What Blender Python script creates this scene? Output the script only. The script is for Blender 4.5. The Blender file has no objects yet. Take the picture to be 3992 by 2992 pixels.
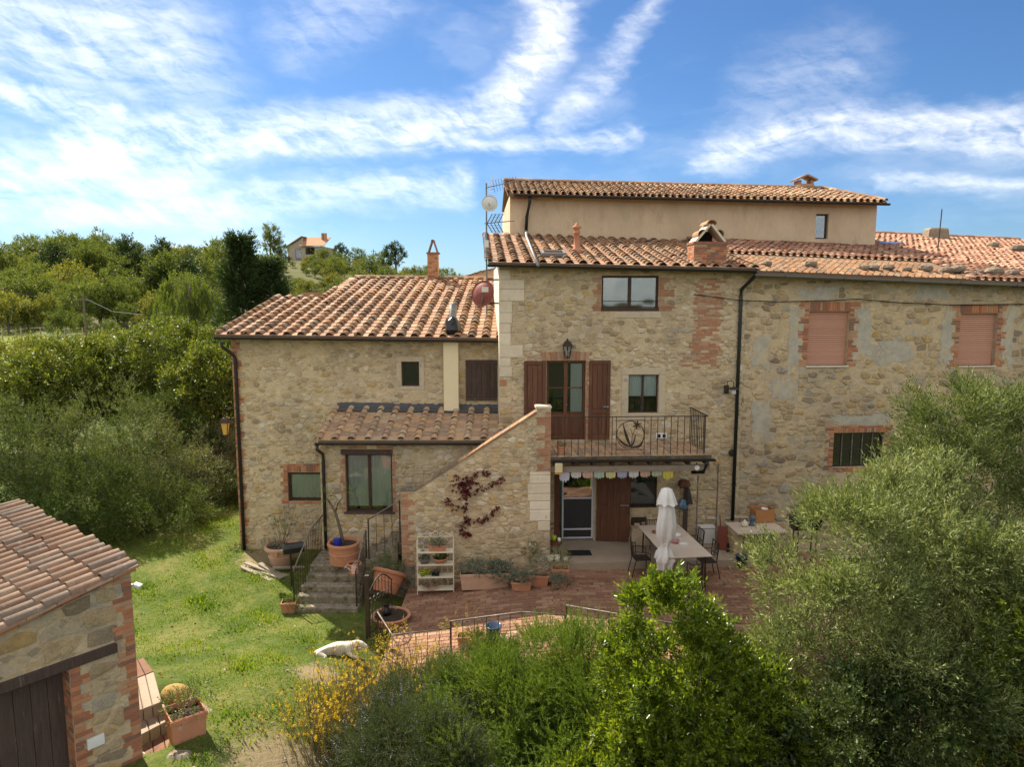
import bpy, math, random
import numpy as np
from mathutils import Vector, Matrix
random.seed(11); rng = np.random.default_rng(11)
R = math.radians
scene = bpy.context.scene
COL = scene.collection
# ------------------------------------------------------------------ camera
F, CX, CY, PITCH = 2772.0, 1996.0, 1496.0, R(6.9)
CAM = Vector((0, 0, 7.0))
cam_d = bpy.data.cameras.new('camera'); cam = bpy.data.objects.new('camera', cam_d); COL.objects.link(cam)
cam_d.sensor_width = 36; cam_d.lens = F/3992*36; cam_d.clip_end = 8000; cam_d.clip_start = .1
cam.location = CAM; cam.rotation_euler = (R(90)-PITCH, 0, 0); scene.camera = cam
def ray(u, v):
    x = (u-CX)/F; y = (CY-v)/F
    return Vector((x, math.cos(PITCH)+y*math.sin(PITCH), -math.sin(PITCH)+y*math.cos(PITCH)))
def atY(u, v, Y): d = ray(u, v); return CAM+d*(Y/d.y)
def atZ(u, v, z): d = ray(u, v); return CAM+d*((z-7.0)/d.z)
# ------------------------------------------------------------------ light
SUN_AZ, SUN_EL = R(-40), R(44)       # azimuth measured from +Y towards +X
sun_d = bpy.data.lights.new('sun', 'SUN'); sun = bpy.data.objects.new('sun', sun_d); COL.objects.link(sun)
sun_d.energy = 4.6; sun_d.angle = R(.55); sun_d.color = (1, .90, .74)
sv = Vector((math.sin(SUN_AZ)*math.cos(SUN_EL), math.cos(SUN_AZ)*math.cos(SUN_EL), math.sin(SUN_EL)))
sun.rotation_euler = sv.to_track_quat('Z', 'Y').to_euler(); sun.location = sv*60
scene.view_settings.view_transform = 'Standard'; scene.view_settings.look = 'None'
scene.view_settings.gamma = 1; scene.view_settings.exposure = 1.26
scene.render.engine = 'CYCLES'
# ------------------------------------------------------------------ node helpers
def N(nt, t, ins=None, **props):
    n = nt.nodes.new(t)
    for k, v in props.items(): setattr(n, k, v)
    for k, v in (ins or {}).items():
        s = n.inputs[k]
        if isinstance(v, bpy.types.NodeSocket): nt.links.new(v, s)
        elif isinstance(v, bpy.types.Node): nt.links.new(v.outputs[0], s)
        else: s.default_value = v
    return n
def MA(nt, op, a, b=0.0, c=None, clamp=False):
    n = N(nt, 'ShaderNodeMath', {0: a, 1: b}, operation=op, use_clamp=clamp)
    if c is not None:
        if isinstance(c, bpy.types.NodeSocket): nt.links.new(c, n.inputs[2])
        else: n.inputs[2].default_value = c
    return n.outputs[0]
def VM(nt, op, a, b=(0, 0, 0), out=0):
    n = N(nt, 'ShaderNodeVectorMath', {0: a, 1: b}, operation=op); return n.outputs[out]
def c4(c): return (c[0], c[1], c[2], 1)
def MIX(nt, fac, a, b, mode='MIX'):
    n = N(nt, 'ShaderNodeMix', data_type='RGBA', blend_type=mode)
    for i, v in ((0, fac), (6, a), (7, b)):
        if isinstance(v, bpy.types.NodeSocket): nt.links.new(v, n.inputs[i])
        elif i and not isinstance(v, bpy.types.NodeSocket): n.inputs[i].default_value = c4(v)
        else: n.inputs[i].default_value = v
    return n.outputs[2]
def RAMP(nt, fac, stops, interp='LINEAR'):
    n = N(nt, 'ShaderNodeValToRGB', {0: fac}); r = n.color_ramp; r.interpolation = interp
    while len(r.elements) < len(stops): r.elements.new(1)
    for e, (p, c) in zip(r.elements, stops):
        e.position = p; e.color = c4(c) if hasattr(c, '__len__') else (c, c, c, 1)
    return n.outputs[0]
def MR(nt, v, a, b, c=0.0, d=1.0):
    return N(nt, 'ShaderNodeMapRange', {0: v, 1: a, 2: b, 3: c, 4: d}, interpolation_type='SMOOTHSTEP').outputs[0]
# ------------------------------------------------------------------ world: clear sky with cirrus
W = bpy.data.worlds.new('World'); scene.world = W; W.use_nodes = True
nt = W.node_tree; nt.nodes.clear()
sky = N(nt, 'ShaderNodeTexSky', sky_type='NISHITA', sun_disc=False)
sky.sun_elevation = SUN_EL; sky.sun_rotation = SUN_AZ; sky.altitude = 300; sky.air_density = 1.0; sky.dust_density = .55; sky.ozone_density = 2.5
gen = N(nt, 'ShaderNodeTexCoord').outputs['Generated']
sep = N(nt, 'ShaderNodeSeparateXYZ', {0: gen})
az = MA(nt, 'MULTIPLY', MA(nt, 'ARCTAN2', sep.outputs[0], sep.outputs[1]), 57.29578)
el = MA(nt, 'MULTIPLY', MA(nt, 'ARCSINE', sep.outputs[2]), 57.29578)
ang = N(nt, 'ShaderNodeCombineXYZ', {0: az, 1: el}).outputs[0]
w1 = N(nt, 'ShaderNodeTexNoise', {'Vector': VM(nt, 'MULTIPLY', ang, (.055, .11, 1)), 'Scale': 1.0, 'Detail': 5.0, 'Roughness': .62})
w2 = N(nt, 'ShaderNodeTexNoise', {'Vector': VM(nt, 'MULTIPLY', ang, (.22, .5, 1)), 'Scale': 1.0, 'Detail': 6.0, 'Roughness': .65})
wv = VM(nt, 'MULTIPLY', VM(nt, 'SUBTRACT', w1.outputs['Color'], (.5, .5, .5)), (8, 5, 0))
wv2 = VM(nt, 'MULTIPLY', VM(nt, 'SUBTRACT', w2.outputs['Color'], (.5, .5, .5)), (3.2, 2.2, 0))
P = VM(nt, 'ADD', ang, VM(nt, 'ADD', wv, wv2))
def to_ae(x, y):
    d = ray(x*1.8047, y*1.8047).normalized()
    return (math.degrees(math.atan2(d.x, d.y)), math.degrees(math.asin(d.z)), 0)
strokes = [  # polyline in view, half width in degrees, density: the cirrus streaks of this sky
    ([(170, 322), (620, 296), (1000, 264), (1110, 215), (1168, 100), (1230, -200)], 1.25, 1.0),
    ([(1215, 262), (1400, -5)], .7, .6), ([(880, 318), (1370, 297)], .5, .75),
    ([(1540, 335), (1800, 282), (2500, 262)], 1.0, .95),
    ([(-400, 10), (320, 95)], 3.2, .78), ([(-300, 130), (230, 254)], .8, .95),
    ([(-300, 385), (420, 368)], 1.7, .7), ([(-300, 455), (980, 408)], .8, .7),
    ([(640, 70), (800, 0)], 1.4, .4), ([(1660, 200), (1800, 150)], 1.9, .35), ([(1880, 402), (2300, 392)], .35, .6)]
dens = None
for pts, wd, dn in strokes:
    m = None
    for p, q in zip(pts[:-1], pts[1:]):
        a = Vector(to_ae(*p)); b = Vector(to_ae(*q)); d = b-a
        pa = VM(nt, 'SUBTRACT', P, tuple(a))
        t = MA(nt, 'MULTIPLY', VM(nt, 'DOT_PRODUCT', pa, tuple(d), 1), 1/d.length_squared, clamp=True)
        ds = VM(nt, 'LENGTH', VM(nt, 'SUBTRACT', pa, N(nt, 'ShaderNodeVectorMath', {0: tuple(d), 'Scale': t}, operation='SCALE').outputs[0]), out=1)
        m = ds if m is None else MA(nt, 'MINIMUM', m, ds)
    v = MR(nt, m, 0, wd*2.6, dn, 0)
    dens = v if dens is None else MA(nt, 'MAXIMUM', dens, v)
fib = N(nt, 'ShaderNodeTexNoise', {'Vector': VM(nt, 'MULTIPLY', VM(nt, 'ADD', ang, wv), (.22, .8, 1)), 'Scale': 1.0, 'Detail': 7.0, 'Roughness': .62}).outputs[0]
fib2 = N(nt, 'ShaderNodeTexNoise', {'Vector': VM(nt, 'MULTIPLY', N(nt, 'ShaderNodeVectorRotate', {0: VM(nt, 'ADD', ang, wv2), 'Angle': R(38)}, rotation_type='Z_AXIS').outputs[0], (.16, 1.1, 1)), 'Scale': 1.0, 'Detail': 6.0, 'Roughness': .6}).outputs[0]
dens = MA(nt, 'MULTIPLY', dens, MR(nt, MA(nt, 'ADD', MA(nt, 'MULTIPLY', fib, .6), MA(nt, 'MULTIPLY', fib2, .4)), .29, .70, .04, 1.0))
veil = N(nt, 'ShaderNodeTexNoise', {'Vector': VM(nt, 'MULTIPLY', P, (.035, .095, 1)), 'Scale': 1.0, 'Detail': 5.0, 'Roughness': .6}).outputs[0]
dens = MA(nt, 'ADD', dens, MR(nt, veil, .47, .76, 0, .36))
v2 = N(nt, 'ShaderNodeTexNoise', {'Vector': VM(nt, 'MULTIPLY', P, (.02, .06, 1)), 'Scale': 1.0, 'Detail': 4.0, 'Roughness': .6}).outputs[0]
dc = VM(nt, 'DISTANCE', ang, (16, 14, 0), 1)                                                              # clear blue patch kept in view; the added veil starts beyond it
dens = MA(nt, 'ADD', dens, MA(nt, 'MULTIPLY', MR(nt, v2, .3, .6, .12, 1.0), MR(nt, dc, 60, 92, 0, 1.2)))  # bright unseen cloud veil added out of view to fill the shaded walls
dens = MA(nt, 'ADD', dens, MA(nt, 'MULTIPLY', MR(nt, el, 13, 1, 0, .10), MR(nt, az, 30, -25, .45, 1)))   # whiter towards the horizon below the sun
# a bank of small cumulus low over the hill
cb = N(nt, 'ShaderNodeTexNoise', {'Vector': VM(nt, 'MULTIPLY', ang, (.55, .75, 1)), 'Scale': 1.0, 'Detail': 4.0, 'Roughness': .5}).outputs[0]
cum = MA(nt, 'MULTIPLY', MR(nt, MA(nt, 'SUBTRACT', MA(nt, 'MULTIPLY', cb, 7.0), el), .1, .8, 0, .7), MA(nt, 'MULTIPLY', MR(nt, az, -14, -19), MR(nt, az, -36, -29)))
dens = MA(nt, 'MAXIMUM', dens, cum)
dens = MA(nt, 'MULTIPLY', MA(nt, 'MINIMUM', dens, 1.0), MR(nt, el, -2, 1, 0, .57), clamp=True)
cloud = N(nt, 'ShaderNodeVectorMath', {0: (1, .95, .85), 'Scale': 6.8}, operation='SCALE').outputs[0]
skyc = MIX(nt, 1.0, sky.outputs[0], (.205, .30, .405), 'MULTIPLY')
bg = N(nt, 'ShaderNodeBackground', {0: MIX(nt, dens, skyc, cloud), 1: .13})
W.cycles.sampling_method = 'MANUAL'; W.cycles.sample_map_resolution = 512
scene.cycles.max_bounces = 6; scene.cycles.diffuse_bounces = 3; scene.cycles.glossy_bounces = 3; scene.cycles.transmission_bounces = 5; scene.cycles.transparent_max_bounces = 8; scene.cycles.caustics_reflective = False; scene.cycles.caustics_refractive = False
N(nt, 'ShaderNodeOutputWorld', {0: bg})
# ------------------------------------------------------------------ mesh helpers
def E(name, loc=(0, 0, 0), rz=0, label=None, cat=None, group=None, kind=None):
    o = bpy.data.objects.new(name, None); COL.objects.link(o); o.location = loc; o.rotation_euler = (0, 0, rz); o.empty_display_size = .2
    return tag(o, label, cat, group, kind)
def tag(o, label=None, cat=None, group=None, kind=None):
    for k, v in (('label', label), ('category', cat), ('group', group), ('kind', kind)):
        if v: o[k] = v
    return o
def obj(name, mesh, parent=None, loc=None, mat4=None):
    o = bpy.data.objects.new(name, mesh); COL.objects.link(o)
    if parent is not None: o.parent = parent
    if loc is not None: o.location = loc
    if mat4 is not None: o.matrix_basis = mat4
    return o
class MB:
    def __init__(s): s.v = []; s.f = []
    def add(s, vs, fs, M=None):
        n = len(s.v)
        s.v += [tuple(M @ Vector(p)) for p in vs] if M is not None else [tuple(p) for p in vs]
        s.f += [tuple(i+n for i in f) for f in fs]; return s
    def box(s, x0, x1, y0, y1, z0, z1, M=None):
        return s.add([(x0, y0, z0), (x1, y0, z0), (x1, y1, z0), (x0, y1, z0), (x0, y0, z1), (x1, y0, z1), (x1, y1, z1), (x0, y1, z1)],
                     [(3, 2, 1, 0), (4, 5, 6, 7), (0, 1, 5, 4), (1, 2, 6, 5), (2, 3, 7, 6), (3, 0, 4, 7)], M)
    def taper(s, w0, d0, w1, d1, z0, z1, M=None):
        a, b, c, d = w0/2, d0/2, w1/2, d1/2
        return s.add([(-a, -b, z0), (a, -b, z0), (a, b, z0), (-a, b, z0), (-c, -d, z1), (c, -d, z1), (c, d, z1), (-c, d, z1)],
                     [(3, 2, 1, 0), (4, 5, 6, 7), (0, 1, 5, 4), (1, 2, 6, 5), (2, 3, 7, 6), (3, 0, 4, 7)], M)
    def tube(s, pts, r, n=6, M=None):
        pts = [Vector(p) for p in pts]; m = len(pts); rs = r if hasattr(r, '__len__') else [r]*m
        vs = []; fs = []
        for i, p in enumerate(pts):
            d = (pts[min(i+1, m-1)]-pts[max(i-1, 0)]).normalized()
            a = d.cross(Vector((0, 0, 1)) if abs(d.z) < .9 else Vector((1, 0, 0))).normalized(); b = d.cross(a)
            for k in range(n):
                t = 2*math.pi*k/n; vs.append(p+(a*math.cos(t)+b*math.sin(t))*rs[i])
        for i in range(m-1):
            for k in range(n):
                fs.append((i*n+k, (i+1)*n+k, (i+1)*n+(k+1) % n, i*n+(k+1) % n))
        fs.append(tuple(range(n))); fs.append(tuple(range(m*n-1, (m-1)*n-1, -1)))
        return s.add(vs, fs, M)
    def lathe(s, prof, n=20, M=None, arc=2*math.pi):
        vs = []; fs = []; m = len(prof)
        for k in range(n):
            t = arc*k/n
            for r, z in prof: vs.append((r*math.cos(t), r*math.sin(t), z))
        for k in range(n):
            k2 = (k+1) % n
            for i in range(m-1): fs.append((k*m+i, k2*m+i, k2*m+i+1, k*m+i+1))
        return s.add(vs, fs, M)
    def bar(s, a, b, w, h=None, M=None):           # square bar between two points
        a, b = Vector(a), Vector(b); h = h or w; d = (b-a).normalized()
        x = d.cross(Vector((0, 0, 1)) if abs(d.z) < .9 else Vector((0, 1, 0))).normalized()*w/2; y = d.cross(x).normalized()*h/2
        vs = [p+i*x+j*y for p in (a, b) for i, j in ((-1, -1), (1, -1), (1, 1), (-1, 1))]
        return s.add(vs, [(3, 2, 1, 0), (4, 5, 6, 7), (0, 1, 5, 4), (1, 2, 6, 5), (2, 3, 7, 6), (3, 0, 4, 7)], M)
    def poly(s, pts, thick, M=None):               # convex polygon in xz, extruded along y
        n = len(pts)
        vs = [(x, 0, z) for x, z in pts]+[(x, thick, z) for x, z in pts]
        return s.add(vs, [tuple(range(n)), tuple(range(2*n-1, n-1, -1))]+[(i, i+n, (i+1) % n+n, (i+1) % n) for i in range(n)], M)
    def mesh(s, name, mat, smooth=False):
        m = bpy.data.meshes.new(name); m.from_pydata(s.v, [], s.f)
        for mm in (mat if isinstance(mat, (list, tuple)) else [mat]): m.materials.append(mm)
        if smooth: m.polygons.foreach_set('use_smooth', [True]*len(m.polygons))
        m.update(); return m
    def build(s, name, mat, parent=None, loc=None, smooth=False, bevel=0, mat4=None):
        o = obj(name, s.mesh(name, mat, smooth), parent, loc, mat4)
        if bevel:
            b = o.modifiers.new('bevel', 'BEVEL'); b.width = bevel; b.segments = 1; b.limit_method = 'ANGLE'; b.angle_limit = R(40)
        return o
def copy_tree(o, parent=None):
    c = o.copy(); COL.objects.link(c); c.parent = parent
    for ch in list(o.children): copy_tree(ch, c)
    return c
def T(x=0, y=0, z=0, rz=0, rx=0, ry=0, s=1):
    S = Matrix.Diagonal((s, s, s, 1)) if not hasattr(s, '__len__') else Matrix.Diagonal((s[0], s[1], s[2], 1))
    return Matrix.Translation((x, y, z)) @ Matrix.Rotation(rz, 4, 'Z') @ Matrix.Rotation(ry, 4, 'Y') @ Matrix.Rotation(rx, 4, 'X') @ S
class Fr:                                           # a facade frame: s along the wall, n into the building, z up
    def __init__(s, x, y, yaw): s.x, s.y, s.yaw = x, y, yaw; s.c, s.sn = math.cos(yaw), math.sin(yaw)
    def loc(s, p): dx, dy = p.x-s.x, p.y-s.y; return Vector((dx*s.c+dy*s.sn, -dx*s.sn+dy*s.c, p.z))
    def uv(s, u, v, n=0.0):
        d = ray(u, v); ny = Vector((-s.sn, s.c, 0)); t = (n-(CAM-Vector((s.x, s.y, 0))).dot(ny))/d.dot(ny)
        return s.loc(CAM+d*t)
    def sz(s, u, v, n=0.0): p = s.uv(u, v, n); return p.x, p.z
    def rect(s, u0, v0, u1, v1, n=0.0):             # pixel box on the facade -> s0, s1, z0, z1
        a = s.uv(u0, (v0+v1)/2, n).x; b = s.uv(u1, (v0+v1)/2, n).x; c = s.uv((u0+u1)/2, v1, n).z; d = s.uv((u0+u1)/2, v0, n).z
        return a, b, c, d
    def wld(s, p): return Vector((s.x+p[0]*s.c-p[1]*s.sn, s.y+p[0]*s.sn+p[1]*s.c, p[2]))
    def hit(s, u, v, za, k, m):                     # ray with the roof plane z = za + k*s + m*n
        o = s.loc(CAM); e = s.loc(CAM+ray(u, v))-o
        t = (za+k*o.x+m*o.y-o.z)/(e.z-k*e.x-m*e.y); return o+e*t
# ------------------------------------------------------------------ materials
def newmat(name):
    m = bpy.data.materials.new(name); m.use_nodes = True; nt = m.node_tree; nt.nodes.clear(); return m, nt
def piece_rand(nt):
    return MA(nt, 'FRACT', MA(nt, 'ADD', N(nt, 'ShaderNodeObjectInfo').outputs['Random'], N(nt, 'ShaderNodeNewGeometry').outputs['Random Per Island']))
def pos(nt): return N(nt, 'ShaderNodeNewGeometry').outputs['Position']
def pm(name, cols, rough=.88, rubble=None, weather=None, ns=5, na=.35, bump=.35, bs=45, spec=.25, stain=None, stain_s=3, stain_t=.56, metal=0, interp='LINEAR', stretch=(1, 1, 1), bd=.012):
    """procedural surface: a palette picked per piece, mottled with noise, an optional stain, fine relief"""
    m, nt = newmat(name)
    ps = VM(nt, 'MULTIPLY', pos(nt), stretch)
    if len(cols) > 1: c = RAMP(nt, piece_rand(nt), [(i/(len(cols)-1) if interp == 'LINEAR' else i/len(cols), q) for i, q in enumerate(cols)], interp)
    else: c = RAMP(nt, 0.5, [(0, cols[0]), (1, cols[0])])
    n1 = N(nt, 'ShaderNodeTexNoise', {'Vector': ps, 'Scale': ns, 'Detail': 6.0, 'Roughness': .65}).outputs[0]
    n2 = N(nt, 'ShaderNodeTexNoise', {'Vector': ps, 'Scale': ns*7.3, 'Detail': 4.0, 'Roughness': .7}).outputs[0]
    f = MA(nt, 'ADD', MA(nt, 'MULTIPLY', MA(nt, 'SUBTRACT', n1, .5), na*2), MA(nt, 'MULTIPLY_ADD', MA(nt, 'SUBTRACT', n2, .5), na*1.3, 1.0))
    c = VM(nt, 'MULTIPLY', c, N(nt, 'ShaderNodeCombineXYZ', {0: f, 1: f, 2: f}).outputs[0])
    if rubble:                                       # smaller half-buried stones between the big ones
        dist = VM(nt, 'ADD', VM(nt, 'MULTIPLY', ps, (1, 1, 1.9)), VM(nt, 'MULTIPLY', N(nt, 'ShaderNodeTexNoise', {'Vector': ps, 'Scale': 9.0, 'Detail': 4.0}).outputs['Color'], (.16, .16, .16)))
        vo = N(nt, 'ShaderNodeTexVoronoi', {'Vector': dist, 'Scale': 6.6}); ve = N(nt, 'ShaderNodeTexVoronoi', {'Vector': dist, 'Scale': 6.6}, feature='DISTANCE_TO_EDGE').outputs[0]
        rc = RAMP(nt, N(nt, 'ShaderNodeSeparateColor', {0: vo.outputs['Color']}).outputs[0], [(i/len(rubble), q) for i, q in enumerate(rubble)], 'CONSTANT')
        c = MIX(nt, MA(nt, 'MULTIPLY', MR(nt, ve, .03, .12), MR(nt, N(nt, 'ShaderNodeSeparateColor', {0: vo.outputs['Color']}).outputs[1], .35, .6, .15, .8)), c, rc)
    if stain:
        for q, (sc, th) in zip(stain if isinstance(stain, list) else [stain], ((stain_s, stain_t), (stain_s*2.3, stain_t+.03), (stain_s*4.1, stain_t+.05))):
            st = N(nt, 'ShaderNodeTexNoise', {'Vector': VM(nt, 'ADD', ps, (sc*3, 7, sc)), 'Scale': sc, 'Detail': 7.0, 'Roughness': .72}).outputs[0]
            c = MIX(nt, MR(nt, st, th, th+.12, 0, .85), c, q)
    if weather:                                      # broad weathering in patches of a metre and more
        wn_ = N(nt, 'ShaderNodeTexNoise', {'Vector': VM(nt, 'MULTIPLY', pos(nt), (1, 1, .7)), 'Scale': .75, 'Detail': 6.0, 'Roughness': .62}).outputs[0]
        c = MIX(nt, MR(nt, wn_, .44, .66, 0, .7), c, VM(nt, 'MULTIPLY', c, weather))
    b = N(nt, 'ShaderNodeTexNoise', {'Vector': ps, 'Scale': bs, 'Detail': 5.0, 'Roughness': .7}).outputs[0]
    bn = N(nt, 'ShaderNodeBump', {'Strength': bump, 'Distance': bd, 'Height': MA(nt, 'ADD', b, n2)})
    p = N(nt, 'ShaderNodeBsdfPrincipled', {'Base Color': c, 'Roughness': rough, 'Specular IOR Level': spec, 'Metallic': metal, 'Normal': bn})
    N(nt, 'ShaderNodeOutputMaterial', {0: p}); return m
def leafm(name, cols, trans=.4, rough=.45, spec=.35, tcol=None, patch=.35):
    m, nt = newmat(name)
    r = N(nt, 'ShaderNodeNewGeometry').outputs['Random Per Island']
    big = N(nt, 'ShaderNodeTexNoise', {'Vector': pos(nt), 'Scale': 1.1, 'Detail': 3.0}).outputs[0]
    r = MA(nt, 'ADD', MA(nt, 'MULTIPLY', r, .75), MA(nt, 'MULTIPLY', MA(nt, 'SUBTRACT', big, .5), patch*2.2))
    r = MA(nt, 'ADD', r, MA(nt, 'MULTIPLY', N(nt, 'ShaderNodeObjectInfo').outputs['Random'], .25), clamp=True)
    c = RAMP(nt, r, [(i/(len(cols)-1), q) for i, q in enumerate(cols)])
    p = N(nt, 'ShaderNodeBsdfPrincipled', {'Base Color': c, 'Roughness': rough, 'Specular IOR Level': spec})
    t = N(nt, 'ShaderNodeBsdfTranslucent', {0: MIX(nt, 1.0, c, tcol or (1.5, 1.45, .55), 'MULTIPLY')})
    N(nt, 'ShaderNodeOutputMaterial', {0: N(nt, 'ShaderNodeMixShader', {0: trans, 1: p.outputs[0], 2: t.outputs[0]})}); return m
def glassm(name, refl=.14, tint=(.85, .9, .9)):
    m, nt = newmat(name)
    wob = N(nt, 'ShaderNodeTexNoise', {'Vector': pos(nt), 'Scale': 1.3, 'Detail': 1.0}).outputs[0]
    g = N(nt, 'ShaderNodeBsdfGlossy', {0: (1, 1, 1, 1), 'Roughness': .03, 'Normal': N(nt, 'ShaderNodeBump', {'Strength': .12, 'Distance': .05, 'Height': wob})})
    t = N(nt, 'ShaderNodeBsdfTransparent', {0: c4(tint)})
    fr = N(nt, 'ShaderNodeFresnel', {0: 1.5}).outputs[0]
    N(nt, 'ShaderNodeOutputMaterial', {0: N(nt, 'ShaderNodeMixShader', {0: MA(nt, 'ADD', fr, refl, clamp=True), 1: t.outputs[0], 2: g.outputs[0]})}); return m
def simple(name, col, rough=.5, metal=0, spec=.5, na=.12): return pm(name, [col], rough=rough, metal=metal, spec=spec, na=na, ns=9, bump=.08, bs=60)
MT = {}
MT['mortar'] = pm('lime_mortar_wall', [(.60, .475, .30)], weather=(.74, .74, .78), rubble=[(.58, .42, .235), (.66, .51, .30), (.46, .33, .185), (.60, .41, .20), (.70, .57, .38), (.52, .385, .23), (.64, .50, .32), (.38, .285, .17)], na=.4, ns=2.2, bump=1.0, bs=22, stain=[(.53, .405, .24), (.58, .41, .185), (.44, .375, .27)], stain_s=1.6, stain_t=.56, bd=.03)
MT['mortar_r'] = pm('grey_mortar_wall', [(.56, .43, .265)], weather=(.70, .72, .82), rubble=[(.55, .40, .21), (.62, .47, .28), (.45, .34, .2), (.56, .38, .17), (.64, .51, .33), (.42, .36, .27), (.58, .44, .27), (.34, .26, .17)], na=.4, ns=2.0, bump=.8, bs=24, stain=[(.38, .36, .31), (.56, .385, .165), (.36, .31, .24)], stain_s=1.1, stain_t=.52, bd=.03)
ST = [(.57, .445, .275), (.46, .35, .21), (.59, .47, .295), (.51, .355, .16), (.54, .41, .255), (.46, .395, .29), (.61, .51, .36), (.34, .26, .16), (.57, .45, .285), (.52, .385, .215), (.64, .55, .41), (.49, .375, .235), (.59, .465, .305), (.54, .41, .275), (.42, .32, .195), (.60, .485, .315), (.45, .335, .20), (.55, .43, .27)]
MT['stone'] = pm('rubble_stone', ST, weather=(.72, .72, .77), na=.5, ns=5, bump=.8, bs=22, interp='CONSTANT', stain=[(.42, .315, .19), (.62, .49, .31)], stain_s=6, stain_t=.53, bd=.02)
ST2 = [(.51, .375, .205), (.42, .305, .17), (.55, .42, .25), (.48, .32, .135), (.52, .385, .22), (.41, .35, .26), (.28, .21, .135), (.55, .435, .285), (.51, .36, .185), (.44, .32, .185), (.36, .27, .17), (.53, .405, .25), (.48, .36, .22)]
MT['stone_dark'] = pm('dark_roof_stone', [(.22, .175, .125), (.17, .135, .10), (.28, .225, .16)], na=.5, ns=9, bump=.8, stain=[(.34, .30, .23)], stain_s=9)
MT['stone_r'] = pm('weathered_rubble_stone', ST2, weather=(.68, .70, .80), na=.5, ns=5, bump=.9, bs=20, interp='CONSTANT', stain=[(.33, .25, .155), (.58, .44, .26)], stain_s=5, stain_t=.52, bd=.025)
MT['quoin'] = pm('pale_quoin_stone', [(.70, .60, .45), (.63, .53, .39), (.73, .64, .50), (.58, .485, .35)], na=.22, ns=4, bump=.4, bs=30, stain=[(.50, .43, .32)], stain_s=5, stain_t=.58)
MT['serena'] = pm('grey_brown_sandstone', [(.49, .40, .275), (.53, .44, .31)], na=.2, ns=6, bump=.3, bs=50, stain=[(.26, .24, .2)], stain_s=4)
MT['cement'] = pm('grey_cement_render', [(.43, .385, .305)], na=.45, ns=4, bump=.7, bs=24, stain=[(.54, .42, .255), (.38, .33, .25)], stain_s=2.2, stain_t=.5)
BR = [(.42, .17, .085), (.48, .225, .115), (.36, .145, .08), (.45, .26, .155), (.30, .125, .075), (.49, .20, .095), (.43, .24, .14), (.23, .13, .09)]
MT['brick'] = pm('red_brick', BR, na=.3, ns=9, bump=.6, bs=50, interp='CONSTANT', stain=[(.42, .31, .2)], stain_s=9, stain_t=.6)
MT['brick_old'] = pm('faded_red_brick', [(.44, .215, .12), (.48, .27, .165), (.37, .19, .115), (.45, .30, .20), (.41, .185, .10)], weather=(.8, .8, .85), na=.35, ns=9, bump=.6, bs=50, interp='CONSTANT', stain=[(.43, .35, .24)], stain_s=7, stain_t=.54)
TL = [(.33, .175, .09), (.385, .225, .125), (.285, .15, .085), (.43, .28, .165), (.255, .16, .105), (.355, .19, .10), (.32, .225, .145), (.39, .205, .105), (.225, .155, .11), (.30, .17, .10)]
MT['tile'] = pm('terracotta_cover_tile', TL, weather=(.72, .74, .78), na=.35, ns=8, bump=.5, bs=40, interp='CONSTANT', stain=[(.30, .235, .15), (.17, .135, .095), (.42, .27, .07)], stain_s=5, stain_t=.53)
MT['flat'] = pm('terracotta_flat_tile', [(.38, .22, .135), (.43, .27, .17), (.345, .195, .12), (.46, .30, .20), (.325, .205, .135)], weather=(.75, .76, .78), na=.25, ns=7, bump=.4, bs=40, interp='CONSTANT', stain=[(.38, .25, .11), (.28, .215, .145)], stain_s=4, stain_t=.6)
MT['tile_old'] = pm('lichen_covered_tile', [(.42, .26, .155), (.35, .225, .14), (.47, .295, .165), (.31, .21, .14), (.44, .32, .20)], na=.4, ns=9, bump=.8, bs=35, interp='CONSTANT', stain=[(.45, .42, .34), (.16, .13, .10), (.42, .33, .10)], stain_s=8, stain_t=.54)
MT['tile_pink'] = pm('pink_terracotta_tile', [(.39, .195, .12), (.435, .24, .155), (.34, .16, .10), (.47, .285, .19), (.31, .175, .115)], weather=(.70, .72, .76), na=.3, ns=6, bump=.5, bs=40, interp='CONSTANT', stain=[(.30, .22, .16), (.20, .15, .11)], stain_s=4, stain_t=.6)
MT['tile_shed'] = pm('weathered_red_brown_tile', [(.235, .145, .095), (.265, .175, .12), (.20, .125, .085), (.295, .205, .145), (.195, .145, .11), (.25, .15, .095)], na=.35, ns=8, bump=.6, bs=40, interp='CONSTANT', stain=[(.30, .26, .21), (.17, .13, .10), (.42, .28, .08)], stain_s=7, stain_t=.55)
MT['deck'] = pm('roof_underlay', [(.20, .135, .09)], na=.4)
MT['plaster'] = pm('beige_lime_plaster', [(.59, .455, .305)], weather=(.84, .84, .86), na=.2, ns=1.2, bump=.35, bs=24, stain=[(.55, .41, .265), (.50, .37, .24)], stain_s=.9, stain_t=.5, stretch=(1, 1, .45))
MT['plaster2'] = pm('pale_yellow_plaster', [(.74, .62, .40)], na=.08, ns=2, bump=.15, bs=30)
MT['gutter'] = pm('dark_brown_copper', [(.035, .028, .024)], rough=.5, metal=.3, na=.4, ns=8, bump=.1, spec=.5)
MT['pipe_g'] = pm('dark_green_black_pipe', [(.018, .022, .02)], rough=.42, metal=.2, na=.3, bump=.1, spec=.5)
MT['zinc'] = pm('weathered_zinc', [(.22, .22, .22)], rough=.55, metal=.35, na=.25, ns=10, bump=.1)
MT['iron'] = pm('dark_wrought_iron', [(.055, .04, .032)], rough=.6, metal=.4, na=.4, ns=12, bump=.2, stain=[(.12, .06, .03)], stain_s=9)
MT['rail'] = pm('worn_iron_rail', [(.16, .13, .11)], rough=.55, metal=.3, na=.4, ns=12, bump=.2, stain=[(.30, .27, .24)], stain_s=7, stain_t=.5)
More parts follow.
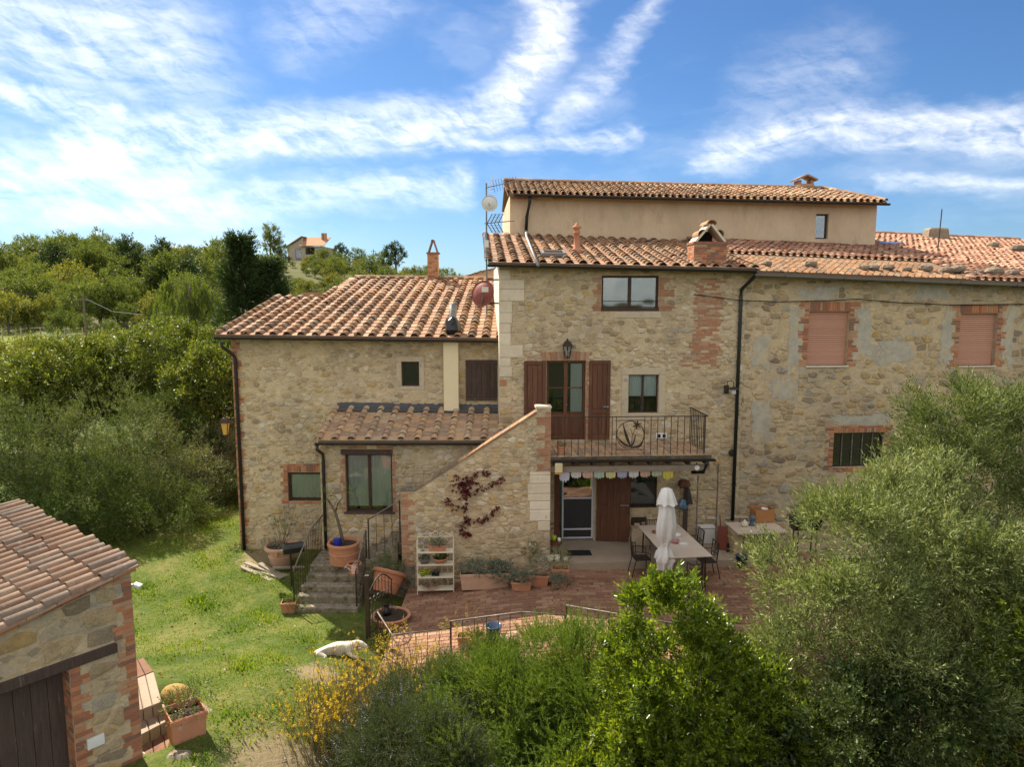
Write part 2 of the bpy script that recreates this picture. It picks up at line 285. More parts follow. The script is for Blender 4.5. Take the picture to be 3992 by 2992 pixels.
MT['wood'] = pm('brown_door_wood', [(.115, .048, .026), (.135, .056, .03), (.10, .042, .024), (.15, .066, .035)], rough=.6, na=.55, ns=3.5, bump=.35, bs=20, stretch=(6, 6, .7), stain=[(.20, .10, .05)], stain_s=2.5, stain_t=.55)
MT['wood_old'] = pm('dark_weathered_wood', [(.075, .05, .04), (.09, .06, .048), (.062, .043, .035)], rough=.8, na=.6, ns=3.5, bump=.6, bs=18, stretch=(7, 7, .7), stain=[(.17, .13, .11)], stain_s=3, stain_t=.57)
MT['plank'] = pm('grey_weathered_plank', [(.27, .22, .17), (.34, .28, .21), (.22, .18, .14)], rough=.85, na=.5, ns=3, bump=.5, bs=20, stretch=(1, 6, 6))
MT['frame'] = pm('dark_brown_window_wood', [(.06, .03, .022)], rough=.5, na=.35, ns=8, bump=.15)
MT['grey_plaster'] = pm('grey_beige_plaster', [(.40, .345, .27)], na=.2)
MT['white_frame'] = simple('pale_painted_metal', (.58, .56, .62), .45)
MT['glass'] = glassm('window_glass', .015); MT['glass_r'] = glassm('reflective_window_glass', .09)
MT['dark'] = simple('unlit_interior_black', (.014, .013, .012), .9)  # near-black colour stands in for the darkness of unlit interiors
MT['curtain'] = pm('pale_lace_curtain', [(.62, .60, .52)], na=.25, ns=3, stretch=(9, 9, .6), bump=.3)
MT['curtain_w'] = pm('white_curtain', [(.82, .81, .78)], na=.15, ns=3, stretch=(9, 9, .6), bump=.2)
MT['mesh'] = simple('dark_insect_mesh', (.02, .02, .022), .5, spec=.6)
MT['shutter'] = pm('pink_roller_shutter', [(.53, .275, .185), (.50, .26, .175), (.55, .29, .195)], rough=.55, na=.06, ns=3, bump=.05)
MT['white'] = simple('white_paint', (.72, .70, .66), .5)
MT['cream'] = pm('cream_painted_iron', [(.66, .60, .47)], rough=.5, na=.2, ns=14, bump=.1, stain=[(.42, .30, .18)], stain_s=18, stain_t=.64)
MT['terra'] = pm('terracotta_pot', [(.46, .20, .11), (.50, .235, .135), (.42, .175, .095)], na=.25, ns=6, bump=.3, bs=40, stain=[(.52, .36, .25), (.30, .17, .11)], stain_s=5, stain_t=.57)
MT['terra_l'] = pm('pale_terracotta_pot', [(.53, .34, .235), (.50, .31, .21)], na=.25, ns=5, bump=.3, bs=40, stain=[(.60, .46, .35), (.36, .24, .17)], stain_s=4, stain_t=.55)
MT['soil'] = pm('potting_soil', [(.055, .038, .026)], na=.5, ns=20, bump=1.0, bs=40)
MT['black'] = simple('black_gloss_paint', (.012, .012, .013), .25)
MT['stone_step'] = pm('mossy_stone_step', [(.20, .165, .115), (.235, .195, .14)], na=.5, ns=5, bump=.9, bs=18, stain=[(.075, .065, .028), (.33, .30, .235), (.055, .045, .028)], stain_s=3, stain_t=.5)
MT['paver'] = pm('red_brick_paver', [(.26, .135, .08), (.295, .16, .10), (.23, .115, .07), (.325, .19, .12), (.27, .15, .095), (.21, .11, .07)], na=.3, ns=6, bump=.45, bs=30, interp='CONSTANT', stain=[(.15, .09, .06), (.36, .245, .165)], stain_s=1.7, stain_t=.56)
MT['joint'] = pm('sandy_joint', [(.34, .25, .17)], na=.4, ns=9, bump=.5)
MT['slab'] = pm('worn_concrete_floor', [(.36, .28, .205)], na=.25, ns=2, bump=.25, bs=30, stain=[(.26, .20, .15)], stain_s=1.5)
MT['marble'] = pm('pale_stone_top', [(.58, .475, .38)], na=.12, ns=4, rough=.5, bump=.05, spec=.4)
MT['cloth'] = pm('off_white_canvas', [(.70, .67, .64)], na=.12, ns=3, bump=.15, bs=60, stain=[(.58, .47, .45)], stain_s=3, stain_t=.6)
MT['buff_brick'] = pm('buff_brick', [(.50, .38, .235), (.54, .42, .27), (.46, .345, .21), (.52, .37, .22)], na=.25, ns=9, bump=.4, interp='CONSTANT')
MT['bark'] = pm('grey_brown_bark', [(.15, .115, .085)], na=.5, ns=6, bump=1.0, bs=15, stretch=(3, 3, .7))
MT['twig'] = pm('pale_twig_bark', [(.20, .155, .11)], na=.4, ns=9, bump=.4)
# ------------------------------------------------------------------ terrain
def sm(a, b, x): t = np.clip((x-a)/(b-a), 0, 1); return t*t*(3-2*t)
def hgt(x, y):
    x = np.asarray(x, float); y = np.asarray(y, float)
    h = -.74+.045*np.clip(y-19, -4, 4)
    h = h+1.15*sm(17.5, 10, y)*sm(-1.5, -5, x)                 # the lawn climbs towards the shed
    h = h-.85*sm(-3.6, -1.5, x)*sm(22, 13, y)                # drops below the terrace and the shrubs
    h = h-1.0*sm(12, 6, y)*sm(-3, 1, x)
    h = h-.5*sm(-7.6, -9.0, x)*sm(11.5, 9, y)
    tt = np.clip(((x+6.25)*.5-(y-11.6)*.95)/(.5**2+.95**2), 0, 1.1); h = h-.62*np.exp(-((x+6.25-tt*.5)**2+(y-11.6+tt*.95)**2)/.42**2)   # cut for the shed steps
    far = np.clip(y-27, 0, None)
    h = h+.075*np.clip(far, 0, 42)*sm(8, -6, x)              # field behind the hedge
    rid = 10.3*np.exp(-((x+95)/85.0)**2)+4.2*np.exp(-((x+45)/26.0)**2)+2.2*np.exp(-((x-15)/60.0)**2)
    h = h+rid*sm(80, 168, y)-rid*.55*sm(200, 420, y)
    h = h+.35*np.sin(x*.11+1.3)*np.sin(y*.083)*sm(45, 80, y)
    return h
xs = np.concatenate([np.linspace(-2600, -260, 10), np.arange(-240, -16, 8.), np.concatenate([np.arange(-16, -8, .4), np.arange(-8, -3.2, .15), np.arange(-3.2, 12.01, .4)]), np.arange(16, 240, 8.), np.linspace(260, 2600, 10)])
ys = np.concatenate([np.linspace(-1500, -40, 8), np.arange(-32, 4, 6.), np.concatenate([np.arange(4, 9.2, .4), np.arange(9.2, 13.4, .15), np.arange(13.4, 30, .4)]), np.arange(30, 100, 2.), np.arange(100, 260, 4.), np.linspace(280, 3500, 16)])
GX, GY = np.meshgrid(xs, ys); GZ = hgt(GX, GY)
me = bpy.data.meshes.new('ground'); nx, ny = len(xs), len(ys)
idx = np.arange(nx*ny).reshape(ny, nx)
me.from_pydata(np.stack([GX, GY, GZ], -1).reshape(-1, 3).tolist(), [], np.stack([idx[:-1, :-1], idx[:-1, 1:], idx[1:, 1:], idx[1:, :-1]], -1).reshape(-1, 4).tolist())
me.polygons.foreach_set('use_smooth', [True]*len(me.polygons))
m, nt = newmat('grassy_ground')
ps = pos(nt); sp = N(nt, 'ShaderNodeSeparateXYZ', {0: ps})
n1 = N(nt, 'ShaderNodeTexNoise', {'Vector': ps, 'Scale': .55, 'Detail': 6.0, 'Roughness': .65}).outputs[0]
n2 = N(nt, 'ShaderNodeTexNoise', {'Vector': ps, 'Scale': 7.0, 'Detail': 6.0, 'Roughness': .7}).outputs[0]
c = RAMP(nt, MA(nt, 'ADD', MA(nt, 'MULTIPLY', n1, .6), MA(nt, 'MULTIPLY', n2, .4)), [(.3, (.035, .055, .012)), (.47, (.075, .105, .02)), (.56, (.125, .135, .035)), (.68, (.21, .165, .08))])
for (cx, cy, r) in ((-3.5, 10.2, .9), (-3.9, 13.3, .5), (-7.3, 20.4, .9)):                      # bare trodden earth
    d = VM(nt, 'DISTANCE', N(nt, 'ShaderNodeCombineXYZ', {0: sp.outputs[0], 1: sp.outputs[1]}).outputs[0], (cx, cy, 0), 1)
    d = MA(nt, 'ADD', MA(nt, 'MULTIPLY', d, 1/r), MA(nt, 'MULTIPLY_ADD', n2, 2.2, -1.1))
    c = MIX(nt, MR(nt, d, 1.1, .6, 0, .8), c, (.26, .195, .12))
fld = MA(nt, 'MULTIPLY', MR(nt, sp.outputs[1], 50, 54), MR(nt, sp.outputs[1], 80, 74))
c = MIX(nt, fld, c, (.15, .19, .03))
c = MIX(nt, MR(nt, sp.outputs[1], 78, 92, 0, .8), c, (.10, .10, .04)); c = MIX(nt, MR(nt, sp.outputs[1], 6, 0, 0, .9), c, (.045, .045, .02))  # ground behind the camera darkened to dim its reflection in the panes
bn = N(nt, 'ShaderNodeBump', {'Strength': .9, 'Distance': .05, 'Height': n2})
N(nt, 'ShaderNodeOutputMaterial', {0: N(nt, 'ShaderNodeBsdfPrincipled', {'Base Color': c, 'Roughness': .95, 'Specular IOR Level': .1, 'Normal': bn})})
me.materials.append(m); me.update()
tag(obj('ground', me), kind='structure')

# ------------------------------------------------------------------ masonry
def wall_mesh(s0, s1, z0, ztop, holes, depth=.24, sub=1.2):
    """front sheet with openings and reveals; ztop(s) gives the eave line"""
    X = sorted({s0, s1, *[h[0] for h in holes], *[h[1] for h in holes]}); Z = sorted({z0, *[h[2] for h in holes], *[h[3] for h in holes]})
    X = [x for x in X if s0 <= x <= s1]; zt = min(ztop(s0), ztop(s1)); Z = [z for z in Z if z0 <= z < zt]
    b = MB(); cols = len(X)
    vs = [(x, 0, z) for z in Z for x in X]+[(x, 0, ztop(x)) for x in X]; fs = []
    for j in range(len(Z)):
        za = Z[j]; zb = Z[j+1] if j+1 < len(Z) else zt
        for i in range(cols-1):
            cx, cz = (X[i]+X[i+1])/2, (za+zb)/2
            if any(h[0] < cx < h[1] and h[2] < cz < h[3] for h in holes): continue
            fs.append((j*cols+i, j*cols+i+1, (j+1)*cols+i+1, (j+1)*cols+i))
    b.add(vs, fs)
    for a, c, e, g in holes:
        b.add([(a, 0, e), (c, 0, e), (c, 0, g), (a, 0, g), (a, depth, e), (c, depth, e), (c, depth, g), (a, depth, g)], [(0, 4, 5, 1), (1, 5, 6, 2), (2, 6, 7, 3), (3, 7, 4, 0)])
    return b
def clip(poly, nx, nz, d):                        # keep nx*x+nz*z <= d
    out = []
    for i in range(len(poly)):
        p, q = poly[i-1], poly[i]; a = nx*p[0]+nz*p[1]-d; b = nx*q[0]+nz*q[1]-d
        if (a <= 0) != (b <= 0): t = a/(a-b); out.append((p[0]+t*(q[0]-p[0]), p[1]+t*(q[1]-p[1])))
        if b <= 0: out.append(q)
    return out
def stone_geo(poly, proud, r):
    cx = sum(p[0] for p in poly)/len(poly); cz = sum(p[1] for p in poly)/len(poly)
    pts = []
    for i in range(len(poly)):                    # cut the corners once
        p, q = poly[i], poly[(i+1) % len(poly)]
        for t in (.13, .87): pts.append((p[0]+(q[0]-p[0])*t, p[1]+(q[1]-p[1])*t))
    pts = [((x-cx)*r.uniform(.9, 1.04), (z-cz)*r.uniform(.9, 1.04)) for x, z in pts]; n = len(pts)
    v = [(x, .012, z) for x, z in pts]+[(x*.96, -proud*.62, z*.96) for x, z in pts]+[(x*.72, -proud*r.uniform(.85, 1.15), z*.72) for x, z in pts]+[(0, -proud*1.1, 0)]
    f = [(i, (i+1) % n, n+(i+1) % n, n+i) for i in range(n)]+[(n+i, n+(i+1) % n, 2*n+(i+1) % n, 2*n+i) for i in range(n)]+[(2*n+i, 2*n+(i+1) % n, 3*n) for i in range(n)]
    return v, f, cx, cz
def stones(wall, s0, s1, z0, z1, excl=(), clips=(), row=(.075, .2), width=(.12, .36), keep=.8, joint=.014, proud=(.006, .03), mat='stone', seed=1, limit=300, M=None, name='stone'):
    r = random.Random(seed); K = 1.0; seeds = []; z = z0
    while z < z1:
        h = r.uniform(*row); x = s0-r.random()*.3
        while x < s1:
            w = r.uniform(*width)*(.75+h*1.6)
            if r.random() < .12: seeds += [(x+w/2, z+h*.28), (x+w/2+r.uniform(-.05, .05), z+h*.75)]
            else: seeds.append((x+w/2+r.uniform(-.04, .04), z+h/2+r.uniform(-.3, .3)*h))
            x += w
        z += h
    A = np.array(seeds); B = A*np.array([1.0, 1.75]); out = []
    for i, (x, z) in enumerate(seeds):
        if any(e[0] < x < e[1] and e[2] < z < e[3] for e in excl) or r.random() > keep: continue
        if any(a*x+b*z > c for a, b, c in clips): continue
        d2 = ((B-B[i])**2).sum(1); nb = np.argsort(d2)[1:15]
        P = [(x-.5, z-.3), (x+.5, z-.3), (x+.5, z+.3), (x-.5, z+.3)]
        for j in nb:                              # voronoi cell in the stretched metric
            if d2[j] < 1e-6: continue
            ex, ez = B[j]-B[i]; L = math.hypot(ex, ez); mx, mz = (B[j]+B[i])/2
            P = clip(P, ex/L, ez/L*1.75, (ex*mx+ez*mz)/L-joint*r.uniform(.6, 1.7))
            if len(P) < 3: break
        if len(P) < 3: continue
        for a, b, c in clips: P = clip(P, a, b, c-.01) if len(P) > 2 else P
        for a, b, c in ((-1, 0, -s0-.01), (1, 0, s1-.01), (0, -1, -z0), (0, 1, z1-.01)): P = clip(P, a, b, c) if len(P) > 2 else P
        for e in excl:
            if len(P) < 3: break
            if max(p[0] for p in P) > e[0] and min(p[0] for p in P) < e[1] and max(p[1] for p in P) > e[2] and min(p[1] for p in P) < e[3]:
                o = [(e[0]-x, 1, 0, e[0]-.012), (x-e[1], -1, 0, -e[1]-.012), (e[2]-z, 0, 1, e[2]-.012), (z-e[3], 0, -1, -e[3]-.012)]
                q = max(o); P = clip(P, q[1], q[2], q[3]) if q[0] > 0 else []
        if len(P) < 3: continue
        ar = abs(sum(P[k-1][0]*P[k][1]-P[k][0]*P[k-1][1] for k in range(len(P))))/2
        if ar < .0035: continue
        out.append((ar, P))
    out.sort(key=lambda t: -t[0]); rest = MB()
    for k, (ar, P) in enumerate(out):
        v, f, cx, cz = stone_geo(P, r.uniform(*proud), r)
        if k < limit:
            b = MB().add(v, f); L = Vector((cx, 0, cz))
            b.build(name, MT[mat], wall, (M @ L) if M is not None else L, smooth=False, mat4=None if M is None else M @ Matrix.Translation(L))
        else:
            rest.add(v, f, Matrix.Translation((cx, 0, cz)) if M is None else M @ Matrix.Translation((cx, 0, cz)))
    if rest.v: rest.build('small_stones', MT[mat], wall)['kind'] = 'stuff'
_bv = [(-.5, .4, -.5), (.5, .4, -.5), (.5, .4, .5), (-.5, .4, .5), (-.5, -.8, -.5), (.5, -.8, -.5), (.5, -.8, .5), (-.5, -.8, .5), (-.48, -1, -.42), (.48, -1, -.42), (.48, -1, .42), (-.48, -1, .42)]
_bf = [(0, 1, 5, 4), (1, 2, 6, 5), (2, 3, 7, 6), (3, 0, 4, 7), (4, 5, 9, 8), (5, 6, 10, 9), (6, 7, 11, 10), (7, 4, 8, 11), (8, 9, 10, 11)]
BRICK = {k: MB().add(_bv, _bf).mesh('brick', MT[k]) for k in ('brick', 'brick_old', 'quoin', 'serena', 'buff_brick', 'cement', 'stone')}
def brick(wall, s0, s1, z0, z1, mat='brick', proud=.012, M=None, name='brick', g=.005, rot=.012):
    L = Matrix.Translation(((s0+s1)/2, 0, (z0+z1)/2)) @ Matrix.Rotation(random.uniform(-rot, rot), 4, 'Y') @ Matrix.Diagonal((s1-s0-2*g, proud*random.uniform(.8, 1.2), z1-z0-2*g, 1))
    return obj(name, BRICK[mat], wall, mat4=L if M is None else M @ L)
def brick_run(wall, s0, s1, z0, z1, course=.068, length=.25, mat='brick', rag=0.0, drop=0.0, **kw):
    n = max(1, round((z1-z0)/course)); c = (z1-z0)/n
    for j in range(n):
        a = s0-random.random()*rag; b = s1+random.random()*rag; x = a; first = True
        while x < b-.03:
            w = length*(.5 if first and j % 2 else 1)*random.uniform(.9, 1.08); first = False
            e = min(x+w, b)
            if b-e < .05: e = b
            if random.random() >= drop: brick(wall, x, e, z0+j*c, z0+(j+1)*c, mat, **kw)
            x = e
def soldier(wall, s0, s1, z0, z1, course=.072, mat='brick', lean=0.0, **kw):
    n = max(1, round((s1-s0)/course)); c = (s1-s0)/n
    for j in range(n):
        t = (j+.5)/n*2-1
        L = Matrix.Translation((s0+(j+.5)*c+lean*t*.12, 0, (z0+z1)/2-abs(t)**2*lean*.05)) @ Matrix.Rotation(lean*t*.35, 4, 'Y') @ Matrix.Diagonal((c-.012, .012*random.uniform(.8, 1.3), z1-z0-.01, 1))
        obj('brick', BRICK[mat], wall, mat4=L)
def toothed(wall, edge, sign, z0, z1, short=.13, long=.25, run=3, course=.068, mat='brick', **kw):
    n = round((z1-z0)/course); c = (z1-z0)/n
    for j in range(n):
        w = (long if (j//run) % 2 == 0 else short)*random.uniform(.84, 1.12)
        a, b = (edge, edge+w) if sign > 0 else (edge-w, edge)
        if w > .2 and random.random() < .35: mid = a+(b-a)*random.uniform(.4, .6); brick(wall, a, mid, z0+j*c, z0+(j+1)*c, mat, **kw); brick(wall, mid, b, z0+j*c, z0+(j+1)*c, mat, **kw)
        else: brick(wall, a, b, z0+j*c, z0+(j+1)*c, mat, **kw)
# ------------------------------------------------------------------ roofs
def cover_geo(L, r0, r1, n=6, flip=1):
    v = []; f = []
    for y, r in ((0, r0), (L, r1)):
        for k in range(n+1):
            a = math.pi*k/n; v.append((-r*math.cos(a), y, flip*r*.82*math.sin(a)))
    for k in range(n+1):
        a = math.pi*k/n; v.append((-(r0-.016)*math.cos(a), .002, flip*(r0-.016)*.82*math.sin(a)))
    m = n+1
    f = [(k, k+1, m+k+1, m+k) for k in range(n)]+[(2*m+k, 2*m+k+1, k+1, k) for k in range(n)]
    v += [(v[2*m+k][0]*.9, L*.3, v[2*m+k][2]*.9) for k in range(m)]
    f += [(3*m+k, 3*m+k+1, 2*m+k+1, 2*m+k) for k in range(n)]
    return v, f
def roof(root, A, B, C, D, col, course, style, cover='tile', flat='flat', thick=.1, keep=None, limit=300, r=None, tname='cover_tile', deck=None):
    """quad patch A,B (eave) C,D (ridge); columns run up the slope"""
    A, B, C, D = map(Vector, (A, B, C, D)); nrm = (B-A).cross(D-A).normalized()
    dk = MB(); up = nrm*-.015; dn = up-nrm*thick
    for q in (deck or [(A, B, C, D)]):
        k = len(q); q = [Vector(p) for p in q]
        dk.add([p+up for p in q]+[p+dn for p in q], [tuple(range(k)), tuple(range(2*k-1, k-1, -1))]+[(i, k+i, k+(i+1) % k, (i+1) % k) for i in range(k)])
    ro = dk.build('roof', MT['deck'], root)
    nc = max(1, round((B-A).length/col)); nr = max(1, round(((D-A).length+(C-B).length)/2/course))
    r = r or col*.27
    def pt(a, b): return (A+(B-A)*a)*(1-b)+(D+(C-D)*a)*b
    cw = (B-A).length/nc; cl = (D-A).length/nr
    items = []; cam_l = root.matrix_basis.inverted() @ CAM
    def mat_at(a, b, jit, lift, tilt):
        p = pt(a, b); ex = (pt(min(a+.01, 1), b)-pt(max(a-.01, 0), b)).normalized(); ey = (pt(a, min(b+.01, 1))-pt(a, max(b-.01, 0))).normalized(); ez = ex.cross(ey).normalized(); ey = ez.cross(ex)
        Mx = Matrix((ex, ey, ez)).transposed().to_4x4(); Mx.translation = p+ez*lift
        return Mx @ Matrix.Rotation(random.uniform(-jit, jit), 4, 'Z') @ Matrix.Rotation(-tilt, 4, 'X') @ Matrix.Rotation(random.uniform(-jit, jit), 4, 'Y')
    cov = [MB().add(*cover_geo(cl*1.28, r*q, r*.80*q)).mesh('cover_tile', MT[cover]) for q in (1.0, 1.06, .95)]
    for m in cov: m.polygons.foreach_set('use_smooth', [True]*6+[False]*12)
    if style == 'embrici':
        w = cw-.03; fm = MB().box(-w/2, w/2, -.01, cl*1.12, -.012, .014).box(-w/2-.012, -w/2, -.01, cl*1.12, -.012, .03).box(w/2, w/2+.012, -.01, cl*1.12, -.012, .03).mesh('flat_tile', MT[flat])
    else:
        fm = MB().add(*cover_geo(cl*1.28, r*.86, r*.98, flip=-1)).mesh('pan_tile', MT[flat])
    fl, cv = [], []
    for j in range(nr):
        for i in range(nc+1):
            a, b = i/nc, j/nr
            if i < nc and (keep is None or keep(pt((i+.5)/nc, (j+.5)/nr))):
                fl.append((mat_at((i+.5)/nc, b, .01, .012 if style == 'embrici' else r*.55, .045), fm))
            if (keep is None or keep(pt(a, min(b+.5/nr, 1)))):
                cv.append((mat_at(a, min(.995, max(0, b+(random.gauss(0, .07) if j else random.uniform(-.02, .1))/nr)), .045, (.022 if style == 'embrici' else r*.42)+random.uniform(-.004, .01), .05+random.uniform(-.012, .02)), random.choice(cov)))
    for lst, nm in ((fl, 'flat_tile' if style == 'embrici' else 'pan_tile'), (cv, tname)):
        lst.sort(key=lambda t: (t[0].translation-cam_l).length)
        for Mx, ms in lst[:limit]: obj(nm, ms, ro, mat4=Mx)
        if len(lst) > limit:
            b = MB()
            for Mx, ms in lst[limit:]: b.add([v.co for v in ms.vertices], [tuple(p.vertices) for p in ms.polygons], Mx)
            b.build(nm+'s', lst[0][1].materials[0], ro)['kind'] = 'stuff'
    return ro
def gutter(root, a, b, rad=.065, mat='gutter', brackets=0):
    a, b = Vector(a), Vector(b); d = (b-a).normalized(); y = Vector((0, 0, 1)).cross(d).normalized(); bb = MB(); n = 8
    vs = []
    for p in (a, b):
        for q in (rad, rad-.008):
            for k in range(n+1):
                t = math.pi*k/n; vs.append(p+y*(q*math.cos(t))+Vector((0, 0, -q*math.sin(t))))
    m = n+1; fs = []
    for k in range(n):
        fs += [(k, k+1, 2*m+k+1, 2*m+k), (m+k+1, m+k, 3*m+k, 3*m+k+1)]
    fs += [tuple(range(m))+tuple(range(2*m-1, m-1, -1)), tuple(range(2*m, 3*m))+tuple(range(4*m-1, 3*m-1, -1))]
    fs += [(0, 2*m, 3*m, m), (n, m+n, 3*m+n, 2*m+n)]
    o = bb.add(vs, fs).build('gutter', MT[mat], root)
    for i in range(brackets):
        p = a+(b-a)*((i+.5)/brackets); q = MB()
        q.tube([p+y*((rad+.006)*math.cos(math.pi*k/6))+Vector((0, 0, -(rad+.006)*math.sin(math.pi*k/6))) for k in range(7)], .009, 4); q.build('bracket', MT['gutter'], o)
    return o
def pipe(root, pts, r=.045, mat='gutter', rings=()):
    o = MB().tube(pts, r, 10).build('downpipe', MT[mat], root, smooth=True)
    for p in rings: MB().lathe([(r+.002, -.02), (r+.012, -.02), (r+.012, .02), (r+.002, .02)], 10, T(*p)).build('pipe_clip', MT[mat], o)
    return o
def window(root, rc, n=.12, style='two', mat='frame', glass='glass', back='dark', curtain=None, fw=.055, bars=0, name='window', backd=.5, bt=.022):
    """frame, panes, curtain and a black panel for the unlit room behind, in an opening rc = s0,s1,z0,z1"""
    a, b, c, d = rc; o = MB()
    o.box(a, a+fw, n, n+.06, c, d).box(b-fw, b, n, n+.06, c, d).box(a+fw, b-fw, n, n+.06, d-fw, d).box(a+fw, b-fw, n, n+.06, c, c+fw)
    W = o.build(name, MT[mat], root)
    cols = [(a+fw, b-fw)]
    if style == 'two':
        m = (a+b)/2; MB().box(m-fw*.75, m+fw*.75, n-.008, n+.052, c+fw, d-fw).build('mullion', MT[mat], W); cols = [(a+fw, m-fw*.75), (m+fw*.75, b-fw)]
    for p, q in cols:
        MB().box(p, q, n+.025, n+.031, c+fw, d-fw).build('pane', MT[glass], W)
        for k in range(bars):
            z = c+fw+(d-c-2*fw)*(k+1)/(bars+1); MB().box(p, q, n+.005, n+.045, z-bt/2, z+bt/2).build('glazing_bar', MT[mat], W)
    if curtain:
        cz0, cz1, cm = curtain; k = 40; b2 = MB(); vs = []
        for i in range(k+1):
            x = a+fw*.5+(b-a-fw)*i/k; y = n+.065+.014*math.sin(i*1.9)+.01*math.sin(i*.7)
            vs += [(x, y, c+(d-c)*cz0), (x, y, c+(d-c)*cz1)]
        b2.add(vs, [(2*i, 2*i+2, 2*i+3, 2*i+1) for i in range(k)]).build('curtain', MT[cm], W, smooth=True)
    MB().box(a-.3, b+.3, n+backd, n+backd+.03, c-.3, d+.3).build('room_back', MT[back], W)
    return W
def frame_rects(rc, t, tb=None):
    a, b, c, d = rc; tb = t if tb is None else tb
    return [(a-t, a, c, d), (b, b+t, c, d), (a-t, b+t, d, d+t), (a-t, b+t, c-tb, c)]
def outer(rc, t, tt=None, tb=None): return (rc[0]-t, rc[1]+t, rc[2]-(t if tb is None else tb), rc[3]+(t if tt is None else tt))
# ================================================================== the houses
fL = Fr(-8.05, 21.0, R(-.6)); fM = Fr(-.35, 19.8, R(3)); _r = fM.uv(2893, 1500); _rw = fM.wld((_r.x, 0, 0)); fR = Fr(_rw.x, _rw.y, R(5))
_t = fM.wld((0, 5.3, 0)); fT = Fr(_t.x, _t.y, R(3))
def lerpz(a, b): return lambda s: a[1]+(b[1]-a[1])*(s-a[0])/(b[0]-a[0])
# ---- low left wing
HL = E('stone_farmhouse', (fL.x, fL.y, 0), fL.yaw, 'low left wing of stone farmhouse with big terracotta roof and brick corner beside lawn', 'house')
sl0 = fL.sz(918, 1700)[0]; sl1 = fL.sz(1938, 1450)[0]+.25
_a, _b = fL.uv(842, 1307, -.42), fL.uv(1948, 1321, -.42); ztL = lambda s: _a.z+(_b.z-_a.z)*(s-_a.x)/(_b.x-_a.x)+.25*.42-.1
w_small = fL.rect(1565, 1411, 1634, 1507); w_low = fL.rect(1123, 1843, 1262, 1956); d_shut = fL.rect(1816, 1404, 1937, 1562)
wl = wall_mesh(sl0, sl1, -1.3, ztL, [w_small, w_low]).build('wall', MT['mortar'], HL)
ltop = fL.sz(1600, 1590)[1]
exL = [outer(w_small, .17, .19, .12), outer(w_low, .2, .26, .06), outer(d_shut, .03), (sl0, sl0+.2, -2, 9), (fL.sz(1727, 1450)[0], fL.sz(1789, 1450)[0], -2, 9), (fL.sz(1305, 1600)[0]+.2, sl1, -2, ltop-.15)]
stones(wl, sl0, sl1, -1.0, ztL(sl1)-.02, exL, seed=3, keep=.62)
toothed(wl, sl0+.002, 1, -1.0, ztL(sl0)-.1, .17, .29, 4, .067)
for a, b, c, d in frame_rects(w_small, .15, .1): brick(wl, a, b, c, d, 'serena', .018, name='stone_block', rot=0)
soldier(wl, w_low[0]-.02, w_low[1], w_low[3]+.005, w_low[3]+.2); brick_run(wl, w_low[0]-.25, w_low[1], w_low[3]+.2, w_low[3]+.27)
toothed(wl, w_low[0], -1, w_low[2]-.07, w_low[3]+.2, .13, .21, 2); brick_run(wl, w_low[0], w_low[1], w_low[2]-.075, w_low[2]-.005)
window(HL, w_small, .12, 'one', back='dark', fw=.05, backd=.04, glass='glass')
window(HL, w_low, .07, 'one', curtain=(.1, 1, 'curtain'), fw=.075)
b = MB().box(sl0, sl0+.02, .001, 7.2, -1.3, ztL(sl0)).box(sl0, sl1, 7.1, 7.2, -1.3, 7.2); b.build('side_wall', MT['brick_old'], HL)
# weathered shutter beside the plaster flue
sh = MB().box(d_shut[0], d_shut[1], -.03, .01, d_shut[2], d_shut[3]).build('shutter', MT['wood_old'], HL); k = 6
for i in range(k):
    a = d_shut[0]+.04+(d_shut[1]-d_shut[0]-.08)*i/k; MB().box(a+.004, a+(d_shut[1]-d_shut[0]-.08)/k-.004, -.045, -.031, d_shut[2]+.1, d_shut[3]-.1).build('plank', MT['wood_old'], sh, bevel=.003)
MB().box(d_shut[0], d_shut[1], -.06, -.031, d_shut[3]-.095, d_shut[3]).box(d_shut[0], d_shut[1], -.06, -.031, d_shut[2], d_shut[2]+.095).box(d_shut[0], d_shut[0]+.05, -.06, -.031, d_shut[2]+.1, d_shut[3]-.1).box(d_shut[1]-.05, d_shut[1], -.06, -.031, d_shut[2]+.1, d_shut[3]-.1).build('shutter_frame', MT['wood_old'], sh, bevel=.004)
# plaster flue, its wrapped pot
a, b_, c, d = fL.rect(1729, 1345, 1787, 1612, -.28); fz = fL.uv(1758, 1330, -.28).z
fl = MB().box(a, b_, -.28, .02, ltop-.35, fz).build('flue', MT['plaster2'], HL, bevel=.01)
# roof
mL = .25; A = fL.uv(842, 1307, -.42); B = fL.uv(1948, 1321, -.42); kL = (B.z-A.z)/(B.x-A.x); zaL = A.z-kL*A.x+mL*.42
def hL(u, v): return fL.hit(u, v, zaL, kL, mL)
q1, q2, q3, q4 = hL(1085, 1160), hL(1252, 1160), hL(1378, 1091), hL(1950, 1091)
n1 = q1.y; q5 = Vector((B.x, n1, zaL+kL*B.x+mL*n1)); q4.x = B.x
Dn = q4.y; Dl = A+(q1-A)*((Dn-A.y)/(q1.y-A.y)); q3 = Vector((q3.x, Dn, zaL+kL*q3.x+mL*Dn)); q4 = Vector((B.x, Dn, zaL+kL*B.x+mL*Dn)); q2b = Vector((q2.x, n1, zaL+kL*q2.x+mL*n1))
def keepL(p): return p.y < n1+.05 or (p.x > q2.x+(q3.x-q2.x)*(p.y-n1)/(Dn-n1)-.05)
rL = roof(HL, A, B, q4, Dl, .415, .345, 'embrici', keep=keepL, r=.118, deck=[(A, B, q5, q1), (q2b, q5, q4, q3)])
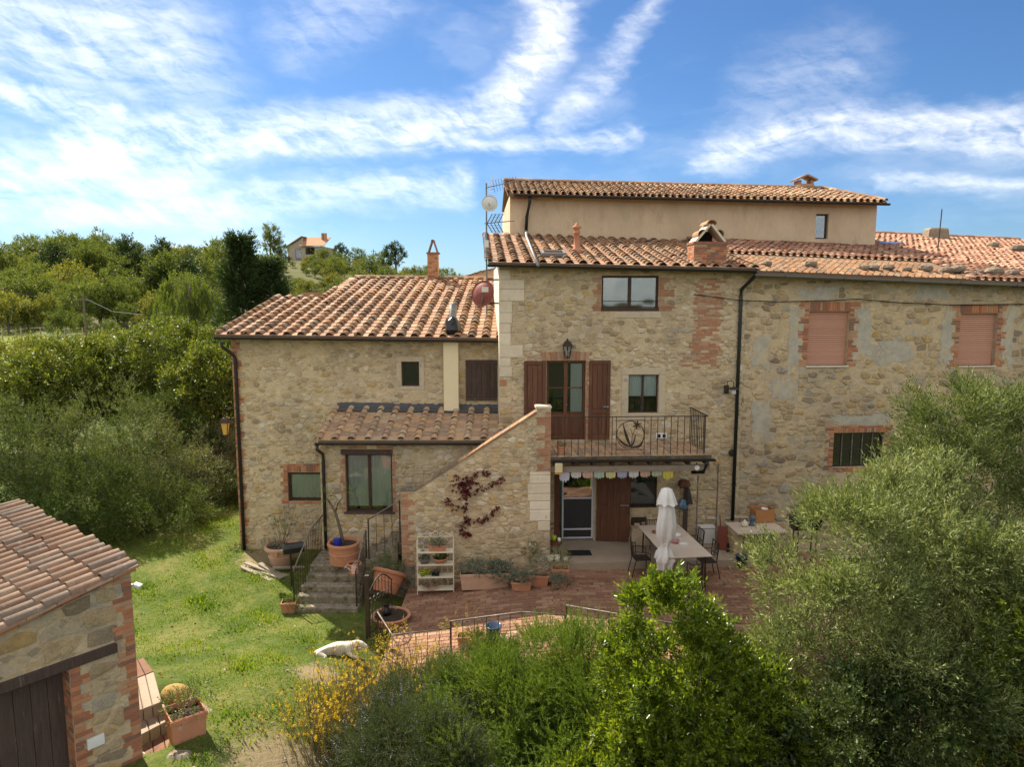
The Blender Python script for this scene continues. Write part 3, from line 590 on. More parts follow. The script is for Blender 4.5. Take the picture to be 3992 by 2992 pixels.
MB().add([q3, q4, q4+Vector((0, 5, -1.3)), q3+Vector((0, 5, -1.3))], [(0, 1, 2, 3)]).build('rear_roof_slope', MT['deck'], HL)
for i in range(18):                                  # ridge tiles
    p = q3+(q4-q3)*(i/18); MB().add(*cover_geo(.36, .12, .10)).build('ridge_tile', MT['tile'], rL, mat4=T(p.x, p.y, p.z+.03, R(-90)+random.uniform(-.04, .04)))
gutter(HL, A+Vector((-.02, -.05, -.05)), B+Vector((0, -.05, -.05)), .07)
p0 = fL.uv(884, 1334, -.45); pipe(HL, [(sl0-.12, -.42, p0.z-.02), (sl0-.1, -.40, p0.z-.14), (sl0+.1, -.1, p0.z-.42), (sl0+.13, -.07, p0.z-.52), (sl0+.13, -.07, -.75)], .05, rings=[(sl0+.13, -.07, z) for z in (.6, 2.2, 3.8)])
# brick chimney with two leaning tiles on top
cpos = hL(1688, 1092); cw = .4
ch = MB().box(-cw/2+.006, cw/2-.006, -.2, .2, -.3, 1.02).build('chimney', MT['mortar'], HL, loc=cpos+Vector((0, .2, 0)))
for side in (0, 1):
    Mx = T(0, -.2, 0) if side == 0 else T(-cw/2, 0, 0, R(-90))
    for j in range(15):
        z = -.03+j*.068; e = [-.2, -.02, .2] if j % 2 else [-.2, .08, .2]
        for p, q in zip(e[:-1], e[1:]): brick(ch, p, q, z, z+.068, 'brick', .01, M=Mx)
MB().box(-.24, .24, -.24, .24, 1.0, 1.06).build('chimney_cap', MT['brick'], ch)
for s in (-1, 1): MB().bar((s*.17, 0, 1.06), (s*.02, 0, 1.52), .05, .3).build('cap_tile', MT['tile'], ch)
MB().add(*cover_geo(.34, .07, .07)).build('cap_tile', MT['tile'], ch, mat4=T(0, -.17, 1.49))
# ---- black wrapped pot and metal flue pipe on the eave
bg_ = hL(1763, 1312); BG = E('wrapped_chimney_pot', fL.wld(bg_+Vector((0, .25, .1))), 0, 'chimney pot wrapped in shiny black plastic bag on tiled eave', 'chimney pot')
v = []; f = []; n = 14
for j, (r_, z_) in enumerate(((.22, -.05), (.26, .08), (.24, .22), (.2, .34), (.12, .42), (.02, .45))):
    for i in range(n): t = 2*math.pi*i/n; q = r_*random.uniform(.82, 1.12); v.append((q*math.cos(t), q*math.sin(t), z_+random.uniform(-.02, .02)))
for j in range(5):
    for i in range(n): f.append((j*n+i, j*n+(i+1) % n, (j+1)*n+(i+1) % n, (j+1)*n+i))
MB().add(v, f).build('plastic_wrap', MT['black'], BG)
MB().lathe([(.10, .3), (.10, .82), (.085, .82), (.085, .3)], 14, T(0, .12, 0)).build('flue_pipe', MT['zinc'], BG, smooth=True)
# ---- main block
HM = E('stone_farmhouse', (fM.x, fM.y, 0), fM.yaw, 'tall middle stone farmhouse block with iron balcony and brown shuttered door', 'house')
sm0 = fM.sz(1946, 1300)[0]; sm1 = _r.x
_c, _d, _e = fM.uv(1905, 1024, -.42), fM.uv(2945, 1048, -.42), fM.uv(1930, 912, 5.3); ztM = lambda s: _c.z+(_d.z-_c.z)*(s-_c.x)/(_d.x-_c.x)+(_e.z-_c.z)/5.72*.42-.1
W_up = fM.rect(2345, 1075, 2568, 1213); W_md = fM.rect(2450, 1462, 2567, 1612); D_b = fM.rect(2130, 1407, 2283, 1718); D_g = fM.rect(2160, 1842, 2316, 2116); W_g = fM.rect(2457, 1838, 2562, 1982)
zb = D_b[2]; D_b = (D_b[0], D_b[1], zb, D_b[3]); D_g = (D_g[0], D_g[1], .0, D_g[3])
wm = wall_mesh(sm0, sm1, -1.2, ztM, [W_up, W_md, D_b, D_g, W_g]).build('wall', MT['mortar'], HM)
scar = [fM.rect(2722, 1085, 2806, 1292), fM.rect(2703, 1292, 2800, 1384), fM.rect(2668, 1384, 2790, 1438)]
zq0 = fM.sz(1990, 1470)[1]
exM = [outer(W_up, .22, .03, .2), outer(W_md, .24, .2, .22), (D_b[0]-.03, D_b[1]+.03, zb, D_b[3]+.33), outer(D_g, .02), outer(W_g, .03)]+scar+[(sm0, sm0+.33, zq0, 9)]
for q in exM[:0]: pass
stones(wm, sm0, sm1, -.1, ztM(sm1)-.03, exM, seed=5, keep=.66, width=(.12, .36))
# pale quoins
z = zq0
while z < ztM(sm0)-.2:
    h = random.uniform(.24, .36); w = random.choice((.32, .36, .66, .7)); brick(wm, sm0+.003, sm0+w, z, min(z+h, ztM(sm0)-.05), 'quoin', .028, name='quoin_block', rot=.008); z += h
z = .2
while z < zq0-.1: h = random.uniform(.1, .2); brick(wm, sm0+.003, sm0+random.uniform(.2, .4), z, z+h, random.choice(('brick_old', 'stone', 'stone')), .02, name='corner_stone'); z += h
toothed(wm, W_up[0]-.01, -1, W_up[2], W_up[3]-.05, .12, .24, 3, mat='brick_old'); toothed(wm, W_up[1]+.01, 1, W_up[2], W_up[3]-.05, .16, .42, 3, mat='brick_old')
a = W_up[0]+.35
for w in (.8, .55): brick(wm, a, a+w, W_up[2]-.2, W_up[2]-.01, 'serena', .02, name='sill_block', rot=0); a += w
for q in scar: brick_run(wm, *q, mat='brick_old', rag=.18, drop=.13)
for a, b_, c, d in frame_rects(W_md, .2, .2): brick(wm, a, b_, c, d, 'serena', .022, name='stone_block', rot=0)
soldier(wm, D_b[0]-.1, D_b[1]+.1, D_b[3]+.01, D_b[3]+.27, mat='brick_old', lean=.5)
brick_run(wm, D_b[0]-.5, D_b[0]-.12, D_b[3]+.02, D_b[3]+.16, mat='brick_old', rag=.1)
toothed(wm, D_b[1]+.005, 1, zb, D_b[3], .07, .09, 3, mat='brick_old'); toothed(wm, D_b[0]-.005, -1, zb, D_b[3], .06, .08, 3, mat='brick_old')
sw = MB().box(sm0, sm0+.02, .001, 5.3, 3, ztM(sm0)).build('side_wall', MT['quoin'], HM)
Wu = window(HM, W_up, .08, 'two', glass='glass_r', fw=.06, curtain=None)
for z in (W_up[2]+.11, W_up[2]+.27): MB().tube([(W_up[0], .03, z), (W_up[1], .03, z)], .009, 5).build('guard_bar', MT['iron'], Wu)
MB().box(W_up[0]-.01, W_up[1]+.01, -.02, .14, W_up[2], W_up[2]+.09).build('sill', MT['frame'], Wu)
Wm_ = window(HM, W_md, .1, 'two', curtain=(.46, 1.0, 'curtain_w'), mat='frame', glass='glass', fw=.035)
m = (W_md[0]+W_md[1])/2; MB().box(m-.03, m+.03, .17, .2, W_md[2]+.03, W_md[3]-.03).build('inner_sash', MT['white'], Wm_)
MB().box(W_md[0]+.03, W_md[1]-.03, .16, .19, W_md[2]+.43*(W_md[3]-W_md[2]), W_md[2]+.46*(W_md[3]-W_md[2])).build('curtain_rod', MT['white'], Wm_)
Wg_ = window(HM, W_g, .06, 'one', glass='glass', fw=.03, back='mesh', backd=.06)
# glazed double door on the balcony
dr = window(HM, D_b, .12, 'two', mat='wood', fw=.07, bars=2, glass='glass', name='glazed_door', bt=.03)
hz = zb+(D_b[3]-zb)*.33
for p, q in ((D_b[0]+.07, (D_b[0]+D_b[1])/2-.05), ((D_b[0]+D_b[1])/2+.05, D_b[1]-.07)):
    MB().box(p, q, .105, .185, zb+.06, hz).build('door_panel', MT['wood'], dr); MB().box(p+.06, q-.06, .085, .11, zb+.14, hz-.08).build('raised_panel', MT['wood'], dr, bevel=.012)
MB().box((D_b[0]+D_b[1])/2+.15, D_b[1]-.08, .19, .2, hz, D_b[3]-.1).build('curtain', MT['curtain'], dr)
MB().box((D_b[0]+D_b[1])/2+.0, (D_b[0]+D_b[1])/2+.05, .07, .1, zb+1.0, zb+1.02).build('handle', MT['zinc'], dr)
def shutter(a, b_, c, d, rz, n0=-.035):
    S = MB().box(a, b_, n0, n0+.03, c, d).build('shutter', MT['wood'], HM, bevel=.003); w = b_-a
    for s, e in ((a, a+.085), (b_-.085, b_)): MB().box(s, e, n0-.022, n0-.001, c, d).build('stile', MT['wood'], S, bevel=.003)
    zs = [c, c+.12, c+(d-c)*.33, c+(d-c)*.33+.12, d-.1, d]
    for i in (0, 2, 4): MB().box(a+.087, b_-.087, n0-.022, n0-.001, zs[i], zs[i+1]).build('rail', MT['wood'], S, bevel=.003)
    for i in (1, 3):
        for k in range(3): x = a+.1+(w-.2)*k/3; MB().box(x+.004, x+(w-.2)/3-.004, n0-.014, n0-.001, zs[i]+.03, zs[i+1]-.03).build('plank', MT['wood'], S, bevel=.004)
    return S
s1_ = fM.rect(2043, 1408, 2127, 1702); s2_ = fM.rect(2295, 1406, 2377, 1718)
shutter(s1_[0], s1_[1], zb+.03, s1_[3], 0); S = shutter(s2_[0], s2_[1], zb+.03, s2_[3], 0)
MB().box(s2_[1]-.2, s2_[1]-.02, -.075, -.058, zb+.95, zb+.985).box(s2_[1]-.09, s2_[1]-.06, -.09, -.075, zb+.93, zb+1.0).build('latch', MT['zinc'], S)
# ground floor door: screen door, open brown leaf, grate
gd = MB().box(D_g[0]-.02, D_g[0]+.16, .02, .06, 0, D_g[3]).build('door_side_panel', MT['wood'], HM)
a, b_, c, d = fM.rect(2190, 1850, 2312, 2125); c = .06
sc = MB().box(a, a+.05, -.02, .03, c, D_g[3]-.02).box(b_-.05, b_, -.02, .03, c, D_g[3]-.02).box(a+.05, b_-.05, -.02, .03, D_g[3]-.07, D_g[3]-.02).box(a+.05, b_-.05, -.02, .03, c, c+.05).box(a+.05, b_-.05, -.02, .03, c+.26, c+.31).box(a+.05, b_-.05, -.02, .03, c+1.18, c+1.23).build('screen_door', MT['white_frame'], HM, bevel=.005)
MB().box(a+.05, b_-.05, .0, .004, c+1.23, D_g[3]-.07).build('pane', MT['glass_r'], sc); MB().box(a+.05, b_-.05, .0, .006, c+.05, c+1.18).build('insect_mesh', MT['mesh'], sc)
MB().box(a+.05, b_-.05, .2, .21, c, D_g[3]).build('room_back', MT['dark'], sc)
MB().box(b_, b_+.07, -.03, .1, 0, D_g[3]).build('door_jamb', MT['serena'], HM)
p = fM.uv(2324, 2100, -.08); q = fM.uv(2455, 2100, -.22); ang_ = math.atan2(-.14, q.x-p.x); L = q.x-p.x; hD = D_g[3]
lf = MB().box(0, L, -.02, .02, .02, hD).build('door_leaf', MT['wood'], HM, mat4=T(p.x, -.08, 0, ang_), bevel=.003)
for k in range(4): MB().box(.12+(L-.24)*k/4+.003, .12+(L-.24)*(k+1)/4-.003, -.034, -.021, .14, hD-.1).build('plank', MT['wood'], lf, bevel=.003)
MB().box(.12, L-.12, -.04, -.034, hD*.52, hD*.56).build('rail', MT['wood'], lf); MB().box(L-.28, L-.04, -.055, -.04, hD*.53, hD*.55).build('latch', MT['zinc'], lf); MB().tube([(L-.1, -.07, hD*.44), (L-.02, -.07, hD*.44)], .012, 6).build('handle', MT['iron'], lf)
gr = fM.rect(2460, 2018, 2520, 2068); gg = MB().box(gr[0], gr[1], -.02, .01, gr[2], gr[3]).build('wall_hatch', MT['iron'], HM)
rk = fM.uv(2490, 2085, -.25); MB().taper(.6, .5, .45, .35, 0, .45).build('boulder_base', MT['stone'], HM, loc=(rk.x, -.25, 0))
# roof of the main block
A = fM.uv(1905, 1024, -.42); B = fM.uv(2945, 1048, -.42); D = fM.uv(1930, 912, 5.3); C = fM.uv(2935, 945, 5.3); C.x = B.x; D.x = A.x
rM = roof(HM, A, B, C, D, .375, .325, 'embrici', r=.112)
gutter(HM, A+Vector((-.03, -.05, -.05)), B+Vector((0, -.05, -.05)), .07, 'pipe_g')
g = B+Vector((0, -.05, -.1)); e0 = fM.uv(2890, 1130, -.07); pipe(HM, [g, g+Vector((-.02, .05, -.12)), (e0.x, -.07, e0.z), (e0.x, -.07, e0.z-.2), (e0.x, -.07, .55)], .05, 'pipe_g', rings=[(e0.x, -.07, z) for z in (1.6, 3.4, 5.2)])
def onM(u, v, dz=0, A=A.copy(), B=B.copy(), D=D.copy()):
    k = (B.z-A.z)/(B.x-A.x); mm = (D.z-A.z)/(D.y-A.y); return fM.hit(u, v, A.z-k*A.x-mm*A.y+dz, k, mm)
slM = math.atan2(D.z-A.z, D.y-A.y)
p = onM(2155, 999); sk = MB().box(-.34, .34, -.3, .3, .0, .1).build('skylight', MT['zinc'], HM, mat4=T(p.x, p.y, p.z+.04, rx=slM)); MB().box(-.27, .27, -.23, .23, .101, .108).build('pane', MT['glass_r'], sk)
p = onM(2248, 985); vt = MB().lathe([(.0, -.1), (.2, -.1), (.14, .1), (.09, .14), (.085, .55), (.10, .56), (.10, .6), (.085, .61), (.085, .70), (.15, .72), (.13, .76), (.05, .82), (.035, .87), (0, .88)], 14).build('roof_vent', MT['terra'], HM, loc=p, smooth=True)
p = onM(2768, 1030); cm = MB().box(-.46, .46, -.3, .3, -.2, .56).build('chimney', MT['mortar'], HM, loc=p+Vector((0, .3, 0)))
for Mx, w, sh_ in ((T(0, -.3, 0), .47, 0), (T(-.46, 0, 0, R(-90)), .31, 1)):
    for j in range(8):
        x = -w; first = True
        while x < w-.02:
            e = min(w, x+(.125 if first and (j+sh_) % 2 else .24)); e = w if w-e < .06 else e; brick(cm, x, e, -.02+j*.07, .05+j*.07, 'brick', .012, M=Mx); x = e; first = False
MB().box(-.5, .5, -.34, .34, .56, .62).build('chimney_cap', MT['brick'], cm)
for s in (-1, 1):
    MB().bar((s*.42, 0, .62), (s*.02, 0, 1.10), .6, .06).build('hood_slab', MT['quoin'], cm)
    MB().add(*cover_geo(.62, .13, .11)).build('cover_tile', MT['tile'], cm, mat4=T(s*.26, -.33, .84, 0, ry=s*R(48)))
MB().add(*cover_geo(.66, .15, .14)).build('cover_tile', MT['tile'], cm, mat4=T(0, -.36, 1.1)); MB().box(-.22, .22, .25, .3, .62, .95).build('hood_back', MT['dark'], cm)
# ---- long right wing
HR = E('stone_farmhouse', (fR.x, fR.y, 0), fR.yaw, 'long right wing of stone farmhouse with pink roller shutters and stone-weighted roof', 'house')
sr1 = 15.0; _f, _g = fR.uv(2946, 1056, -.42), fR.uv(3992, 1098, -.42); ztR = lambda s: _f.z+(_g.z-_f.z)*(s-_f.x)/(_g.x-_f.x)+.235*.42-.1
WA = fR.rect(3150, 1214, 3307, 1426); WB = fR.rect(3739, 1222, 3883, 1426); WC = fR.rect(3248, 1688, 3445, 1822)
wr = wall_mesh(0, sr1, -1.5, ztR, [WA, WB, WC]).build('wall', MT['mortar_r'], HR)
patches = [fR.rect(3000, 1480, 3110, 1560), fR.rect(2925, 1560, 3000, 1720), fR.rect(3420, 1330, 3560, 1420), fR.rect(3560, 1110, 3700, 1170), fR.rect(2930, 1310, 3000, 1440), fR.rect(3100, 1120, 3270, 1170), fR.rect(3350, 1200, 3390, 1400), fR.rect(3080, 1215, 3110, 1410)]
stones(wr, 0, 9.5, -.1, ztR(0)-.25, [outer(WA, .55, .35, .1), outer(WB, .5, .33, .1), outer(WC, .26, .5, .2)]+patches, seed=9, mat='stone_r', keep=.64, row=(.1, .26), width=(.14, .46), proud=(.006, .034))
def render_patch(root, rc, seed, mat='cement'):
    r = random.Random(seed); a, b_, z0_, z1_ = rc; cx_, cz_ = (a+b_)/2, (z0_+z1_)/2; n = 60; v = [(cx_, -.011, cz_)]
    for k in range(n):
        t = 2*math.pi*k/n; q = max(abs(math.cos(t)), abs(math.sin(t))); m_ = (.88+.13*math.sin(t*3+seed)+.1*math.sin(t*7+2*seed))*r.uniform(.9, 1.08); v.append((cx_+(b_-a)/2*math.cos(t)/q*m_, -.009, cz_+(z1_-z0_)/2*math.sin(t)/q*m_))
    v += [(p[0], .01, p[2]) for p in v[1:]]
    return MB().add(v, [(0, k+1, (k+1) % n+1) for k in range(n)]+[(k+1, n+1+k, n+1+(k+1) % n, (k+1) % n+1) for k in range(n)]).build('render_patch', MT[mat], root)
for k, q in enumerate(patches+[(WA[0]-.62, WA[0]-.16, WA[2]-.15, WA[3]+.2), (WA[1]+.16, WA[1]+.7, WA[2]+.1, WA[3]+.15), (WB[0]-.6, WB[0]-.16, WB[2]-.1, WB[3]+.2), (WB[1]+.16, WB[1]+.6, WB[2], WB[3]+.2), (WC[0]-.2, WC[1]+.3, WC[3]+.2, WC[3]+.55)]): render_patch(wr, q, k)
for w in (WA, WB):
    soldier(wr, w[0]-.05, w[1]+.05, w[3]+.005, w[3]+.27); t = .27
    for sg, e in ((-1, w[0]), (1, w[1])): toothed(wr, e, sg, w[2]-.03, w[3]+.27, .15, .29, 3)
    S = MB().box(w[0]+.02, w[1]-.02, .13, .14, w[2], w[3]).build('window', MT['frame'], HR); n = 26; hh = (w[3]-w[2])/n
    for k in range(n): MB().add([(w[0]+.005, .11, 0), (w[1]-.005, .11, 0), (w[0]+.005, .098, hh*.35), (w[1]-.005, .098, hh*.35), (w[0]+.005, .11, hh*.9), (w[1]-.005, .11, hh*.9)], [(0, 1, 3, 2), (2, 3, 5, 4)]).build('shutter_slat', MT['shutter'], S, loc=(0, 0, w[2]+k*hh))
    MB().box(w[0]-.03, w[1]+.03, -.05, .12, w[2]-.04, w[2]).build('sill', MT['quoin'], S)
soldier(wr, WC[0]-.02, WC[1]+.02, WC[3]+.005, WC[3]+.14); brick_run(wr, WC[0]-.27, WC[1]+.25, WC[3]+.14, WC[3]+.21)
toothed(wr, WC[0], -1, WC[2]-.07, WC[3]+.14, .15, .26, 2); toothed(wr, WC[1], 1, WC[2]-.07, WC[3]+.14, .15, .26, 2); brick_run(wr, WC[0]-.1, WC[1]+.1, WC[2]-.14, WC[2]-.005)
wc = window(HR, WC, .1, 'one', mat='iron', fw=.04, bars=1)
for k in range(1, 5): x = WC[0]+(WC[1]-WC[0])*k/5; MB().box(x-.014, x+.014, .095, .15, WC[2]+.04, WC[3]-.04).build('glazing_bar', MT['rail'], wc)
# right roof: small flat tiles low down, old half-round tiles above and to the right
mR = .235; A = fR.uv(2946, 1056, -.42); B = fR.uv(3992, 1098, -.42); kR = (B.z-A.z)/(B.x-A.x); zaR = A.z-kR*A.x+mR*.42
def hR(u, v): return fR.hit(u, v, zaR, kR, mR)
def zR(s, n): return Vector((s, n, zaR+kR*s+mR*n))
B = zR(sr1+.4, -.42); D = zR(A.x, 5.35); r1 = hR(3416, 922); nr_ = r1.y+.6; tR = fR.loc(fT.wld((fT.sz(3415, 900)[0], 0, 0)))
a1, a2, a3, a4 = A, zR(hR(3800, 1088).x, -.42), hR(3640, 1024), hR(2915, 992)
def in_low(p):
    t = (p.y-a1.y)/(a4.y-a1.y); return 0 <= t <= 1.0-.12*(p.x-a1.x)/(a3.x-a1.x)*0 and p.y < a4.y+(a3.y-a4.y)*(p.x-a4.x)/(a3.x-a4.x) and p.x < a2.x+(a3.x-a2.x)*t
C = zR(B.x, nr_); D2 = zR(A.x, nr_)
def keepR(p): return not in_low(p) and not (p.y > 5.2 and p.x < tR.x+.05)
rR = roof(HR, A, B, C, D2, .225, .36, 'coppi', cover='tile_pink', flat='tile_old', keep=keepR, r=.085, limit=300)
tl = MB().box(-.1, .1, 0, .3, 0, .02).box(-.022, .022, 0, .3, .02, .05).mesh('flat_tile', MT['tile'])
low = MB(); cnt = 0; ns = int((a2.x-a1.x)/.205)
its = []
for i in range(ns):
    for j in range(9):
        p = zR(a1.x+(i+.5)*.205, a1.y+j*.27)
        if in_low(p): its.append(T(p.x, p.y, p.z-.01+random.uniform(0, .012), random.uniform(-.02, .02), rx=math.atan(mR)-.06))
random.shuffle(its)
for Mx in its[:300]: obj('flat_tile', tl, rR, mat4=Mx)
for Mx in its[300:]: low.add([v.co for v in tl.vertices], [tuple(p.vertices) for p in tl.polygons], Mx)
if low.v: low.build('flat_tiles', MT['tile'], rR)['kind'] = 'stuff'
MB().add([zR(A.x, nr_), C, C+Vector((0, 5, -1.2)), zR(A.x, nr_)+Vector((0, 5, -1.2))], [(0, 1, 2, 3)]).build('rear_roof_slope', MT['deck'], HR)
for i in range(int((C.x-tR.x)/.34)): p = zR(tR.x+i*.34, nr_); MB().add(*cover_geo(.4, .12, .1)).build('ridge_tile', MT['tile_pink'], rR, mat4=T(p.x, p.y, p.z+.05, R(-90)+random.uniform(-.05, .05)))
gutter(HR, A+Vector((-.05, -.05, -.09)), B+Vector((0, -.05, -.09)), .06, 'zinc', brackets=9)
for i, (u, v, s) in enumerate(((3160, 1042, .2), (3365, 1055, .16), (3402, 1056, .2), (3462, 1056, .2), (3535, 1060, .15), (3610, 1060, .22), (3690, 1066, .2), (3735, 1064, .22), (3775, 1072, .13), (3815, 1074, .16), (3875, 1078, .28), (3945, 1080, .22), (3870, 968, .25), (3965, 985, .3), (2990, 1038, .16))):
    p = fR.wld(hR(u, v)); vs = []; fs = []
    for j in range(5):
        for k in range(9): t = 2*math.pi*k/9; q = math.sin(math.pi*(j+.5)/5); vs.append((s*q*math.cos(t)*random.uniform(.85, 1.15), s*.8*q*math.sin(t)*random.uniform(.85, 1.15), -s*.55*math.cos(math.pi*(j+.5)/5)*random.uniform(.9, 1.1)))
    for j in range(4):
        for k in range(9): fs.append((j*9+k, j*9+(k+1) % 9, (j+1)*9+(k+1) % 9, (j+1)*9+k))
    fs += [tuple(range(8, -1, -1)), tuple(range(36, 45))]
    tag(MB().add(vs, fs).build('roof_stone', MT['stone_dark'], None, p+Vector((0, 0, s*.45))), {0: 'lone rough stone on the small flat tiles above the near pink shutter', 12: 'rough stone wedged on the roof ridge beyond the antenna rod', 13: 'largest rough stone on the far end of the roof ridge', 14: 'small rough stone on the tiles beside the brick chimney', 10: 'big flat stone at the pink-tiled end of the eave'}.get(i, 'rough grey stone weighing down roof tiles above the gutter'), 'stone', 'stones weighing down the right wing roof')
p = hR(3672, 938); MB().taper(1.0, .6, .8, .5, -.3, .42).build('stone_chimney', MT['stone_dark'], HR, loc=p+Vector((0, .4, .1)), bevel=.06)
p = hR(3655, 985); MB().tube([p, p+Vector((.05, 0, 1.5))], .018, 6).build('antenna_rod', MT['iron'], HR)
p = hR(3470, 960); MB().box(-.4, .4, -.25, .25, 0, .05).build('skylight', MT['glass_r'], HR, mat4=T(p.x, p.y, p.z+.08, rx=math.atan(mR)))
# power cable across both walls
cab = [fM.wld(fM.uv(2705, 1148, -.05)), fM.wld(fM.uv(2800, 1160, -.06)), fM.wld(fM.uv(2885, 1172, -.12)), fR.wld(fR.uv(3050, 1177, -.06)), fR.wld(fR.uv(3250, 1172, -.06)), fR.wld(fR.uv(3345, 1166, -.06)), fR.wld(fR.uv(3500, 1180, -.06)), fR.wld(fR.uv(3720, 1190, -.06)), fR.wld(fR.uv(3992, 1186, -.06)), fR.wld(fR.uv(4150, 1190, -.06))]
o0 = cab[0].copy(); tag(MB().tube([p-o0 for p in cab], .012, 5).build('power_cable', MT['black'], None, o0), 'black power cable strung across stone wall above pink shutters', 'cable')
# ---- tall plastered house behind
HT = E('plastered_house', (fT.x, fT.y, 0), fT.yaw, 'tall beige plastered house with tiled roof rising behind the stone blocks', 'house')
st0 = fT.sz(1988, 800)[0]; st1 = fT.sz(3415, 880)[0]; _h, _i = fT.uv(1980, 753, -.42), fT.uv(3460, 789, -.42); ztT = lambda s: _h.z+(_i.z-_h.z)*(s-_h.x)/(_i.x-_h.x)+.3*.42-.1; WT = fT.rect(3180, 834, 3229, 932)
wt = wall_mesh(st0, st1, 6, ztT, [WT]).build('wall', MT['plaster'], HT); brick_run(wt, st0, st0+2.2, ztT(st0)-.16, ztT(st0)-.02, mat='brick_old', drop=.25, proud=.004)
MB().box(st0, st0+.02, .001, 6.5, 0, ztT(st0)).build('side_wall', MT['plaster'], HT); MB().box(st1-.02, st1, .001, 6.5, 0, ztT(st1)).build('side_wall', MT['plaster'], HT)
window(HT, WT, .12, 'one', fw=.05, glass='glass_r')
mT = .3; A = fT.uv(1980, 753, -.42); B = fT.uv(3460, 789, -.42); kT = (B.z-A.z)/(B.x-A.x); zaT = A.z-kT*A.x+mT*.42
D = fT.hit(1983, 706, zaT, kT, mT); D.x = A.x; C = fT.hit(3215, 741, zaT, kT, mT); nd = (D.y+C.y)/2; D = Vector((A.x, nd, zaT+kT*A.x+mT*nd)); C = Vector((C.x, nd, zaT+kT*C.x+mT*nd)); C2 = Vector((B.x, nd, zaT+kT*B.x+mT*nd))
rT = roof(HT, A, B, C2, D, .235, .33, 'coppi', cover='tile', flat='tile', r=.088, keep=lambda p: p.x < B.x+(C.x-B.x)*(p.y-B.y)/(nd-B.y)+.05, deck=[(A, B, C, D)], limit=300)
Br = Vector((B.x, 2*nd-B.y, B.z)); Ar = Vector((A.x, 2*nd-A.y, A.z)); MB().add([D, C, Br, Ar, B], [(0, 1, 2, 3), (1, 4, 2)]).build('rear_roof_slope', MT['deck'], HT)
for i in range(int((C.x-D.x)/.36)): p = D+(C-D)*(i*.36/(C.x-D.x)); MB().add(*cover_geo(.42, .14, .125)).build('ridge_tile', MT['tile'], rT, mat4=T(p.x, p.y, p.z+.02, R(-90)+random.uniform(-.03, .03)))
hp = B-C
for i in range(int(hp.length/.36)): p = C+hp*(i*.36/hp.length); MB().add(*cover_geo(.42, .11, .095)).build('hip_tile', MT['tile'], rT, mat4=T(p.x, p.y, p.z+.05, math.atan2(hp.y, hp.x)-R(90), rx=-math.atan2(-hp.z, math.hypot(hp.x, hp.y))))
gutter(HT, A+Vector((.2, -.05, -.05)), B+Vector((.05, -.05, -.05)), .07, 'pipe_g')
p = fT.uv(2066, 770, -.4); q = fT.uv(2051, 900, -.08); pipe(HT, [p, p+Vector((0, .1, -.15)), (p.x-.08, -.08, p.z-.6), (q.x, -.08, q.z)], .055, 'pipe_g')
q2 = fM.wld(onM(2052, 921, .16)); q3_ = fM.wld(onM(2098, 1036, .16)); pipe(HT, [fT.loc(fT.wld((q.x, -.08, q.z))), fT.loc(q2), fT.loc(q3_)], .042, 'zinc')
p = fT.hit(3146, 738, zaT, kT, mT); ck = MB().box(-.3, .3, -.25, .25, -.2, .22).build('chimney', MT['brick_old'], HT, loc=p+Vector((0, .3, 0)))
for s in (-1, 1): MB().box(s*.24-.05, s*.24+.05, -.22, .22, .22, .36).build('chimney_leg', MT['brick_old'], ck); MB().bar((s*.42, 0, .36), (0, 0, .55), .62, .06).build('cap_slab', MT['tile_old'], ck)
# low plastered gable behind the left roof
a = fL.loc(atY(1742, 1098, 30)); vs = [atY(1742, 1100, 30), atY(1960, 1130, 30), atY(1960, 1044, 30), atY(1875, 1062, 30), atY(1830, 1077, 30)]
b = MB(); n = len(vs); off = Vector((0, 3, 0)); b.add(vs+[v+off for v in vs], [tuple(range(n)), tuple(range(2*n-1, n-1, -1))]+[(i, n+i, n+(i+1) % n, (i+1) % n) for i in range(n)])
o0 = vs[0].copy(); b.v = [tuple(Vector(p)-o0) for p in b.v]
GB = E('plastered_annex', o0, 0, 'low plastered annex with sloping tiled edge behind the left roof', 'house'); b.build('wall', MT['plaster'], GB)
for p, q in ((vs[2], vs[3]), (vs[3], vs[4]), (vs[4], vs[0])): 
    n = int((p-q).length/.4)+1
    for i in range(n): e = q+(p-q)*(i/n); e2 = q+(p-q)*((i+1.1)/n); MB().bar(e-o0+Vector((0, .1, .03)), e2-o0+Vector((0, .1, .05)), .45, .04).build('edge_tile', MT['tile'], GB)
# ================================================================== lean-to, staircase, balcony
NL = -1.78
LT = E('stone_lean_to', fL.wld((0, 0, 0)), fL.yaw, 'small stone lean-to with mossy tiled roof and big curtained window', 'lean-to')
lt0 = fL.sz(1250, 1900, NL)[0]; lt1 = fL.sz(1948, 1760, NL)[0]; zl_ = fL.sz(1500, 1735, NL)[1]
WL = fL.rect(1347, 1772, 1530, 1998, NL); WLl = WL
b = wall_mesh(lt0, lt1, -.3, lambda s: zl_, [WL]); b.v = [(x, y+NL, z) for x, y, z in b.v]; wlt = b.build('wall', MT['mortar'], LT)
ML = Matrix.Translation((0, NL, 0))
stones(wlt, lt0, lt1, -.1, zl_-.02, [outer(WL, .1, .2, .05)], seed=21, M=ML, keep=.8)
toothed(wlt, WL[0], -1, WL[2], WL[3], .08, .14, 3, mat='brick_old', M=ML); toothed(wlt, WL[1], 1, WL[2], WL[3], .08, .16, 3, mat='brick_old', M=ML)
brick_run(wlt, WL[0]-.15, WL[1]+.15, zl_-.12, zl_-.03, mat='brick_old', drop=.3, M=ML)
MB().box(lt0, lt0+.02, NL+.001, .0, -.3, zl_).build('side_wall', MT['stone'], LT)
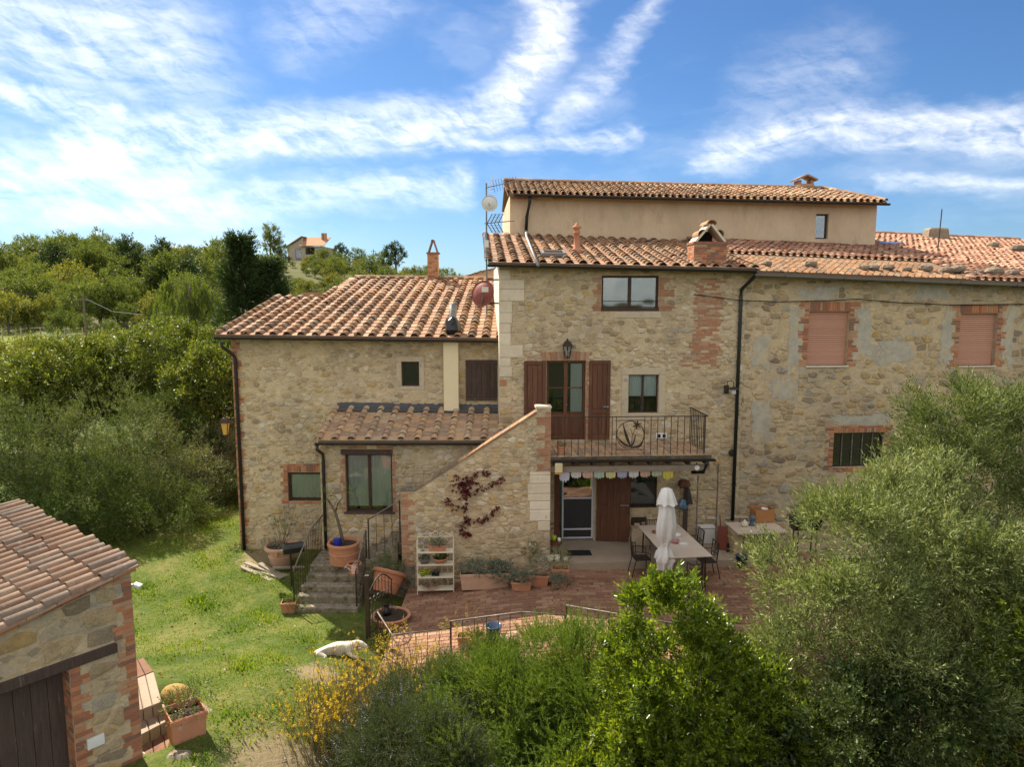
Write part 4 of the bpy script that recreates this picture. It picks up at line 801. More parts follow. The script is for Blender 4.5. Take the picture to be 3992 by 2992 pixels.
MB().box(WL[0]-.1, WL[1]+.02, NL-.06, NL+.1, WL[3], WL[3]+.13).build('lintel', MT['wood_old'], LT, bevel=.01)
wo = window(LT, WL, NL+.1, 'two', curtain=(.08, 1, 'curtain'), fw=.05, glass='glass')
MB().box(WL[0]-.06, WL[1]+.06, NL-.05, NL+.1, WL[2]-.04, WL[2]+.01).build('sill', MT['wood_old'], wo)
A = fL.uv(1240, 1719, NL-.25); B = fL.uv(1950, 1719, NL-.25); D = fL.uv(1308, 1590, -.03); C = fL.uv(1950, 1598, -.03); C.x = B.x; D.x = A.x+.03
rl = roof(LT, A, B, C, D, .455, .27, 'embrici', cover='tile_old', flat='tile_old', r=.105)
MB().add([D+Vector((0, -.06, .03)), C+Vector((0, -.06, .03)), C+Vector((0, .02, .16)), D+Vector((0, .02, .16)), D+Vector((.05, -.35, -.035)), C+Vector((0, -.35, -.035))], [(0, 1, 2, 3), (4, 5, 1, 0)]).build('flashing', pm('dark_bitumen_flashing', [(.085, .085, .09)], na=.4, bump=.6), LT)
gutter(LT, A+Vector((-.08, -.04, -.06)), B+Vector((0, -.04, -.06)), .06); p = A+Vector((-.02, -.05, -.12)); pipe(LT, [p, p+Vector((.0, 0, -.12)), (p.x+.09, NL-.07, p.z-.3), (p.x+.09, NL-.07, p.z-.45), (p.x+.09, NL-.07, .05)], .045)
# ---- outdoor staircase against the facade
NS = -1.65; MS = Matrix.Translation((0, NS, 0))
SS = E('stone_staircase', fM.wld((0, 0, 0)), fM.yaw, 'rubble stone outdoor staircase with sloping brick-topped wall up to balcony', 'staircase')
pA = fM.sz(1562, 1905, NS); pB = fM.sz(1618, 1910, NS); pC = fM.sz(2092, 1607, NS); pD = fM.sz(2148, 1594, NS)
zbase = -.75; x0, x1 = pA[0], pD[0]
sl = (pC[1]-pB[1])/(pC[0]-pB[0])
poly = [(x0, zbase), (x1, zbase), (x1, pD[1]), (pC[0], pD[1]), (pC[0], pC[1]-.04), (pB[0], pB[1]-.04), (x0, pB[1]-.04)]
bw = MB(); n = len(poly)
bw.add([(x, NS, z) for x, z in poly], [(0, 1, 2, 3, 4), (0, 4, 5, 6)]); bw.add([(x, NS+.28, z) for x, z in poly], [(4, 3, 2, 1, 0), (6, 5, 4, 0)])
for i in range(n): p, q = poly[i], poly[(i+1) % n]; bw.add([(p[0], NS, p[1]), (q[0], NS, q[1]), (q[0], NS+.28, q[1]), (p[0], NS+.28, p[1])], [(3, 2, 1, 0)])
wst = bw.build('stair_wall', MT['mortar'], SS)
cl = [(-sl/math.hypot(sl, 1), 1/math.hypot(sl, 1), (pB[1]-.06-sl*pB[0])/math.hypot(sl, 1))]
zq1, zq2 = fM.sz(2100, 1840, NS)[1], fM.sz(2100, 2070, NS)[1]
stones(wst, x0, pC[0]+.02, zbase, pC[1], [(x0, x0+.36, zbase+.7, 9), (x1-.62, x1+.1, zq2, 9)], cl, row=(.08, .2), width=(.12, .36), seed=31, M=MS, keep=.9, proud=(.008, .03))
stones(wst, x0+.6, x1, zbase, zq2, [], [], row=(.09, .2), width=(.14, .36), seed=32, M=MS, keep=.9, limit=60, proud=(.01, .03)) if False else None
stones(wst, x1-.62, x1, zbase, zq2, (), (), row=(.1, .2), width=(.14, .3), seed=33, M=MS, keep=.9, limit=80, proud=(.008, .025))
z = zq2
while z < zq1: h = random.uniform(.2, .34); w = random.choice((.3, .34, .55, .6)); brick(wst, x1-w, x1-.003, z, min(z+h, zq1), 'quoin', .03, name='quoin_block', M=MS, rot=.008); z += h
toothed(wst, x1-.003, -1, zq1, pD[1]-.08, .16, .36, 3, mat='brick_old', M=MS)
stones(wst, x1-.62, x1-.36, zq1, pD[1]-.1, (), [(-sl, 1, pB[1]-.12-sl*pB[0])], row=(.08, .16), width=(.12, .28), seed=35, M=MS, keep=.9, limit=60)
toothed(wst, x0+.003, 1, zbase+.75, pA[1]-.1, .2, .34, 2, mat='brick_old', M=MS)
# brick coping up the slope, cap on the top pier
L = math.hypot(pC[0]-pB[0], pC[1]-pB[1]); nb = 14; cp = MB().bar((pB[0], NS+.13, pB[1]-.035), (pC[0], NS+.13, pC[1]-.035), .3, .02).build('coping', MT['joint'], SS)
for i in range(nb):
    t0, t1 = i/nb, (i+1)/nb; MB().bar((pB[0]+(pC[0]-pB[0])*t0+.004, NS+.13, pB[1]+(pC[1]-pB[1])*t0+.0), (pB[0]+(pC[0]-pB[0])*t1-.004, NS+.13, pB[1]+(pC[1]-pB[1])*t1+.0), .34, .045).build('coping_brick', MT['tile'], cp)
MB().box(pC[0]-.03, x1+.02, NS-.02, NS+.3, pD[1], pD[1]+.07).build('pier_cap', MT['quoin'], SS, bevel=.012)
MB().box(x0-.02, x0+.38, NS-.02, NS+.3, pB[1]-.05, pB[1]+.04).build('pier_cap', MT['stone_step'], SS, bevel=.012)
zbal = zb-.1
nst = 16; run = (pC[0]-.1-(fM.sz(1440, 2100, -.8)[0]))/nst; xs0 = fM.sz(1440, 2100, -.8)[0]
for i in range(nst):
    zt = zbal*(i+1)/nst
    MB().box(xs0+i*run, xs0+(i+1)*run+.03, NS+.285 if xs0+i*run > x0-.3 else NS, -.01, (zt-.55) if i else -.4, zt).build('step', MT['stone_step'], SS, bevel=.015)
# ---- balcony (part of the middle block)
bx1 = fM.sz(2775, 1780, NS)[0]; zt = zbal
bal = MB().box(x1, bx1, NS+.02, -.005, zt-.14, zt).build('balcony', MT['stone_step'], HM)
nsl = 24; wsl = (bx1-x1)/nsl
for i in range(nsl):
    for j in range(5): y0 = NS-.05+j*.33; MB().box(x1+i*wsl+.006, x1+(i+1)*wsl-.006, y0+.005, y0+.32, zt+.001, zt+random.uniform(.022, .035)).build('floor_tile', MT['tile_old'], bal)
for i in range(9): x = x1+.15+i*(bx1-x1-.25)/8; MB().box(x-.05, x+.05, NS+.06, -.02, zt-.27, zt-.141).build('joist', MT['wood_old'], bal)
MB().box(x1+.02, bx1-.02, NS+.06, NS+.12, zt-.43, zt-.275).build('fascia_board', MT['plank'], bal)
gutter(HM, (x1, NS-.06, zt-.07), (bx1+.08, NS-.06, zt-.09), .07, 'gutter')
p = Vector((bx1-.15, NS-.06, zt-.15)); pipe(HM, [p, p+Vector((0, .0, -.1)), p+Vector((-.05, .1, -.32)), p+Vector((-.22, .5, -.42))], .05, 'pipe_g')
rl_ = E('balcony_railing_root') if False else None
zr = fM.sz(2450, 1626, NS)[1]; rx0, rx1 = x1+.02, fM.sz(2757, 1700, NS)[0]
rail = MB().box(rx0, rx1+.012, NS+.0, NS+.035, zr-.012, zr+.008).box(rx1-.012, rx1+.024, NS+.03, -.15, zr-.012, zr+.008).build('balcony_railing', MT['iron'], HM)
mx0, mx1 = fM.sz(2403, 1700, NS)[0], fM.sz(2513, 1700, NS)[0]
x = rx0+.16; k = 0
bars_x = list(np.arange(rx0+.17, mx0-.05, .178))+[mx0, mx1]+list(np.arange(mx1+.17, rx1+.01, .178))
for x in bars_x: MB().box(x-.008, x+.008, NS+.01, NS+.026, zt+.02, zr-.012).build('baluster', MT['iron'], rail)
for y in np.arange(NS+.18, -.1, .15): MB().box(rx1-.002, rx1+.014, y, y+.016, zt+.02, zr-.012).build('baluster', MT['iron'], rail)
cx, rr = (mx0+mx1)/2, (mx1-mx0)/2-.01; cz = zt+.08+rr+.12
MB().tube([(cx+rr*math.cos(a), NS+.018, cz+rr*math.sin(a)) for a in np.linspace(0, 2*math.pi, 33)], .011, 6).build('ring', MT['iron'], rail)
for z in (cz+rr+.02, cz-rr-.03): MB().box(mx0+.008, mx1-.008, NS+.01, NS+.026, z-.008, z+.008).build('cross_bar', MT['iron'], rail)
def blade(base, tip, w, bend):
    a, c_ = Vector(base), Vector(tip); d = c_-a; nrm_ = Vector((-d.z, 0, d.x)).normalized(); pts = []
    for i in range(9): t = i/8; pts.append((a+d*t+nrm_*bend*math.sin(math.pi*t), w*math.sin(math.pi*min(1, t*.9+.05))**.8*(1-t*.55)))
    vs = []; 
    for p, ww in pts: vs += [p+nrm_*ww+Vector((0, -.004, 0)), p-nrm_*ww+Vector((0, -.004, 0)), p+nrm_*ww+Vector((0, .006, 0)), p-nrm_*ww+Vector((0, .006, 0))]
    fs = []
    for i in range(8): o = 4*i; fs += [(o, o+4, o+5, o+1), (o+2, o+3, o+7, o+6), (o, o+2, o+6, o+4), (o+1, o+5, o+7, o+3)]
    return MB().add(vs, fs)
bz = cz-rr+.03
for tip, w, bd in (((cx-.20, cz+.3), .05, .02), ((cx-.36, cz-.02), .04, .05), ((cx+.36, cz-.10), .045, -.1), ((cx+.14, cz+.0), .03, -.02)): blade((cx+.02, NS+.018, bz), (tip[0], NS+.018, tip[1]), w, bd).build('iron_leaf', MT['iron'], rail)
fx, fz_ = cx+.17, cz+.26; MB().tube([(cx+.02, NS+.018, bz), (cx+.05, NS+.018, cz-.05), (fx-.06, NS+.018, fz_-.12), (fx, NS+.018, fz_)], .009, 5).tube([(cx+.03, NS+.018, cz-.2), (cx+.12, NS+.018, cz-.02), (cx+.25, NS+.018, cz+.02)], .007, 5).tube([(cx+.06, NS+.018, cz), (cx+.0, NS+.018, cz+.17)], .007, 5).build('stem', MT['iron'], rail)
for i in range(6): a = i*math.pi/3+.4; blade((fx, NS+.018, fz_), (fx+.13*math.cos(a), NS+.018, fz_+.13*math.sin(a)), .028, .0).build('petal', MT['iron'], rail)
# ================================================================== terrace
def pz(x): return -.2+.11*min(0, max(-4.2, x-1.3))          # the brick terrace falls gently to the left
tx0, tx1, ty0, ty1 = -2.75, 8.6, 13.45, 18.1
tr = MB(); nx_ = 12
X = np.linspace(tx0, tx1, nx_)
vs = [(x, y, pz(x)+d) for d in (-.012, -1.9) for y in (ty0, 19.6) for x in X]
fs = []
for i in range(nx_-1): fs += [(i, i+1, nx_+i+1, nx_+i), (2*nx_+i, 2*nx_+i+1, i+1, i)]
fs += [(2*nx_, 0, nx_, 3*nx_), (nx_-1, 3*nx_-1, 4*nx_-1, 2*nx_-1)]
TE = tag(tr.add(vs, fs).build('terrace', MT['joint']), kind='structure')
pv = []; r = random.Random(4); rowh = .155; y = ty0+.01; j = 0
while y < ty1+1.3:
    x = tx0+.01-(.15 if j % 2 else 0)
    while x < tx1-.05:
        w = .30; a, b_ = max(x, tx0+.005), min(x+w, tx1-.005)
        if b_-a > .05 and not (-.75 < (a+b_)/2 < .02 and 14.35 < y < 14.95):
            pv.append((a, b_, y, y+rowh))
        x += w
    y += rowh; j += 1
pv.sort(key=lambda p: abs((p[0]+p[1])/2+.2)*.6+abs(p[2]-14.6)*.9+(6 if (p[0]+p[1])/2 > 2.6 else 0)); rest = MB()
pmesh = {}
for k, (a, b_, c, d) in enumerate(pv):
    w = round(b_-a, 3); z = pz((a+b_)/2); zz = r.uniform(-.002, .004)
    vs_, fs_ = [(-w/2+.006, .006, -.012), (w/2-.006, .006, -.012), (w/2-.006, rowh-.006, -.012), (-w/2+.006, rowh-.006, -.012), (-w/2+.01, .01, .006), (w/2-.01, .01, .006), (w/2-.01, rowh-.01, .006), (-w/2+.01, rowh-.01, .006)], [(4, 5, 6, 7), (0, 1, 5, 4), (1, 2, 6, 5), (2, 3, 7, 6), (3, 0, 4, 7)]
    Mx = Matrix.Translation(((a+b_)/2, c, z+zz)) @ Matrix.Rotation(-math.atan(.11) if -2.9 < (a+b_)/2 < 1.3 else 0, 4, 'Y') @ Matrix.Rotation(r.uniform(-.008, .008), 4, 'X')
    if k < 300:
        if w not in pmesh: pmesh[w] = MB().add(vs_, fs_).mesh('paver', MT['paver'])
        obj('paver', pmesh[w], TE, mat4=Mx)
    else: rest.add(vs_, fs_, Mx)
rest.build('pavers', MT['paver'], TE)['kind'] = 'stuff'
ht = E('drain_hatch', (-.37, 14.65, pz(-.37)), 0, 'dark sunken square hatch framed by bricks in terrace paving', 'hatch'); MB().box(-.3, .3, -.24, .24, -.008, -.002).build('hatch_plate', MT['slab'], ht)
for a, b_, c, d in ((-.38, .38, .245, .29), (-.38, .38, -.29, -.245), (-.38, -.305, -.24, .24), (.305, .38, -.24, .24)): MB().box(a, b_, c, d, -.01, .03).build('hatch_kerb', MT['brick_old'], ht)
# porch slab under the balcony and landing at the stair foot
pv0 = fM.wld((x1+.0, NS-.05, 0)); tag(MB().box(x1+.01, sm1+.3, NS-.1, -.01, -.5, 0).build('porch_slab', MT['slab'], None, fM.wld((0, 0, 0))), kind='structure').rotation_euler[2] = fM.yaw
ld0 = fL.loc(atZ(1205, 2205, 0)); ld1 = fL.loc(atZ(1425, 2205, 0)); lx0, lx1, ly = ld0.x, ld1.x, (ld0.y+ld1.y)/2
tag(MB().box(lx0, lx1+1.3, ly, NL+.02, -1.3, 0).build('landing', MT['stone_step'], None, fL.wld((0, 0, 0)), bevel=.02), kind='structure').rotation_euler[2] = fL.yaw
GS = E('garden_steps', fL.wld((0, 0, 0)), fL.yaw, 'four mossy stone steps from lawn up to the landing', 'steps')
for i in range(4): MB().box(lx0-.05*i-.02, lx1+.02, ly-.27*(i+1), ly-.27*i-.002, -1.35, -.17*(i+1)).build('step', MT['stone_step'], GS, bevel=.03)
# ---- hand rails of the steps
def railing(name, top, foot_z, label, step=.13, mat='rail', r=.018, post=(), bottom=None, grp=None, cat='railing', bar_r=.007):
    top = [Vector(p) for p in top]; o = Vector(top[0]); o.z = foot_z(top[0]) if callable(foot_z) else foot_z
    RT = E(name, o, 0, label, cat, grp); tp = [Vector(p)-o for p in top]
    MB().tube(tp, r, 8).build('top_rail', MT[mat], RT, smooth=True)
    fz = lambda p: (foot_z(p+o) if callable(foot_z) else foot_z)-o.z
    for p, q in zip(tp[:-1], tp[1:]):
        n = max(1, int((Vector((q.x-p.x, q.y-p.y, 0))).length/step))
        for i in range(n+1):
            e = p+(q-p)*(i/n)
            big = (i == 0 and p is tp[0]) or (i == n and q is tp[-1])
            if i == n and q is not tp[-1]: continue
            MB().tube([(e.x, e.y, fz(e)), (e.x, e.y, e.z)], .02 if big else bar_r, 6).build('post' if big else 'baluster', MT['iron'], RT)
    if bottom: MB().tube([(p.x, p.y, fz(p)+bottom) for p in tp], .01, 5).build('bottom_rail', MT['iron'], RT)
    return RT
def W_(f, s, n, z): return f.wld((s, n, z))
stz = lambda p: max(-.68, min(0, -.17*math.ceil(max(0, ly-fL.loc(p).y)/.27-1e-3)))
railing('handrail', [W_(fL, lx0+.05, NL+.02-.0, .98), W_(fL, lx0+.05, ly+.05, .95), W_(fL, lx0-.1, ly-1.0, .22)], stz, 'iron handrail on the lawn side of the mossy steps', bottom=.1)
railing('handrail', [W_(fL, lx1+.02, ly+.05, .95), W_(fL, lx1-.02, ly-1.0, .24)], stz, 'iron handrail between the mossy steps and the gate', bottom=.1)
pR0 = fM.uv(1435, 2027, NS+.02); pR1 = fM.uv(1557, 1952, NS+.02)
railing('handrail', [fM.wld(pR0), fM.wld(pR1)], lambda p: max(0, (fM.loc(Vector(p)).x-xs0)/run*zbal/nst), 'short sloping iron handrail at the foot of the stone staircase', step=.2)
# ---- terrace railing
yF = 13.5; zt_ = lambda x: pz(x)
pf = lambda p: pz(p.x)-.02
g0 = atZ(1472, 2388, .28); c0 = atZ(1528, 2477, .28); c1 = atZ(1757, 2456, .28)
rk = dict(mat='rail', step=.22, r=.017)
railing('terrace_railing', [(g0.x, g0.y, .28), (c0.x, c0.y, .28), (c1.x, c1.y, .30)], pf, 'low iron terrace railing turning the corner beside the open gate', **rk)
d0 = atZ(1757, 2424, .56); d1 = atZ(2035, 2388, .72); d2 = atZ(2203, 2400, .74)
railing('terrace_railing', [d0, d1, d2], pf, 'middle iron terrace railing in front of the drain hatch', **rk)
e0 = atZ(2208, 2362, .84); e1 = atZ(2505, 2412, .84); e2 = e1+(e1-e0)*1.6
railing('terrace_railing', [e0, e1, e2], pf, 'straight iron terrace railing running behind the laurel bush', **rk)
# open wrought-iron gate
gp = atZ(1436, 2490, -.75); gt = 1.35
G = E('garden_gate', gp, 0, 'open wrought iron garden gate with scroll work beside yellow flowers', 'gate')
MB().box(-.045, .045, -.045, .045, 0, 1.5).build('gate_post', MT['iron'], G)
leaf_dir = Vector((.42, .9, 0)).normalized(); gw = .95
hp_ = [leaf_dir*t*gw for t in (0.06, 1)]
fr = MB()
for p in hp_: fr.tube([p+Vector((0, 0, .08)), p+Vector((0, 0, 1.05))], .014, 6)
fr.tube([hp_[0]+(hp_[1]-hp_[0])*t+Vector((0, 0, 1.05+.28*math.sin(math.pi*t))) for t in np.linspace(0, 1, 9)], .016, 6).tube([hp_[0]+Vector((0, 0, .1)), hp_[1]+Vector((0, 0, .1))], .012, 6).tube([hp_[0]+Vector((0, 0, .6)), hp_[1]+Vector((0, 0, .6))], .01, 6)
gf = fr.build('gate_frame', MT['iron'], G)
for i in range(1, 7):
    p = hp_[0]+(hp_[1]-hp_[0])*(i/7); MB().tube([p+Vector((0, 0, .1)), p+Vector((0, 0, 1.05+.26*math.sin(math.pi*i/7)))], .008, 5).build('gate_bar', MT['iron'], G)
for i in range(6):
    p = hp_[0]+(hp_[1]-hp_[0])*((i+.5)/6)
    for zc, sg in ((.35, 1), (.82, -1)): MB().tube([p+leaf_dir*(sg*(.085-.011*k)*math.cos(k*.75))+Vector((0, 0, zc+(.12-.012*k)*math.sin(k*.75))) for k in range(10)], .008, 5).build('scroll', MT['rail'], G)
# ================================================================== stone shed in the left foreground
cS = CAM+ray(520, 2400)*10.3; fS = Fr(cS.x, cS.y, R(51)); gz = -.75
SH = E('stone_shed', (cS.x, cS.y, 0), R(51), 'small stone shed with brick corners and sloping old tile roof', 'shed')
ztop = fS.uv(522, 2222).z; pl = fS.uv(0, 2470); slp = (ztop-pl.z)/(0-pl.x); s_l = -4.2
jr = fS.sz(272, 2640)[0]; zlin = fS.sz(217, 2630)[1]; dj = (jr-2.2, jr, gz-.2, zlin)
zts = lambda s: ztop+slp*s
b = wall_mesh(s_l, 0, gz-.3, zts, [dj], depth=.32); wsd = b.build('wall', MT['mortar_r'], SH)  # darker mortar chosen here: the wall's shade is put into its colour
hyp = math.hypot(slp, 1)
stones(wsd, s_l, -.03, gz, ztop, [(jr-2.2, jr+.22, gz-1, zlin+.16), (-.2, .1, -9, 9), (jr-2.4, fS.sz(452, 2525)[0], zlin-.01, zlin+.17)], [(-slp/hyp, 1/hyp, (ztop-.03)/hyp)], row=(.14, .32), width=(.2, .6), seed=41, keep=.9, joint=.022, proud=(.006, .022), limit=200, mat='stone_r')
toothed(wsd, -.002, -1, gz, ztop-.08, .14, .27, 3, .068); toothed(wsd, jr, 1, gz, zlin-.01, .13, .24, 2, .068)
for j in range(int((zlin-gz)/.068)):
    z = gz+j*.068
    for p, q in ((.005, .16), (.16, .315)): brick(wsd, p, q, z, z+.064, 'brick', .008, M=Matrix.Translation((jr, 0, 0)) @ Matrix.Rotation(R(-90), 4, 'Z') @ Matrix.Diagonal((-1, 1, 1, 1)) if False else Matrix.Translation((jr, .0, 0)) @ Matrix.Rotation(R(90), 4, 'Z') @ Matrix.Diagonal((1, -1, 1, 1)))
lb = fS.sz(452, 2520)[0]; MB().box(jr-2.6, lb, -.035, .33, zlin, zlin+.15).build('lintel', MT['wood_old'], SH, bevel=.012)
dd = MB().box(dj[0], dj[1], .28, .31, gz-.2, zlin).build('door', MT['wood_old'], SH)
for i in range(11): x = dj[0]+i*.2; MB().box(x+.004, x+.196, .262, .279, gz-.2, zlin-.02).build('plank', MT['wood_old'], dd)
MB().box(-.02, 0, .001, 4.8, gz-.3, ztop).build('side_wall', MT['brick_old'], SH); MB().box(s_l, 0, 4.7, 4.8, gz-.3, zts(s_l)).build('rear_wall', MT['stone'], SH)
# verge of flat bricks, tiles above
ov = -.02; zr_ = .02
A = Vector((s_l, 4.9, zts(s_l)+.07)); B = Vector((s_l, -.07, zts(s_l)+.07)); C = Vector((ov, -.07, zts(ov)+.07)); D = Vector((ov, 4.9, zts(ov)+.07))
rs = roof(SH, A, B, C, D, .232, .40, 'coppi', cover='tile_shed', flat='tile_old', r=.092, thick=.06)
for i in range(11): x = ov+.1-.36*(i+1)-.02; MB().box(x+.004, x+.356, -.16, .12, -.02, .018).build('verge_tile', MT['flat'], rs, mat4=T(0, 0, zts(0)+.085, ry=-math.atan(slp)) )
for i in range(17): x = ov+.05-.25*(i+1); MB().box(x+.004, x+.246, -.10, .02, -.06, -.008).build('brick', MT['brick'], rs, mat4=T(0, 0, zts(0)+.07, ry=-math.atan(slp)))
sp_ = fS.sz(370, 2890); MB().box(sp_[0]-.11, sp_[0]+.11, -.05, -.012, sp_[1]-.075, sp_[1]+.075).box(sp_[0]-.07, sp_[0]+.07, -.055, -.05, sp_[1]-.04, sp_[1]+.04).build('socket_box', MT['white'], SH, bevel=.01)
fl_ = fS.uv(535, 2285); FLm = E('floodlight', fS.wld((.02, .1, fl_.z)), 0, 'white floodlight on the corner of the stone shed', 'floodlight')
MB().box(-.02, .06, -.015, .015, -.015, .015).build('arm', MT['white'], FLm); MB().taper(.09, .1, .12, .11, -.03, .02, T(.11, 0, 0, ry=R(20))).build('lamp_head', MT['white'], FLm, bevel=.01)
# steps down to the shed floor
zl0 = .0
PS = E('shed_steps', atZ(600, 2640, zl0), 0, 'brick paved steps leading down beside the stone shed', 'steps')
o = PS.location.copy(); yw = R(51)
def block(p, w, d, h, nm, mat):
    MB().box(-w/2, w/2, -d/2, d/2, -h, 0).build(nm, MT[mat], PS, mat4=T(p.x-o.x, p.y-o.y, p.z-o.z, yw), bevel=.012)
def quad_slab(px4, z, h, nm, mat):
    q = [atZ(u, v, z)-o for u, v in px4]; MB().add([p for p in q]+[p-Vector((0, 0, h)) for p in q], [(0, 1, 2, 3), (7, 6, 5, 4), (0, 4, 5, 1), (1, 5, 6, 2), (2, 6, 7, 3), (3, 7, 4, 0)]).build(nm, MT[mat], PS, bevel=.01)
def split_quad(px4, z, h, n, nm, mat):
    (a, b, c, d_) = [np.array(p, float) for p in px4]
    for i in range(n):
        t0, t1 = i/n+.01, (i+1)/n-.01; quad_slab([tuple(a+(b-a)*t0), tuple(d_+(c-d_)*t0), tuple(d_+(c-d_)*t1), tuple(a+(b-a)*t1)], z, h, nm, mat)
split_quad([(632, 2738), (520, 2780), (500, 2660), (600, 2620)], .14, .35, 3, 'paving_slab', 'slab'); split_quad([(600, 2618), (498, 2658), (490, 2590), (560, 2565)], .14, .3, 3, 'paving_slab', 'paver')
split_quad([(668, 2805), (540, 2872), (520, 2790), (640, 2745)], -.08, .35, 3, 'step_slab', 'slab'); split_quad([(700, 2930), (560, 2992), (545, 2890), (675, 2830)], -.28, .35, 3, 'step_slab', 'paver')
split_quad([(842, 2776), (780, 2812), (650, 2718), (716, 2690)], .15, .3, 2, 'edge_slab', 'stone_step')
# ================================================================== vegetation
LF = {}
LF['laurel'] = leafm('laurel_leaf', [(.045, .08, .009), (.10, .15, .013), (.18, .235, .02), (.31, .34, .04)], trans=.42, rough=.33, spec=.5)
LF['olive'] = leafm('olive_leaf', [(.045, .068, .02), (.10, .13, .038), (.19, .22, .075), (.36, .38, .18)], trans=.3, rough=.55, spec=.25, tcol=(1.3, 1.35, .6))
LF['juniper'] = leafm('juniper_needle', [(.045, .085, .013), (.085, .145, .019), (.14, .20, .03), (.20, .25, .05)], trans=.3, rough=.6, spec=.2)
LF['rosemary'] = leafm('rosemary_needle', [(.025, .04, .016), (.05, .07, .026), (.085, .105, .042), (.14, .155, .075)], trans=.2, rough=.6, spec=.2)
LF['lilac'] = leafm('lilac_flower', [(.26, .25, .33), (.38, .37, .45)], trans=.3, tcol=(1, .95, 1.1))
LF['yellow'] = leafm('yellow_flower', [(.55, .36, .012), (.70, .50, .02)], trans=.3, tcol=(1.1, 1.05, .5))
LF['stemgreen'] = leafm('yellow_green_leaf', [(.09, .10, .015), (.15, .15, .025), (.23, .19, .035), (.26, .15, .05)], trans=.35)
LF['gold'] = leafm('golden_leaf', [(.22, .20, .03), (.38, .31, .05), (.36, .22, .08)], trans=.4)
LF['vine'] = leafm('crimson_vine_leaf', [(.07, .010, .014), (.13, .018, .022), (.20, .04, .03)], trans=.3, tcol=(1.3, .6, .6))
LF['oak'] = leafm('hill_oak_leaf', [(.055, .08, .018), (.09, .125, .025), (.14, .175, .034), (.21, .225, .055)], trans=.3, rough=.6, spec=.15)
LF['oak_y'] = leafm('autumn_oak_leaf', [(.08, .10, .02), (.125, .145, .028), (.18, .19, .04), (.25, .215, .055)], trans=.35, rough=.6, spec=.15)
LF['walnut'] = leafm('broad_leaf', [(.035, .06, .010), (.075, .105, .015), (.14, .165, .022), (.24, .24, .04)], trans=.42, rough=.4, spec=.4)
LF['dark'] = leafm('dark_evergreen_leaf', [(.028, .05, .013), (.048, .078, .018), (.08, .115, .026), (.13, .16, .045)], trans=.3, rough=.6, spec=.2)
LF['oliveD'] = leafm('dusky_olive_leaf', [(.03, .048, .014), (.058, .082, .024), (.10, .128, .04), (.18, .205, .075)], trans=.28, rough=.6, spec=.2)
LF['bramble'] = leafm('bramble_leaf', [(.018, .032, .009), (.032, .052, .013), (.055, .08, .02), (.10, .125, .035)], trans=.25, rough=.5, spec=.3)  # deep shade of the thicket is put into the leaf colour
LF['shiny'] = leafm('pale_shiny_leaf', [(.045, .06, .026), (.085, .105, .045), (.15, .165, .085), (.24, .25, .16)], trans=.3, rough=.5, spec=.3)
LF['cypress'] = leafm('dark_conifer_spray', [(.022, .042, .015), (.036, .062, .019), (.058, .088, .026), (.09, .12, .036)], trans=.2, rough=.6, spec=.2)
LF['willow'] = leafm('willow_leaf', [(.055, .085, .016), (.10, .14, .022), (.16, .19, .035)], trans=.4, rough=.5)
LF['succulent'] = leafm('grey_green_succulent', [(.10, .13, .09), (.16, .19, .13), (.22, .23, .16), (.19, .15, .12)], trans=.1, rough=.6)
LF['herb'] = leafm('herb_leaf', [(.04, .085, .015), (.08, .14, .02), (.13, .19, .035)], trans=.35)
LF['rust'] = leafm('rusty_bramble_leaf', [(.09, .05, .018), (.16, .085, .03), (.10, .09, .025), (.22, .10, .04)], trans=.35)
LF['grass'] = leafm('lawn_grass', [(.05, .105, .010), (.092, .17, .015), (.155, .24, .023), (.27, .29, .055)], trans=.4, rough=.6, spec=.15, patch=.5)
def unit(a): return a/np.maximum(np.linalg.norm(a, axis=1, keepdims=True), 1e-9)
def leaf_mesh(name, P, D, L, ratio, mat, fold=.18, wpos=.45):
    n = len(P); D = unit(D); Rn = unit(rng.normal(size=(n, 3))); S = unit(np.cross(D, Rn)); Nn = np.cross(D, S); L = np.broadcast_to(L, (n,))[:, None]; w = L*ratio*.5
    V = np.empty((n, 4, 3)); V[:, 0] = P; V[:, 1] = P+D*L; V[:, 2] = P+D*L*wpos+S*w+Nn*w*fold*2; V[:, 3] = P+D*L*wpos-S*w+Nn*w*fold*2
    me = bpy.data.meshes.new(name); me.vertices.add(4*n); me.vertices.foreach_set('co', V.reshape(-1).astype(np.float32))
    b = (np.arange(n)*4)[:, None]; I = np.concatenate([b, b+2, b+1, b, b+1, b+3], 1).reshape(-1)
    me.loops.add(6*n); me.loops.foreach_set('vertex_index', I.astype(np.int32)); me.polygons.add(2*n)
    me.polygons.foreach_set('loop_start', (np.arange(2*n)*3).astype(np.int32))
    me.materials.append(mat); me.update(calc_edges=True); return me
